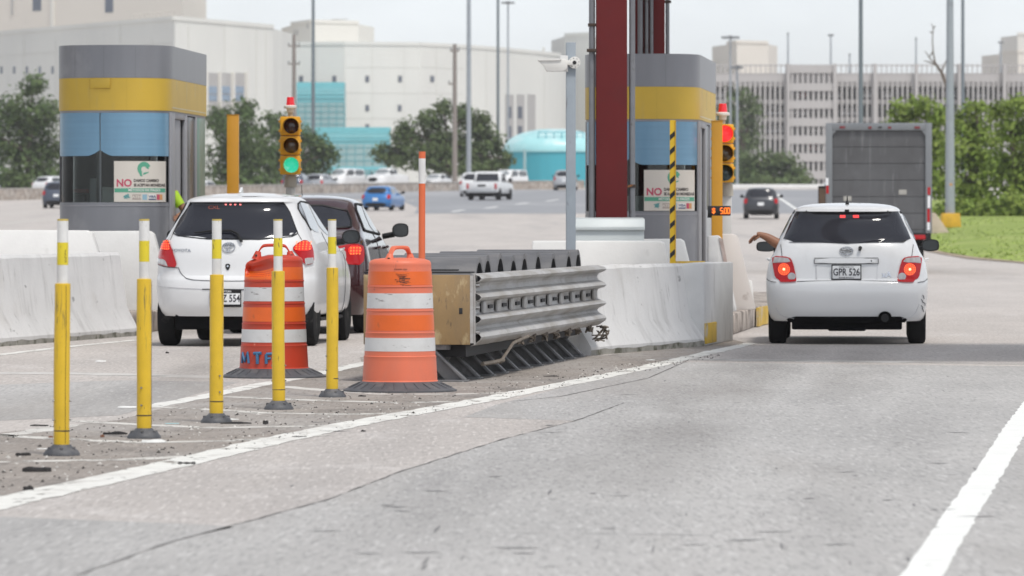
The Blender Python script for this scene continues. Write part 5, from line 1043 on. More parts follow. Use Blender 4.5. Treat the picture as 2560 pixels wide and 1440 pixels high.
e = pr(573, 619); mb = MB(); mb.tube([r(.012)(*q) for q in ellipse(e[0], e[1], .066, .046)], .006, 6, closed=True); mb.tube([r(.012)(*q) for q in ellipse(e[0], e[1]+.016, .044, .017)], .005, 6, closed=True); mb.tube([r(.012)(*q) for q in ellipse(e[0], e[1]-.002, .018, .038)], .005, 6, closed=True); mb.build('emblem', M_chrome, c2.o)
vs, _ = text2d('TOYOTA', .042); write(MB(), 'TOYOTA', .042, lambda u, v: r(.006)(u*1.25+pr(450, 627)[0], v+pr(450, 627)[1]), bold=.001).build('name_badge', M_chrome, c2.o, fix=False, smooth=False)
e = pr(571, 667); c2.patch('key_shield', [(e[0]-.024, e[1]+.03), (e[0]+.024, e[1]+.03), (e[0]+.026, e[1]-.005), (e[0], e[1]-.045), (e[0]-.026, e[1]-.005)], r(.008), M_trim); c2.patch('key_lock', ellipse(e[0], e[1]+.005, .011, .011, 12), r(.012), M_chrome, nu=4, nv=4, rnd=0)
MB().tube([r(.03)(*pr(488, 586)), r(.025)(*pr(530, 581)), r(.03)(*pr(580, 581)), r(.04)(*pr(596, 590)), r(.03)(*pr(607, 607))], [.007, .010, .012, .014, .016], 8).build('wiper_arm', M_trim, c2.o)
mb = MB()
for x in (566, 578, 590, 603): decal(mb, ellipse(*pr(x, 510.5), .012, .012, 10), r(.008), nu=3, nv=3)
mb.build('high_brake_lamp', mat('brake dots', (.7, .1, .1), .3, emit=((1, .22, .2), 1.5)), c2.o)
write(MB(), 'CXL', .05, lambda u, v: r(.006)(u*1.3+pr(535, 519)[0], v+pr(535, 519)[1]), bold=.001).build('sticker_letters', mat('dull orange sticker', (.22, .05, .03), .6), c2.o, fix=False, smooth=False)
MB().prism([(.72, 1.592), (.66, 1.60), (.78, 1.655), (.86, 1.598)], -.012, .012, 'x').build('antenna_fin', M_white2, c2.o, bevel=.004); MB().box((.0, .425, 1.512), (.03, .02, .018)).build('washer_nozzle', M_trim, c2.o)
sd1 = c2.side(1, .004)
for sg_ in (1, -1):
    sd1 = c2.side(sg_, .004); c2.patch('quarter_glass', [(.80, 1.20), (1.50, 1.17), (1.42, 1.49), (.86, 1.50), (.70, 1.40)], sd1, M_glass); c2.patch('door_glass', [(1.58, 1.16), (2.62, 1.13), (2.30, 1.33), (2.06, 1.47), (1.50, 1.49)], sd1, M_glass)
    c2.line('window_trim', [(.80, 1.20), (.70, 1.40), (.86, 1.505), (1.5, 1.495), (2.06, 1.475), (2.30, 1.335), (2.62, 1.13)], c2.side(sg_, .004), M_trim, .010)
    c2.line('door_gap', [(1.54, 1.18), (1.58, .8), (1.50, .45), (1.5, .32)], c2.side(sg_, .002)); c2.line('door_gap', [(2.62, 1.13), (2.68, .8), (2.62, .32)], c2.side(sg_, .002)); c2.line('sill_trim', [(1.0, .27), (2.7, .27)], c2.side(sg_, .01), M_trim, .02, 0)
    for y_ in (1.42, 2.40): MB().tube([c2.side(sg_, .01)(y_-.09, .98), c2.side(sg_, .045)(y_-.06, .985), c2.side(sg_, .045)(y_+.06, .985), c2.side(sg_, .01)(y_+.08, .98)], .012, 8).build('door_handle', M_white2, c2.o)
    c2.mirror(sg_*.955, 2.35, 1.13, .20, .155)
c2.line('roof_seam', [(.45, 1.555), (2.0, 1.56)], c2.side(1, .001), M_gap, .003, 0)
MB().bbox(-.60, .60, .16, .6, .175, .36).build('rear_beam', M_under, c2.o, bevel=.02)
MB().cyl((.38, .05, .22), (.38, .5, .22), .03, None, 14).build('exhaust_pipe', M_trim, c2.o)
# ------------------------------------------------------------------ maroon saloon ahead of it
D_ = 58.6; s_ = F/D_; x0 = 729
Wt = [(.22, .78), (.35, .82), (.6, .845), (.8, .842), (.95, .82), (1.08, .785), (1.16, .74), (1.3, .68), (1.5, .585), (1.545, .53), (1.575, .42), (1.595, .25), (1.603, .02)]
Rt = [(.22, .14), (.4, .02), (.6, 0), (.8, .02), (1.0, .05), (1.10, .12), (1.15, .30), (1.2, .48), (1.5, .98), (1.545, 1.08), (1.575, 1.25), (1.595, 1.5), (1.603, 1.9)]
Ft = [(.22, 4.2), (.5, 4.35), (.7, 4.3), (.85, 4.0), (.98, 3.6), (1.08, 3.3), (1.2, 3.1), (1.5, 2.6), (1.545, 2.5), (1.575, 2.4), (1.595, 2.3), (1.603, 2.1)]
c3 = Car('saloon_car', 'dark maroon saloon with lit tail lamp partly hidden by the rounded white hatchback', 'car', (X(x0, D_), D_, 0), RZ(x0, 2250), Wt, Rt, Ft, M_maroon, wheels=(.85, 3.4), rw=.30, bR=.5, pR=3.2)
r = c3.rear
c3.patch('rear_window', [(-.50, 1.475), (.50, 1.475), (.63, 1.24), (.55, 1.215), (-.55, 1.215), (-.63, 1.24)], r(.004), M_tint, nu=14); c3.line('window_trim', [(-.50, 1.475), (.50, 1.475), (.63, 1.24), (.55, 1.215), (-.55, 1.215)], r(.004), M_trim, .014)
mb = MB(); mb.lathe([(0, -.10), (.09, -.06), (.12, 0), (.09, .06), (0, .10)], 16, c=(.32, .0, 0), axis='x')
for sg_ in (1, -1):
    ts = [(.42*sg_, .98), (.62*sg_, 1.03), (.775*sg_, 1.03), (.80*sg_, .95), (.795*sg_, .79), (.62*sg_, .80), (.50*sg_, .87)]
    L_ = c3.patch('tail_lamp', ts, r(.012), M_tl, nu=12, nv=10); c3.patch('lit_lens', [(.63*sg_, 1.01), (.76*sg_, 1.01), (.775*sg_, .93), (.64*sg_, .90)], r(.016), M_brk, L_); c3.patch('clear_lens', [(.45*sg_, .97), (.60*sg_, .99), (.62*sg_, .83), (.52*sg_, .88)], r(.016), M_tlc, L_)
    mb2 = MB()
    for a in range(4):
        for b in range(3): decal(mb2, ellipse(sg_*(.66+.03*a), .92+.033*b, .010, .011, 8), r(.018), nu=2, nv=2)
    mb2.build('lamp_facets', M_brk2, L_)
    sd1 = c3.side(sg_, .004); c3.patch('rear_door_glass', [(1.02, 1.20), (1.75, 1.17), (1.72, 1.48), (1.22, 1.48)], sd1, M_glass); c3.patch('front_door_glass', [(1.84, 1.165), (2.95, 1.12), (2.45, 1.46), (1.82, 1.48)], sd1, M_glass)
    c3.line('window_trim', [(.98, 1.20), (1.2, 1.495), (1.8, 1.495), (2.45, 1.48), (2.98, 1.12), (.98, 1.19)], sd1, M_trim, .016)
    for y_ in (1.62, 2.55): MB().tube([c3.side(sg_, .01)(y_-.09, .98), c3.side(sg_, .045)(y_-.06, .985), c3.side(sg_, .045)(y_+.06, .985), c3.side(sg_, .01)(y_+.08, .98)], .014, 8).build('door_handle', M_maroon, c3.o)
    c3.mirror(sg_*1.00, 2.62, 1.19, .20, .17); c3.line('door_gap', [(1.79, 1.15), (1.82, .5), (1.7, .3)], c3.side(sg_, .002))
c3.line('boot_gap', [(-.6, 1.10), (-.5, .75), (.5, .75), (.6, 1.10)], r(.002)); plate(c3, 0, .86, .30, .15, 'IKD 207', r(.004))
MB().cyl((-.1, 1.9, 1.60), (-.12, 2.0, 1.72), .004, .003, 6).build('antenna', M_trim, c3.o); MB().bbox(-.5, .5, .2, .6, .16, .3).build('rear_beam', M_under, c3.o)
# ------------------------------------------------------------------ far traffic
def far_car(name, label, cat, px_, py_, vp, paint, w=.88, h=1.5, L_=4.3, kind='hatch', group=None, facing=False, scale=1.0, d=None, z=None, rzadd=0):
    p = P(px_, py_) if d is None else Vector((X(px_, d), d, zg(d) if z is None else z)); zb = .98*h/1.5 if kind != 'pickup' else 1.10
    e = h
    Wt = [(.25, w*.92), (.4, w*.97), (.7, w), (zb-.1, w*.98), (zb, w*.94), (e-.12, w*.74 if kind != 'van' else w*.86), (e-.06, w*.64), (e-.02, w*.4), (e, .02)]
    if kind == 'pickup': zb = 1.30; Wt = [(.3, w*.92), (.45, w*.97), (.8, w), (zb-.03, w*.985), (zb+.02, w*.86), (zb+.2, w*.82), (e-.12, w*.70), (e-.06, w*.6), (e-.02, w*.4), (e, .02)]
    rb = {'hatch': .25, 'suv': .12, 'van': .06, 'pickup': 1.75, 'saloon': .55}[kind]; ro = {'hatch': .55, 'suv': .32, 'van': .14, 'pickup': 1.95, 'saloon': 1.15}[kind]
    Rt = [(.25, .12), (.45, 0), (.7, .0), (zb-.06, .05), (zb+.02, rb), (e-.12, ro), (e-.06, ro+.15), (e-.02, ro+.5), (e, ro+.8)]
    hd = {'hatch': 1.1, 'suv': 1.2, 'van': .75, 'pickup': 1.5, 'saloon': 1.2}[kind]; yw = L_-hd
    Ft = [(.25, L_-.12), (.5, L_), (.72, L_-.03), (zb-.13, L_-.25), (zb, yw+.15), (e-.12, yw-.55), (e-.06, yw-.7), (e-.02, yw-.95), (e, yw-1.15)]
    c = Car(name, label, cat, tuple(p), RZ(0, vp)+rzadd+(math.pi if facing else 0), Wt, Rt, Ft, paint, group=group, wheels=(.85, L_-.85), rw=.33 if kind in ('hatch', 'saloon') else .38, tw=.22, arch=False, step=.07)
    if facing: c.o.location = c.o.location+Vector((0, L_, 0))
    r = c.rear; zt = e-.14; zw = zb+.05
    c.patch('rear_window', [(-w*.70, zt), (w*.70, zt), (w*.82, zw), (-w*.82, zw)], r(.01), M_tint, nu=8, nv=5); c.patch('bumper', [(-w*.9, .48), (w*.9, .48), (w*.86, .27), (-w*.86, .27)], r(.012), M_trim if kind != 'pickup' else M_rim, nu=8, nv=3)
    for sg_ in (1, -1):
        c.patch('tail_lamp', [(sg_*w*.94, zb-.02), (sg_*w*.72, zb-.02), (sg_*w*.76, zb-.28), (sg_*w*.96, zb-.28)] if kind != 'pickup' else [(sg_*w*.97, zb-.12), (sg_*w*.82, zb-.12), (sg_*w*.82, zb-.42), (sg_*w*.97, zb-.42)], r(.014), M_tl, nu=4, nv=4)
        y0 = rb+.30; c.patch('side_window', [(y0+.05, zw), ((y0+yw)/2-.03, zw), ((y0+yw)/2-.06, zt), (max(ro+.25, y0+.1), zt)], c.side(sg_, .01), M_glass, nu=5, nv=4); c.patch('side_window', [((y0+yw)/2+.03, zw), (yw-.25, zw), (yw-.75, zt), ((y0+yw)/2, zt)], c.side(sg_, .01), M_glass, nu=5, nv=4)
        c.mirror(sg_*(w+.10), yw-.35, zb+.12, .2, .17, glass=False)
        if facing: c.patch('headlamp', [(sg_*w*.88, .82*zb), (sg_*w*.5, .76*zb), (sg_*w*.5, .64*zb), (sg_*w*.88, .68*zb)], c.front(.014), M_head, nu=4, nv=3)
    c.patch('plate', [(-.16, zb-.22), (.16, zb-.22), (.16, zb-.38), (-.16, zb-.38)], r(.02), M_plate if kind != 'pickup' else M_trim, nu=2, nv=2, rnd=0)
    c.patch('windscreen', [(-w*.62, zt), (w*.62, zt), (w*.76, zb+.08), (-w*.76, zb+.08)], c.front(.012), M_tint if not facing else mat('pale windscreen', (.22, .24, .25), .08, var=.2, scale=2, coat=.8), nu=8, nv=5)
    c.patch('grille', [(-w*.45, .78*zb), (w*.45, .78*zb), (w*.42, .50*zb), (-w*.42, .50*zb)], c.front(.012), M_trim, nu=5, nv=3)
    return c
far_car('sport_utility_car', 'black sport utility car driving away ahead of the box truck', 'car', 1902, 548, 2080, M_dgrey, .93, 1.66, 4.6, 'suv')
far_car('hatchback_car', 'bright blue hatchback driving away on the far carriageway', 'car', 938, 527, 2000, M_bluec, .92, 1.5, 4.3, 'hatch', rzadd=-.16)
p = P(1204, 501); t = thing('pickup_truck', 'white pickup truck driving away, its black plate on the tailgate', 'pickup', tuple(p), RZ(0, 2200)-.12); t.scale = (1.12, 1.12, 1.12)
MB().prism([(0, .55), (.02, 1.14), (1.75, 1.16), (3.6, 1.16), (5.2, 1.08), (5.45, .95), (5.5, .5), (4.9, .45), (.9, .45)], -.98, .98, 'x').build('body', M_white2, t, bevel=.06)
MB().prism([(1.85, 1.14), (2.02, 1.78), (2.2, 1.84), (3.2, 1.84), (4.05, 1.14)], -.86, .86, 'x').build('cab', M_white2, t, bevel=.10)
MB().prism([(-.74, 1.24), (.74, 1.24), (.66, 1.70), (-.66, 1.70)], 1.92, 2.10, 'y', fn=lambda q: Vector((q.x, q.y-.10+(q.z-1.14)*.26, q.z))).build('rear_window', M_tint, t)
MB().prism([(2.25, 1.22), (3.75, 1.2), (3.15, 1.72), (2.3, 1.72)], -.875, .875, 'x').build('side_window', M_tint, t)
MB().bbox(-.95, .95, -.10, .04, .48, .66).build('bumper', M_rim, t, bevel=.02); MB().bbox(-.26, .26, -.02, .02, .86, 1.0).build('plate', M_trim, t, bevel=.01); MB().bbox(-.7, .7, -.012, .02, .70, 1.08).build('tailgate', M_white2, t, bevel=.02)
MB().bbox(-.8, .8, .1, 5.2, .25, .5).build('underbody', M_under, t)
for sg_ in (-1, 1):
    MB().bbox(sg_*.90-.07, sg_*.90+.07, -.03, .1, .72, 1.05).build('tail_lamp', M_tl, t, bevel=.02)
    MB().bbox(sg_*1.12-.12, sg_*1.12+.12, 3.6, 3.7, 1.2, 1.42).build('mirror', M_trim, t, bevel=.02)
    for y in (1.0, 4.5): MB().lathe([(.22, -.12), (.36, -.13), (.40, -.08), (.40, .08), (.36, .13), (.22, .12)], 24, c=(sg_*.88, y, .40), axis='x').build('wheel', M_tyre, t)
far_car('delivery_van', 'white vehicle driving beyond the white pickup truck and half hidden by it', 'van', 1178, 492, 2100, M_white2, .95, 1.85, 4.8, 'suv', rzadd=-.05)
far_car('minivan', 'silver minivan driving away, half hidden by the camera pole', 'van', 1410, 476, 2100, M_silver, .95, 1.72, 4.8, 'suv')
far_car('sport_utility_car', 'dark blue-grey car at the left edge beside the toll booth', 'car', 140, 521, 1900, M_navy, .92, 1.68, 4.5, 'suv')
far_car('sport_utility_car', 'dark car behind the green traffic light next to the stone wall', 'car', 728, 484, 2000, M_navy, .92, 1.65, 4.5, 'suv', rzadd=-.12)
far_car('saloon_car', 'silver car just ahead of the dark car behind the traffic light', 'car', 780, 482, 2000, M_silver, .90, 1.55, 4.5, 'hatch', rzadd=-.25)
far_car('delivery_van', 'white van coming the other way behind the stone wall, left of the white pickup', 'van', 893, 0, 1500, M_white, .92, 1.9, 4.6, 'van', facing=True, d=452, z=4.0, rzadd=-.5)
far_car('pickup_truck', 'white pickup coming the other way behind the stone wall', 'pickup', 998, 0, 1500, M_white, 1.0, 1.9, 5.3, 'pickup', facing=True, d=452, z=4.05, rzadd=-.45)
far_car('saloon_car', 'low white saloon behind the stone wall beside the utility pole', 'car', 1112, 0, 1500, M_white, .9, 1.45, 4.5, 'saloon', facing=True, d=458, z=4.05, rzadd=-.35)
far_car('delivery_van', 'white van behind the stone wall between the pickup and the silver minivan', 'van', 1302, 0, 1400, M_white, .95, 1.95, 4.8, 'van', facing=True, d=462, z=3.95, rzadd=-.45)
far_car('saloon_car', 'white car behind the stone wall at the far left', 'car', 96, 0, 1500, M_white, .9, 1.45, 4.5, 'hatch', facing=False, d=405, z=3.35, rzadd=-.6)
far_car('hatchback_car', 'white car glimpsed between the left booth and the orange post', 'car', 520, 0, 1500, M_white, .88, 1.5, 4.4, 'hatch', facing=True, d=420, z=3.1, rzadd=-.5)
# ------------------------------------------------------------------ box truck
D_ = 118.0; s_ = F/D_; zb = zg(D_); t = thing('box_truck', 'grey box truck with a grimy roll-up door driving away on the right', 'truck', (X(2197, D_), D_, zb), RZ(0, 2215))
M_tr = mat('pale grey truck body', (.18, .192, .203), .5, var=.07, scale=1.2, spots=[((.22, .22, .225), 1.5, .52, .72, (1, 1, .4), .6)]); M_door = mat('grimy grey roll door', (.10, .102, .107), .6, var=.14, scale=1.0, spots=[((.07, .07, .073), .8, .44, .64, (1, 1, .8), .9), ((.20, .205, .21), 3.5, .58, .68, (2.5, 1, .3), .5)])
w = 265/s_/2; zt = Z(307, D_)-zb; zf = Z(583, D_)-zb; q = lambda x, y: ((x-2197)/s_, Z(y, D_)-zb)
mb = MB(); ix0, iz1 = q(2081, 326); ix1, iz0 = q(2313, 575); 
mb.bbox(-w, w, .09, 6.2, zf, zt); mb.build('cargo_box', M_tr, t, bevel=.02)
mb = MB(); mb.bbox(-w, ix0, 0, .10, zf, zt-.02); mb.bbox(ix1, w, 0, .10, zf, zt-.02); mb.bbox(ix0, ix1, 0, .10, iz1, zt-.02); mb.prism([(ix0, iz1), (ix0+.09, iz1), (ix0, iz1-.12)], .005, .1, 'y'); mb.prism([(ix1, iz1), (ix1, iz1-.12), (ix1-.09, iz1)], .005, .1, 'y'); mb.build('rear_frame', M_tr, t, bevel=.01)
d_ = thing('x', None, None); bpy.data.objects.remove(d_)
n = 6; dm = MB(); rows = []
for k in range(n):
    z0, z1 = iz0+(iz1-iz0)*k/n, iz0+(iz1-iz0)*(k+1)/n
    for zz_, yy in ((z0, .082), (z0+.012, .066), (z1-.012, .066), (z1, .082)): rows.append([Vector((ix0+(ix1-ix0)*j/10, yy, zz_)) for j in range(11)])
door = dm.grid(rows).build('roll_door', M_door, t, ang=15)
MB().bbox(-.9, .9, .05, .07, iz0+.02, iz0+.06).build('door_bar', M_door, door)
for x, y, ww in ((2106, 318, 14), (2175, 319, 9), (2224, 319, 9), (2293, 319, 14)): a = q(x, y); MB().box((a[0], -.01, a[1]), (ww/s_, .03, .055)).build('marker_lamp', M_tld, t, bevel=.01)
a = q(2200, 318); MB().box((a[0], -.01, a[1]), (.08, .03, .03)).build('camera_nub', M_trim, t)
for x, y0, y1 in ((2069, 464, 484), (2322, 468, 487), (2321, 522, 556)): a = q(x, y0); b = q(x, y1); MB().bbox(a[0]-.03, a[0]+.03, -.006, .004, b[1], a[1]).build('reflector', M_tl, t)
for x, y0, y1 in ((2068, 445, 463), (2322, 490, 520), (2321, 556, 575)): a = q(x, y0); b = q(x, y1); MB().bbox(a[0]-.03, a[0]+.03, -.006, .004, b[1], a[1]).build('white_reflector', M_plate, t)
MB().bbox(-w+.02, w-.02, .02, .16, zf-.16, zf-.002).build('bumper', M_trim, t, bevel=.01)
for x in (-w+.26, w-.32): MB().box((x, .0, zf-.09), (.34, .04, .10)).build('tail_lamp', M_tl, t, bevel=.01)
for x in (-w+.34, w-.34):
    for y in (1.6, 6.6): MB().lathe([(.25, -.16), (.45, -.16), (.48, -.10), (.48, .10), (.45, .16), (.25, .16)], 28, c=(x, y, .48), axis='x').build('wheel', M_tyre, t)
MB().bbox(-.16, .16, -.004, .02, zf-.13, zf-.02).build('licence_plate', M_plate, t)
for x, z in ((-.72, 1.75), (.55, 1.9), (-.3, 1.45)): MB().bbox(x-.09, x+.09, .060, .064, z-.05, z+.06).build('sticker', mat('faded sticker', (.34, .33, .30), .6, var=.2, scale=9), door)
MB().bbox(-.10, .10, .03, .06, iz0+.16, iz0+.30).build('door_latch', M_trim, door)
MB().bbox(-.5, .5, .3, 8.2, .5, zf-.01).build('chassis', M_under, t); MB().bbox(-.55, .55, .9, 1.1, .3, .55).build('axle_beam', M_under, t)
MB().bbox(-1.08, 1.08, 6.35, 8.4, .45, 2.5).build('cab', M_tr, t, bevel=.08)
for sg_ in (-1,):
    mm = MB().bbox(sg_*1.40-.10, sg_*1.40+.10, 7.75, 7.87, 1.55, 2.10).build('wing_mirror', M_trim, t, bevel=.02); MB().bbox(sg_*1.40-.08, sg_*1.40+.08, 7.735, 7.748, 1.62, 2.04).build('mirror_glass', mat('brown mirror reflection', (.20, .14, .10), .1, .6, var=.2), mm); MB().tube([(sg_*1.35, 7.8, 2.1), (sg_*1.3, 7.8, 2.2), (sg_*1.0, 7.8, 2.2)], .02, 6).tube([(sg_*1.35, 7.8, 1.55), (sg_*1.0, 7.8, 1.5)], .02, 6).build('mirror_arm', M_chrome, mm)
# ================================================================== BACKGROUND: TREES, BUILDINGS, POLES
M_leafA = leafmat('shrubby green leaves', (.085, .135, .045), (.14, .19, .065)); M_leafB = leafmat('bright tropical leaves', (.19, .27, .05), (.32, .39, .09)); M_leafC = leafmat('dull olive leaves', (.10, .145, .055), (.15, .19, .075))
M_bark = mat('grey brown bark', (.13, .10, .08), .9, var=.3, scale=3, bump=.6, bscale=12)
def leaves(mb, c, rx, rz, ry, n, sl, rng):
    """leaf-sized faces spread through one clump, denser to its outside, with sub-clumps so the outline stays uneven."""
    subs = [Vector((rng.gauss(0, 1), rng.gauss(0, 1), rng.gauss(0, 1))).normalized() for _ in range(14)]
    for _ in range(n):
        d = Vector((rng.gauss(0, 1), rng.gauss(0, 1), rng.gauss(0, 1))).normalized()
        if rng.random() < .72: d = (d*.48+rng.choice(subs)).normalized()
        r = rng.random()**.42*(.80+.48*rng.random()**2); p = Vector((c.x+d.x*rx*r, c.y+d.y*ry*r, c.z+d.z*rz*r))
        nn = (d+Vector((rng.gauss(0, .5), rng.gauss(0, .5), .5+rng.gauss(0, .5)))).normalized(); a = nn.orthogonal().normalized(); a = Matrix.Rotation(rng.random()*6.28, 3, nn) @ a; b = nn.cross(a); s = sl*(.55+.9*rng.random())
        o = len(mb.v); mb.v += [tuple(p-a*s), tuple(p+b*s*.55), tuple(p+a*s), tuple(p-b*s*.55)]; mb.f.append((o, o+1, o+2, o+3)); mb.m.append(0)
def tree(name, label, px, D, blobs, m, leaf=.14, dens=2.0, group=None, base=None, cat='tree', ry=1.0, bare=False):
    rng = random.Random(int(px*7+D)); zb = zg(D) if base is None else base; o = thing(name, label, cat, (X(px, D), D, zb), 0, group); s = F/D; mb = MB(); tb = MB()
    org = Vector((X(px, D), D, zb)); top = max(blobs, key=lambda b: -b[1])
    H = Z(top[1], D)-zb; mid = Vector((0, 0, max(.8, H*.38)))
    tb.tube([Vector((0, 0, -.3)), Vector((.05, 0, mid.z*.5)), mid], [H*.035+.08, H*.028+.06, H*.022+.05], 9)
    for cx, cy, rx, rz in blobs:
        dy = rng.uniform(-.6, .6)*rx/s; c = Vector((X(cx, D), D+dy, Z(cy, D)))-org
        n = int(math.pi*rx*rz/((leaf*s)**2*.55)*dens); leaves(mb, c, rx/s, rz/s, max(rx, rz)/s*ry, n, leaf, rng)
        if c.z > mid.z*.6: tb.tube([mid*.9, mid.lerp(c, .5)+Vector((rng.uniform(-.3, .3), 0, .2)), c, c+Vector((rng.uniform(-1, 1)*rx/s*.5, 0, rz/s*.5))], [H*.016+.03, H*.012+.02, H*.007+.015, .01], 6)
    mb.build('crown', m, o, smooth=False, fix=False); tb.build('trunk', M_bark, o)
    return o
tree('broadleaf_tree', 'dark green tree at the left edge behind the left toll booth', 70, 455, [(85, 212, 40, 34), (30, 270, 55, 55), (105, 285, 55, 55), (40, 360, 80, 70), (115, 375, 60, 70), (60, 440, 90, 50), (-50, 330, 70, 110), (125, 450, 60, 45)], M_leafA, .22, group='trees behind the far carriageway')
tree('broadleaf_tree', 'dense green tree right of the left booth behind the orange post', 590, 452, [(555, 298, 52, 42), (618, 272, 36, 32), (600, 330, 80, 50), (560, 400, 75, 70), (640, 390, 70, 60), (600, 450, 110, 40)], M_leafA, .22, group='trees behind the far carriageway')
tree('broadleaf_tree', 'spreading green tree behind the green traffic light', 735, 456, [(690, 318, 55, 40), (745, 345, 55, 45), (795, 365, 42, 36), (828, 388, 26, 22), (700, 390, 70, 60), (770, 415, 65, 45), (740, 450, 100, 32)], M_leafA, .22, group='trees behind the far carriageway')
tree('broadleaf_tree', 'broad olive green tree in front of the long pale building, behind the utility pole', 1120, 470, [(1108, 268, 28, 24), (1155, 290, 44, 36), (1080, 298, 42, 32), (1190, 318, 48, 40), (1214, 293, 17, 16), (1030, 325, 48, 36), (1000, 338, 26, 22), (955, 385, 38, 26), (1000, 385, 60, 36), (1080, 365, 80, 55), (1165, 375, 80, 55), (1225, 360, 46, 42), (1262, 396, 32, 22), (1120, 415, 130, 30), (1230, 412, 55, 22)], M_leafC, .22, dens=2.2, group='trees behind the far carriageway')
tree('broadleaf_tree', 'hazy tree in front of the parking garage behind the red traffic light', 1855, 620, [(1850, 245, 42, 34), (1880, 285, 40, 42), (1830, 300, 40, 50), (1860, 350, 50, 60), (1830, 420, 60, 60)], M_leafC, .26, dens=1.5, group='trees before the parking garage', base=3)
tree('broadleaf_tree', 'low round hazy tree above the road crest left of the box truck', 1925, 520, [(1895, 415, 55, 40), (1950, 408, 48, 36), (1985, 435, 42, 34), (1870, 445, 45, 32), (1930, 455, 90, 26), (2010, 455, 35, 22)], M_leafC, .24, dens=2.4, group='trees before the parking garage', base=3.6)
for lab, px, D, bl in (('bright green tree right behind the box truck roof', 2290, 262, [(2255, 275, 45, 30), (2300, 262, 45, 30), (2335, 285, 45, 40), (2240, 315, 40, 36), (2290, 330, 60, 50), (2340, 355, 55, 55), (2300, 420, 60, 60), (2350, 450, 55, 60)]),
        ('bright green tree just right of the thick grey mast', 2430, 255, [(2400, 300, 45, 36), (2440, 270, 40, 26), (2450, 320, 60, 48), (2400, 380, 60, 55), (2470, 390, 60, 60), (2420, 460, 70, 60), (2460, 520, 70, 50)]),
        ('tall bright green tree at the right edge of the picture', 2540, 248, [(2500, 275, 50, 34), (2550, 262, 50, 36), (2530, 320, 60, 50), (2600, 330, 70, 70), (2530, 400, 65, 60), (2580, 460, 80, 70), (2520, 480, 60, 60), (2620, 400, 70, 80)])):
    tree('broadleaf_tree', lab, px, D, bl, M_leafB, .15, dens=1.7, group='trees beyond the grass bank')
for lab, px, D, bl in (('low leafy bush at the foot of the thick grey mast', 2390, 242, [(2360, 530, 36, 30), (2410, 520, 45, 40), (2380, 550, 40, 20), (2440, 548, 40, 24)]), ('leafy bush on the grass bank at the right edge', 2520, 240, [(2480, 530, 45, 40), (2535, 515, 50, 45), (2510, 552, 60, 22), (2575, 545, 50, 26), (2620, 530, 50, 40)])):
    tree('leafy_bush', lab, px, D, bl, M_leafB, .13, dens=2.6, group='bushes on the grass bank', cat='bush')
D_ = 300; o = thing('dead_tree', 'leafless bare tree sticking up left of the thick grey mast', 'tree', (X(2372, D_), D_, zg(D_)), 0); org = o.location.copy(); q = lambda x, y, dy=0: at(x, y, D_)-org+Vector((0, dy, 0)); mb = MB()
mb.tube([Vector((0, 0, -.2)), q(2374, 330), q(2366, 214), q(2354, 182), q(2338, 158)], [.16, .14, .11, .09, .07], 7); o2 = mb.build('trunk', M_bark, o)
mb = MB()
for pts in ([(2338, 158), (2333, 130), (2331, 100), (2333, 72), (2329, 58)], [(2338, 158), (2326, 148), (2318, 135), (2312, 128)], [(2333, 128), (2324, 142)], [(2340, 162), (2322, 155), (2310, 152)], [(2332, 82), (2324, 80)], [(2354, 182), (2362, 160), (2366, 150)], [(2333, 72), (2338, 64)]): mb.tube([q(*p) for p in pts], [.05-.04*k/len(pts) for k in range(len(pts))], 5)
mb.build('branches', M_bark, o)
# ------------------------------------------------------------------ buildings
M_bA = mat('pale stucco', (.71, .71, .67), .9, var=.03, scale=.06, spots=[((.50, .50, .49), .05, .5, .75, (1, 1, .3), .5)]); M_bB = mat('cream stucco', (.70, .655, .59), .9, var=.03, scale=.06); M_bC = mat('warm pale stucco', (.70, .68, .63), .9, var=.03, scale=.06)
M_win = mat('far window', (.12, .14, .18), .2, var=.1, scale=.2); M_winb = mat('blue far window', (.22, .30, .40), .2, var=.2, scale=.5); M_jnt = mat('joint stucco', (.61, .605, .565), .9, var=.03, scale=.1); M_rec = mat('shaded recess stucco', (.42, .41, .40), .9, var=.04)  # M_rec's darker stucco paints recess shade, the bays are not cut into walls
def plan(name, label, pts, ytop, dtop, m, back=25, parts=()):
    """a building from plan points (photo column, distance); its roof is at the height seen at row ytop, distance dtop."""
    V = [Vector((X(px, d), d, 0)) for px, d in pts]; zt = Z(ytop, dtop); o = thing(name, label, 'building', (V[0].x, V[0].y, 0), 0)
    poly = [(v.x-V[0].x, v.y-V[0].y) for v in V]+[(V[-1].x-V[0].x+2, V[-1].y-V[0].y+back), (-2, back+max(0, V[-1].y-V[0].y))]
    MB().prism(poly, 0, zt, 'z').build('walls', m, o, ang=12)
    pr = MB(); 
    for a, b in zip(poly[:len(pts)-1], poly[1:len(pts)]):
        a = Vector((*a, zt)); b = Vector((*b, zt)); t = (b-a).normalized(); n = Vector((t.y, -t.x, 0)); pr.add([a+n*.12, b+n*.12, b-n*.4, a-n*.4, a+n*.12+Vector((0, 0, .5)), b+n*.12+Vector((0, 0, .5)), b-n*.4+Vector((0, 0, .5)), a-n*.4+Vector((0, 0, .5))], [(0, 1, 5, 4), (1, 2, 6, 5), (2, 3, 7, 6), (3, 0, 4, 7), (4, 5, 6, 7), (3, 2, 1, 0)])
    pr.build('parapet', m, o); return o, V[0], zt
def facept(A, B, px):  # the point where the column px meets the wall between two plan points
    a = Vector((X(*A), A[1])); b = Vector((X(*B), B[1])); k = (px-CX)/F
    t = (a.x-k*a.y)/((k*(b.y-a.y))-(b.x-a.x)); return a.lerp(b, t)
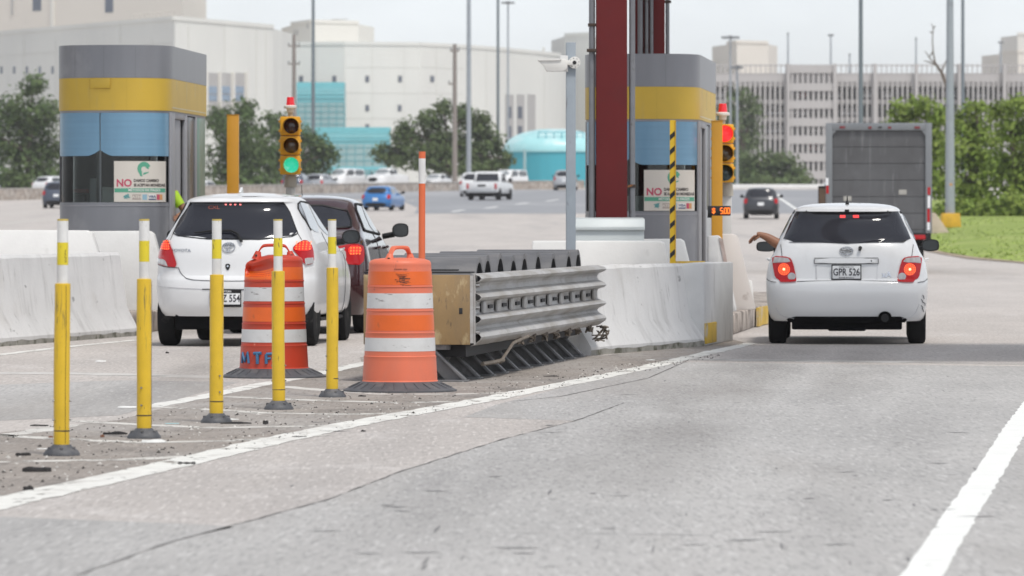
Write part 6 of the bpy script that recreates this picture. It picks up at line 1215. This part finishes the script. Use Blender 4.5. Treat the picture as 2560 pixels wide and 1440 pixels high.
def wall_rect(o, A, B, x0, x1, y0, y1, m, nm, g=.05, depth=.25, par=None):
    p, q = facept(A, B, x0), facept(A, B, x1); t = (q-p).normalized(); n = Vector((t.y, -t.x)); d = (p.y+q.y)/2; z0, z1 = Z(y1, d), Z(y0, d); mb = MB(); org = o.location
    c = [Vector((v.x, v.y, 0))+Vector((n.x, n.y, 0))*k-Vector((org.x, org.y, 0)) for v, k in ((p, g), (q, g), (q, -depth), (p, -depth))]
    mb.prism([(v.x, v.y) for v in c], z0, z1, 'z'); return mb.build(nm, m, par or o)
TA, TB = (-140, 790), (457, 760)
o, v0, zt = plan('office_tower', 'cream tower at the top left rising out of the frame', [(-260, 800), (-140, 790), (457, 760)], -180, 770, M_bB)
for x0, x1, y1 in ((82, 103, 27), (263, 283, 31)): w = wall_rect(o, TA, TB, x0, x1, y1-52, y1, M_win, 'window'); 
wall_rect(o, TA, TB, 128, 136, -100, 200, M_bC, 'pilaster', .25); wall_rect(o, TA, TB, 30, 34, -60, 36, M_rec, 'downpipe', .2)
A, B, C_ = (-160, 712), (437, 640), (683, 668)
o, v0, zt = plan('hall_building', 'large windowless pale hall with a projecting corner at the upper left', [A, B, C_], 50, 640, M_bA)
for k in range(5): wall_rect(o, A, B, 1+32*k, 6.5+32*k, 166, 184, M_win, 'slit_window')
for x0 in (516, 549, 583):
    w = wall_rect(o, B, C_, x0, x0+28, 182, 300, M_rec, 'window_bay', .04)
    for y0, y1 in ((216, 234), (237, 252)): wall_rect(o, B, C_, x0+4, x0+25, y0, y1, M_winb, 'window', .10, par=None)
for x0 in (511, 544.5, 578, 612): wall_rect(o, B, C_, x0, x0+4, 180, 300, M_bC, 'mullion_pier', .35)
[wall_rect(o, B, C_, x, x+1.2, 60, 400, M_jnt, 'wall_joint', .045) for x in (470, 560, 640, 664)]; [wall_rect(o, A, B, x, x+1.2, 95, 400, M_jnt, 'wall_joint', .045) for x in (60, 140, 220, 380)]; wall_rect(o, A, B, -100, 430, 128, 129.2, M_jnt, 'panel_joint', .04); wall_rect(o, A, B, 300, 301.5, 60, 400, M_jnt, 'wall_joint', .045)
mb = MB()
for k in range(9):
    p = facept(A, B, 330+13*k); mb.cyl((p.x-o.location.x, p.y-o.location.y+.5, zt), (p.x-o.location.x, p.y-o.location.y+.5, zt+1.2), .06, None, 6)
p = facept(A, B, 328); q = facept(A, B, 436); mb.cyl((p.x-o.location.x, p.y-o.location.y+.5, zt+1.2), (q.x-o.location.x, q.y-o.location.y+.5, zt+1.2), .06, None, 6); mb.build('roof_railing', M_bB, o)
pts = [(670, 741), (860, 738), (1050, 741), (1160, 750), (1270, 765), (1340, 777), (1400, 790)]
o, v0, zt = plan('terminal_building', 'long pale building with small square windows behind the utility poles', pts, 113.5, 740, M_bA)
def seg_of(px): 
    for a, b in zip(pts[:-1], pts[1:]):
        if a[0] <= px <= b[0]: return a, b
    return pts[-2], pts[-1]
for y0, xs in ((190, (753, 836, 918, 1000, 1080, 1161)), (263, (918, 999)), (311, (918,))):
    for x in xs:
        if abs(x-1161) < 5: continue
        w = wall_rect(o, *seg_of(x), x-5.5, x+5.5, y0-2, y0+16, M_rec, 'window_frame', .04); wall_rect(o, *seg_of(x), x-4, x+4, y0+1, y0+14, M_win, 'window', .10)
for x0, x1 in ((1264, 1284), (1291, 1311), (1318, 1338)):
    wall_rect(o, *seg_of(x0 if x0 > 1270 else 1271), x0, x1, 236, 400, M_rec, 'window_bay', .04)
    for y0 in (266, 315):
        if x0 < 1310: wall_rect(o, *seg_of(x0 if x0 > 1270 else 1271), x0+3, x0+13, y0, y0+30, M_win, 'window', .10)
for y in (168, 232, 296): wall_rect(o, pts[1], pts[2], 865, 1048, y, y+1.2, M_jnt, 'panel_joint', .03); wall_rect(o, pts[2], pts[3], 1052, 1158, y+1, y+2.2, M_jnt, 'panel_joint', .03)
for x in (690, 790, 862, 930, 1010, 1090, 1170, 1215, 1400-40): wall_rect(o, *seg_of(x), x, x+1.4, 118, 420, M_jnt, 'wall_joint', .03)
o2, v2, z2 = plan('plant_room', 'pale box-shaped plant room on the roof of the long building', [(728, 762), (778, 752), (896, 757)], 57, 752, M_bC, 12)
for x0, y0 in ((735, 75), (742, 75), (735, 95), (768, 60)): wall_rect(o2, (728, 762), (778, 752), x0, x0+3, y0, y0+12, M_rec, 'louvre')
mb = MB(); rng = random.Random(3)
for k in range(10):
    x = X(800+6*k, 758)-o2.location.x; mb.tube([(x, 6, z2), (x, 6, z2+.9+.3*rng.random()), (x+rng.uniform(.2, .6), 6.4, z2+.9+.4*rng.random())], .07, 5)
mb.tube([(X(798, 758)-o2.location.x, 6, z2+.55), (X(857, 758)-o2.location.x, 6, z2+.75)], .18, 6); mb.build('roof_pipes', mat('roof pipe', (.40, .39, .36), .8), o2)
plan('stair_tower', 'pale narrow tower behind the camera pole', [(1412, 820), (1478, 815)], 88, 815, M_bA, 20)
# teal screens
M_teal = mat('teal translucent cladding', (.12, .38, .42), .35, var=.10, scale=.6, stretch=(.4, .4, 3), coat=.3); M_teall = mat('pale teal cladding', (.30, .45, .46), .4, var=.08, scale=.6, stretch=(2, 2, .4)); M_tealr = mat('teal ribs', (.10, .36, .40), .5)
def teal(label, x0, x1, y0, y1, D, split, name='glass_screen'):
    s = F/D; o = thing(name, label, 'building', (X((x0+x1)/2, D), D, 0), 0); w = (x1-x0)/s/2; zt, zm, zb = Z(y0, D), Z(y0+(y1-y0)*split, D), Z(y1, D)-1
    prof = [(-.2+2.6*(1-math.cos(a)), zm+(zt-zm)*math.sin(a)**.9) for a in [math.pi/2*k/8 for k in range(9)]]
    MB().grid([[Vector((x, y, z)) for x in (-w, -w*.3, w*.3, w)] for y, z in prof]+[[Vector((x, 7, zt)) for x in (-w, -w*.3, w*.3, w)]]).build('curved_top', M_teal, o)
    mb = MB(); mb.prism([(zy, zz) for zy, zz in [(-.2, zm), (-.2, zb), (7, zb), (7, zt)]+[(p[0], p[1]) for p in prof[::-1]]], w-.05, w, 'x'); mb.prism([(zy, zz) for zy, zz in [(-.2, zm), (-.2, zb), (7, zb), (7, zt)]+[(p[0], p[1]) for p in prof[::-1]]], -w, -w+.05, 'x'); mb.build('end_walls', M_teal, o)
    MB().bbox(-w, w, -.2, .0, zb, zm).build('lower_wall', M_teall, o)
    mb = MB(); n = int(2*w/1.1)
    for k in range(n+1): x = -w+2*w*k/n; mb.bbox(x-.05, x+.05, -.28, -.2, zb, zm)
    for k in range(5): z = zb+(zm-zb)*(k+.5)/5; mb.bbox(-w, w, -.26, -.2, z-.05, z+.05)
    mb.build('glazing_bars', M_tealr, o)
    mb = MB()
    for p in prof[1:-1]: mb.bbox(-w, w, p[0]-.10, p[0]+.02, p[1]-.05, p[1]+.07)
    mb.build('top_ribs', mat('light teal ribs', (.20, .52, .56), .4), o); return o
teal('teal curved glazed screen on the long pale building, upper one above the traffic light', 686, 861, 205, 316, 728, .47); teal('teal curved glazed screen standing lower, right of the green traffic light', 780, 975, 318, 425, 700, .40); teal('low teal wall seen behind the white van beyond the stone wall', 822, 975, 418, 470, 560, .15)
# domed tank
D_ = 560; s = F/D_; o = thing('domed_tank', 'turquoise domed tank left of the camera pole', 'tank', (X(1388, D_), D_+10, 0), 0); R = 130/s
M_tk = mat('turquoise tank wall', (.045, .36, .44), .5, var=.06, scale=.3, stretch=(3, 3, .3)); M_dm = mat('pale turquoise dome', (.36, .66, .68), .35, var=.10, scale=.25, spots=[((.70, .80, .80), .16, .5, .62, (1, 1, 1), .8)])  # near-white blotches paint a highlight into the dome's colour
zw, zt = Z(372, D_), Z(318, D_); MB().lathe([(R, 0), (R, zw)], 48).build('tank_wall', M_tk, o); MB().lathe([(R+.15, zw-.25), (R+.15, zw+.05), (R, zw+.05)], 48).build('rim', M_dm, o)
MB().lathe([(R*math.cos(a)**.9, zw+(zt-zw)*math.sin(a)) for a in [math.pi/2*k/14 for k in range(14)]]+[(0, zt)], 48).build('dome', M_dm, o)
mb = MB()
for k in range(7):
    a = -1.95+.18*k; x, y = R*.86*math.cos(a), R*.86*math.sin(a); mb.cyl((x, y, zw+.4), (x, y, zw+1.9), .05, None, 5)
mb.tube([(R*.86*math.cos(-1.95+.06*k), R*.86*math.sin(-1.95+.06*k), zw+1.9) for k in range(19)], .05, 5); mb.build('dome_railing', M_tk, o)
MB().cyl((X(1312, D_)-o.location.x, -R-.4, 0), (X(1312, D_)-o.location.x, -R-.4, Z(372, D_)), .17, None, 8).build('standpipe', M_teall, o)
# parking garage
D_ = 800.0; s = F/D_; gx = lambda px: (px-2170)/s; gz = lambda py: Z(py, D_)
o = thing('parking_garage', 'large multi-storey parking garage with rows of white vertical fins at the upper right', 'building', (X(2170, D_), D_, 0), 0)
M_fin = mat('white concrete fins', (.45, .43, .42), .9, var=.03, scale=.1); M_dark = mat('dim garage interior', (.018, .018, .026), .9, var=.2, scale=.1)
xl, xr = gx(1690), gx(2680)
MB().bbox(xl, xr, 14, 14.4, 0, gz(206)).build('inner_wall', M_dark, o); MB().bbox(xl, xr, 15, 40, 0, gz(206)).build('rear_volume', M_fin, o)  # near-black inner wall paints the gloom of the open storeys
floors = [205+44*k for k in range(8)]
for k, y in enumerate(floors):
    MB().bbox(xl, xr, 0, 14, gz(y+11), gz(y)).build('floor_slab', M_fin, o)
MB().bbox(xl, xr, -.15, 14.5, gz(205), gz(184)).build('roof_parapet', M_fin, o)
def fins(x0, x1, y0, y1, step, w, nm='facade_fins', yy=-.5):
    mb = MB(); x = x0
    while x <= x1: mb.bbox(gx(x-w/2), gx(x+w/2), yy, yy+.4, gz(y1), gz(y0)); x += step
    return mb.build(nm, M_fin, o)
fins(1700, 1966, 205, 560, 12.5, 5); fins(2092, 2680, 205, 560, 12.6, 4.6); fins(1700, 2680, 160, 206, 12.6, 2.2, 'roof_trellis', -.1)
MB().bbox(xl, xr, -.2, .2, gz(165), gz(162)).bbox(xl, xr, -.2, .2, gz(185), gz(183)).build('trellis_rail', M_fin, o)
mb = MB()
for k in range(6): mb.bbox(gx(1974), gx(2083), -.9, -.3, gz(228+44*k), gz(208+44*k))
mb.bbox(gx(1974), gx(2083), -.9, 2, gz(183), gz(163)); mb.build('stair_block_spandrels', M_fin, o)
fins(1980, 2080, 183, 470, 13.2, 6.5, 'stair_block_fins', -.75)
for x in (1970, 2086, 2187, 2290, 2398, 2510): MB().bbox(gx(x-4), gx(x+4), -1.2, .2, 0, gz(160)).build('pylon', M_fin, o)
plan('plant_room', 'cream box on the roof of the parking garage above the red traffic light', [(1818, 812), (1842, 806), (1920, 810)], 108, 806, M_bB, 10); plan('plant_room', 'cream box on the roof of the parking garage at the right edge', [(2500, 812), (2545, 806), (2640, 808)], 132, 806, M_bB, 10); plan('stair_tower', 'pale tower at the right edge above the parking garage', [(2544, 900), (2700, 900)], 88, 900, M_bC, 10)
pc = MB(); pc.prism(chaikin([(-2.1, .3), (-2.1, .85), (-1.3, .95), (-.8, 1.42), (.9, 1.45), (1.5, .98), (2.1, .85), (2.1, .3)], 1), -.85, .85, 'x'); pc.bbox(-.70, .70, -2.13, -2.05, .55, .7)
M_pk = [mat('parked white car', (.75, .75, .75), .25, var=.02, coat=.8), mat('parked silver car', (.45, .46, .48), .3, .3, var=.02, coat=.8), mat('parked red car', (.4, .03, .03), .3, var=.02, coat=.8)]
me = [pc.mesh('parked_car', m) for m in M_pk]; rng = random.Random(5)
where = ['second from the left', 'near the stair block', 'behind the fins']
lv = ['top', 'second highest', 'third highest', 'fourth highest', 'fifth highest']
for k, y in enumerate((249, 293, 337, 381, 425)):
    for px in sorted(rng.sample(range(1800, 2560, 26), 11)):
        i = rng.choice((0, 0, 0, 1, 1, 2)); c = bpy.data.objects.new('parked_car', me[i]); COL.objects.link(c); c.location = (X(px, D_+3), D_+3.4, Z(y, D_)+.02); c.scale = (1, 1, 1)
        tag(c, '%s car parked on the %s level of the garage' % (('white', 'silver', 'red')[i], lv[k]), 'car', '%s cars on the %s level of the garage' % (('white', 'silver', 'red')[i], lv[k]))
# ------------------------------------------------------------------ masts and utility poles
M_mast = mat('grey mast steel', (.33, .36, .39), .5, .3, var=.05, spots=[((.24, .26, .28), 1.5, .55, .7)]); M_dmast = mat('dark mast steel', (.17, .20, .22), .55, .3, var=.05); M_wood = mat('weathered timber pole', (.25, .22, .20), .9, var=.15, stretch=(6, 6, .3)); M_lhead = mat('lamp head', (.20, .21, .22), .5)
def mast(px, ytop, D, wpx, label, m, head=None, base=None, wt=None, lean=0):
    s = F/D; z0 = zg(D); o = thing('light_mast', label, 'light mast', (X(px, D), D, z0), 0, None); o.rotation_euler = (0, lean, 0); H = Z(ytop, D)-z0; r = wpx/s/2
    MB().cyl((0, 0, 0), (0, 0, H), r, r*(wt or .75), 14).build('shaft', m, o); MB().cyl((0, 0, 0), (0, 0, .05), r*2, None, 12).build('base_flange', m, o)
    hw = (head or 60)/s/2; mb = MB(); mb.cyl((0, 0, H-.1), (0, 0, H+.25), r*1.6, None, 10)
    for k in range(6):
        a = k*math.pi/3+.2; p = Vector((hw*.78*math.cos(a), hw*.78*math.sin(a), H+.05)); mb.tube([(0, 0, H), p], r*.5, 5); mb.box(p, (hw*.45, hw*.45, .22))
    mb.build('lamp_head', M_lhead, o); return o
mast(783, -60, 470, 10, 'dark slim light mast between the traffic light and the pale building', M_dmast); mast(1172, -80, 458, 13, 'grey light mast rising just right of the shorter timber pole', M_mast); mast(1245, -90, 472, 8.5, 'thin dark light mast right of the two taller poles', M_dmast)
mast(1270, 8, 640, 6, 'distant light mast with a ring of lamps above the long pale building', M_mast, 34); mast(1826, 95, 520, 6, 'light mast with a ring of lamps beside the red traffic light', M_mast, 46); mast(1843, 170, 470, 7, 'shorter light mast with lamps just right of the red traffic light', M_mast, 30)
mast(2152, -60, 210, 13, 'dark light mast rising behind the box truck', M_dmast); mast(2407, -70, 380, 10, 'thin dark light mast right of the thick grey mast', M_dmast)
o = mast(2375, -90, 202, 25, 'thick grey mast with a yellow painted base on the grass bank', M_mast, wt=.62); s = F/202
MB().prism([(-.40, 0), (.42, 0), (.36, .62), (-.34, .62)], -.4, .4, 'y').build('painted_base', mat('yellow mast base', (.62, .36, .03), .7, var=.15), o, bevel=.03); MB().box((.02, -.17, 1.75), (.10, .03, .09)).build('tag_plate', mat('orange tag', (.55, .25, .05), .6), o)
o.location.z += .3
o = thing('concrete_terminal', 'sloping pale concrete end block beside the yellow mast base', 'barrier', (X(2340, 190), 190, zg(190)), 0); MB().prism([(-.25, 0), (.75, 0), (.62, .12), (-.02, 1.02), (-.25, 1.05)], 0, 4, 'y').build('block', mat('sun bleached terminal', (.48, .40, .32), .85, var=.15, scale=1.5), o, bevel=.03)
def upole(px, ytop, D, w, arms, label, ybase=None):
    s = F/D; z0 = zg(D); o = thing('utility_pole', label, 'utility pole', (X(px, D), D, z0), 0); H = Z(ytop, D)-z0
    MB().cyl((0, 0, 0), (0, 0, H), w/s/2*1.2, w/s/2*.8, 12).build('shaft', M_wood, o)
    for y, a0, a1 in arms:
        z = Z(y, D)-z0; q = MB().bbox(a0/s, a1/s, -.15, .0, z-.07, z+.07).build('crossarm', M_wood, o)
        for a in (a0+2, a1-2, (a0+a1)/2+4): MB().cyl((a/s, -.07, z+.07), (a/s, -.07, z+.30), .06, None, 6).build('insulator', M_lhead, q)
    return o
upole(735, 86, 470, 11, [(115, -15, 15), (160, -15, 15)], 'weathered timber pole with two crossarms above the traffic light')
upole(1137, 110, 450, 12, [(127, -12, 12), (210, -16, 2)], 'weathered timber pole with a short crossarm in front of the tree')
for x, y, lab in ((1970, 84, 'thin roof antenna left on the parking garage'), (2077, 88, 'roof lamp post with a small head above the garage stair block'), (2124, 136, 'short roof mast just left of the dark light mast'), (2290, 96, 'thin roof pole left of the bare tree'), (2502, 106, 'roof lamp post on the parking garage near the right edge')):
    D_ = 804; o = thing('roof_pole', lab, 'pole', (X(x, D_), D_, Z(186, D_)), 0); h = Z(y, D_)-Z(186, D_); MB().cyl((0, 0, 0), (0, 0, h), .16, .12, 8).build('shaft', M_mast, o); MB().box((0, 0, h), (.9 if 'lamp' in lab else .3, .4, .3)).build('tip', M_lhead, o)
# ------------------------------------------------------------------ litter on the gore
def litter(name, label, cat, px, py, build, m, rz=0.0, group=None):
    p = P(px, py); mb = MB(); build(mb); o = mb.build(name, m); o.location = (p.x, p.y, .003); o.rotation_euler = (0, 0, rz); tag(o, label, cat, group); return o
M_scr = mat('torn tyre rubber', (.022, .02, .02), .85, var=.3, scale=20, bump=.6, bscale=90); M_pap = mat('crumpled white paper', (.68, .68, .66), .8, var=.08, scale=15); M_cy = mat('pale cyan card', (.35, .6, .62), .6); M_brn = mat('brown scrap', (.16, .07, .04), .8, var=.2)
def rag(L_, w, h, seed, n=9):
    def b(mb):
        r = random.Random(seed); rows = []
        for k in range(n+1):
            t = k/n; x = (t-.5)*L_; ww = w*(.35+.65*math.sin(math.pi*min(.98, t+.02))**.5)*(.9+.2*r.random()); hh = h*(.35+.3*math.sin(math.pi*t)+.25*math.sin(t*4+seed)**2+.10*r.random()); y = .02*L_*math.sin(t*5+seed)
            rows.append([Vector((x, y-ww/2, 0)), Vector((x, y-ww*.4, hh*.7)), Vector((x, y, hh)), Vector((x, y+ww*.4, hh*.75)), Vector((x, y+ww/2, 0))])
        mb.grid(rows); mb.f += [(0, 1, 2, 3, 4), tuple(range(5*n, 5*n+5))]; mb.m += [0, 0]
    return b
for lab, px, py, L_, w, h, a in (('black tyre strip by the foot of the nearest yellow post, farther left', 98, 1066, .115, .03, .012, -.1), ('long curled black tyre strip left of the second post base', 288, 1087, .15, .03, .02, .1), ('flat black tyre strip touching the middle post base', 590, 1060, .20, .05, .014, .05), ('tangled black scrap in front of the nearest yellow post', 92, 1180, .15, .05, .03, 0), ('small black rubber curl left of the nearest post base', 58, 1140, .085, .03, .02, .2), ('dark lump of rubber near the lower left edge', 71, 1226, .05, .03, .025, 0), ('round black rubber knob between the middle posts', 664, 1061, .035, .035, .03, 0), ('thin black splinter by the right edge line of the gore', 748, 1093, .09, .02, .006, 0), ('small black chip on the white line', 908, 1080, .032, .02, .012, .1), ('black chip on the left lane behind the posts', 418, 884, .035, .025, .02, 0), ('dark sliver on the gore in front of the coral drum', 905, 992, .06, .03, .012, 0), ('flat dark splinter beside the crash cushion legs', 1378, 942, .13, .03, .01, .05)):
    litter('tyre_scrap', lab, 'tyre scrap', px, py, rag(L_, w, h, int(px)), M_scr, a)
for lab, px, py, L_, w, h, a in (('crumpled white rag beside the second post base', 385, 1107, .14, .09, .022, -.1), ('white paper behind the middle post base', 578, 1050, .10, .06, .008, -.1), ('crumpled white paper on the left lane', 252, 905, .10, .07, .018, 0), ('white shredded plastic left of the second post', 318, 1020, .13, .10, .014, 0), ('white paper sliver by the nearest post base', 108, 1124, .07, .03, .006, 0), ('white card lying by the gore edge line near the cushion', 1280, 981, .06, .05, .008, 0), ('white card on the dirt in front of the flared barrier', 1626, 901, .08, .06, .008, 0), ('pale wrapper on the ground near the barrier corner', 1768, 880, .08, .06, .01, 0)):
    litter('litter_paper', lab, 'litter', px, py, rag(L_, w, h, int(px), 6), M_pap, a)
litter('litter_card', 'flat pale cyan card between the second and middle post', 'litter', 430, 1060, rag(.09, .05, .004, 4, 3), M_cy); litter('brown_lump', 'small brown lump by the second post', 'litter', 256, 1094, rag(.025, .025, .02, 5, 3), M_brn); litter('brown_lump', 'small brown lump beside the nearest yellow post', 'litter', 127, 1095, rag(.03, .025, .012, 6, 3), M_brn); litter('red_ribbon', 'bright red ribbon scrap at the barrier foot behind the cushion', 'litter', 1483, 887, rag(.09, .05, .03, 8, 6), mat('red ribbon', (.6, .05, .05), .6))
p = P(467, 1166); mb = MB(); mb.tube([Vector((.045*math.cos(t), .020*math.sin(t), .006+.004*math.sin(3*t))) for t in [2*math.pi*k/20 for k in range(20)]], .0035, 6, closed=True); o = mb.build('wire_loop', M_scr); o.location = (p.x, p.y, .012); tag(o, 'black wire loop lying on the white gore line', 'wire loop')
# ------------------------------------------------------------------ haze
hb = MB(); hb.bbox(-700, 700, -6, 960, -1.5, 75); m = bpy.data.materials.new('haze air'); m.use_nodes = True; t = m.node_tree; t.nodes.clear()
oo = nd(t, 'ShaderNodeOutputMaterial'); vv = nd(t, 'ShaderNodeVolumePrincipled'); vv.inputs['Color'].default_value = (.94, .965, 1, 1); vv.inputs['Density'].default_value = .00013; vv.inputs['Anisotropy'].default_value = .2
t.links.new(vv.outputs[0], oo.inputs['Volume']); o = hb.build('haze', m, smooth=False); o['kind'] = 'stuff'
try: S.cycles.volume_bounces = 1; S.cycles.volume_step_rate = 5
except Exception: pass
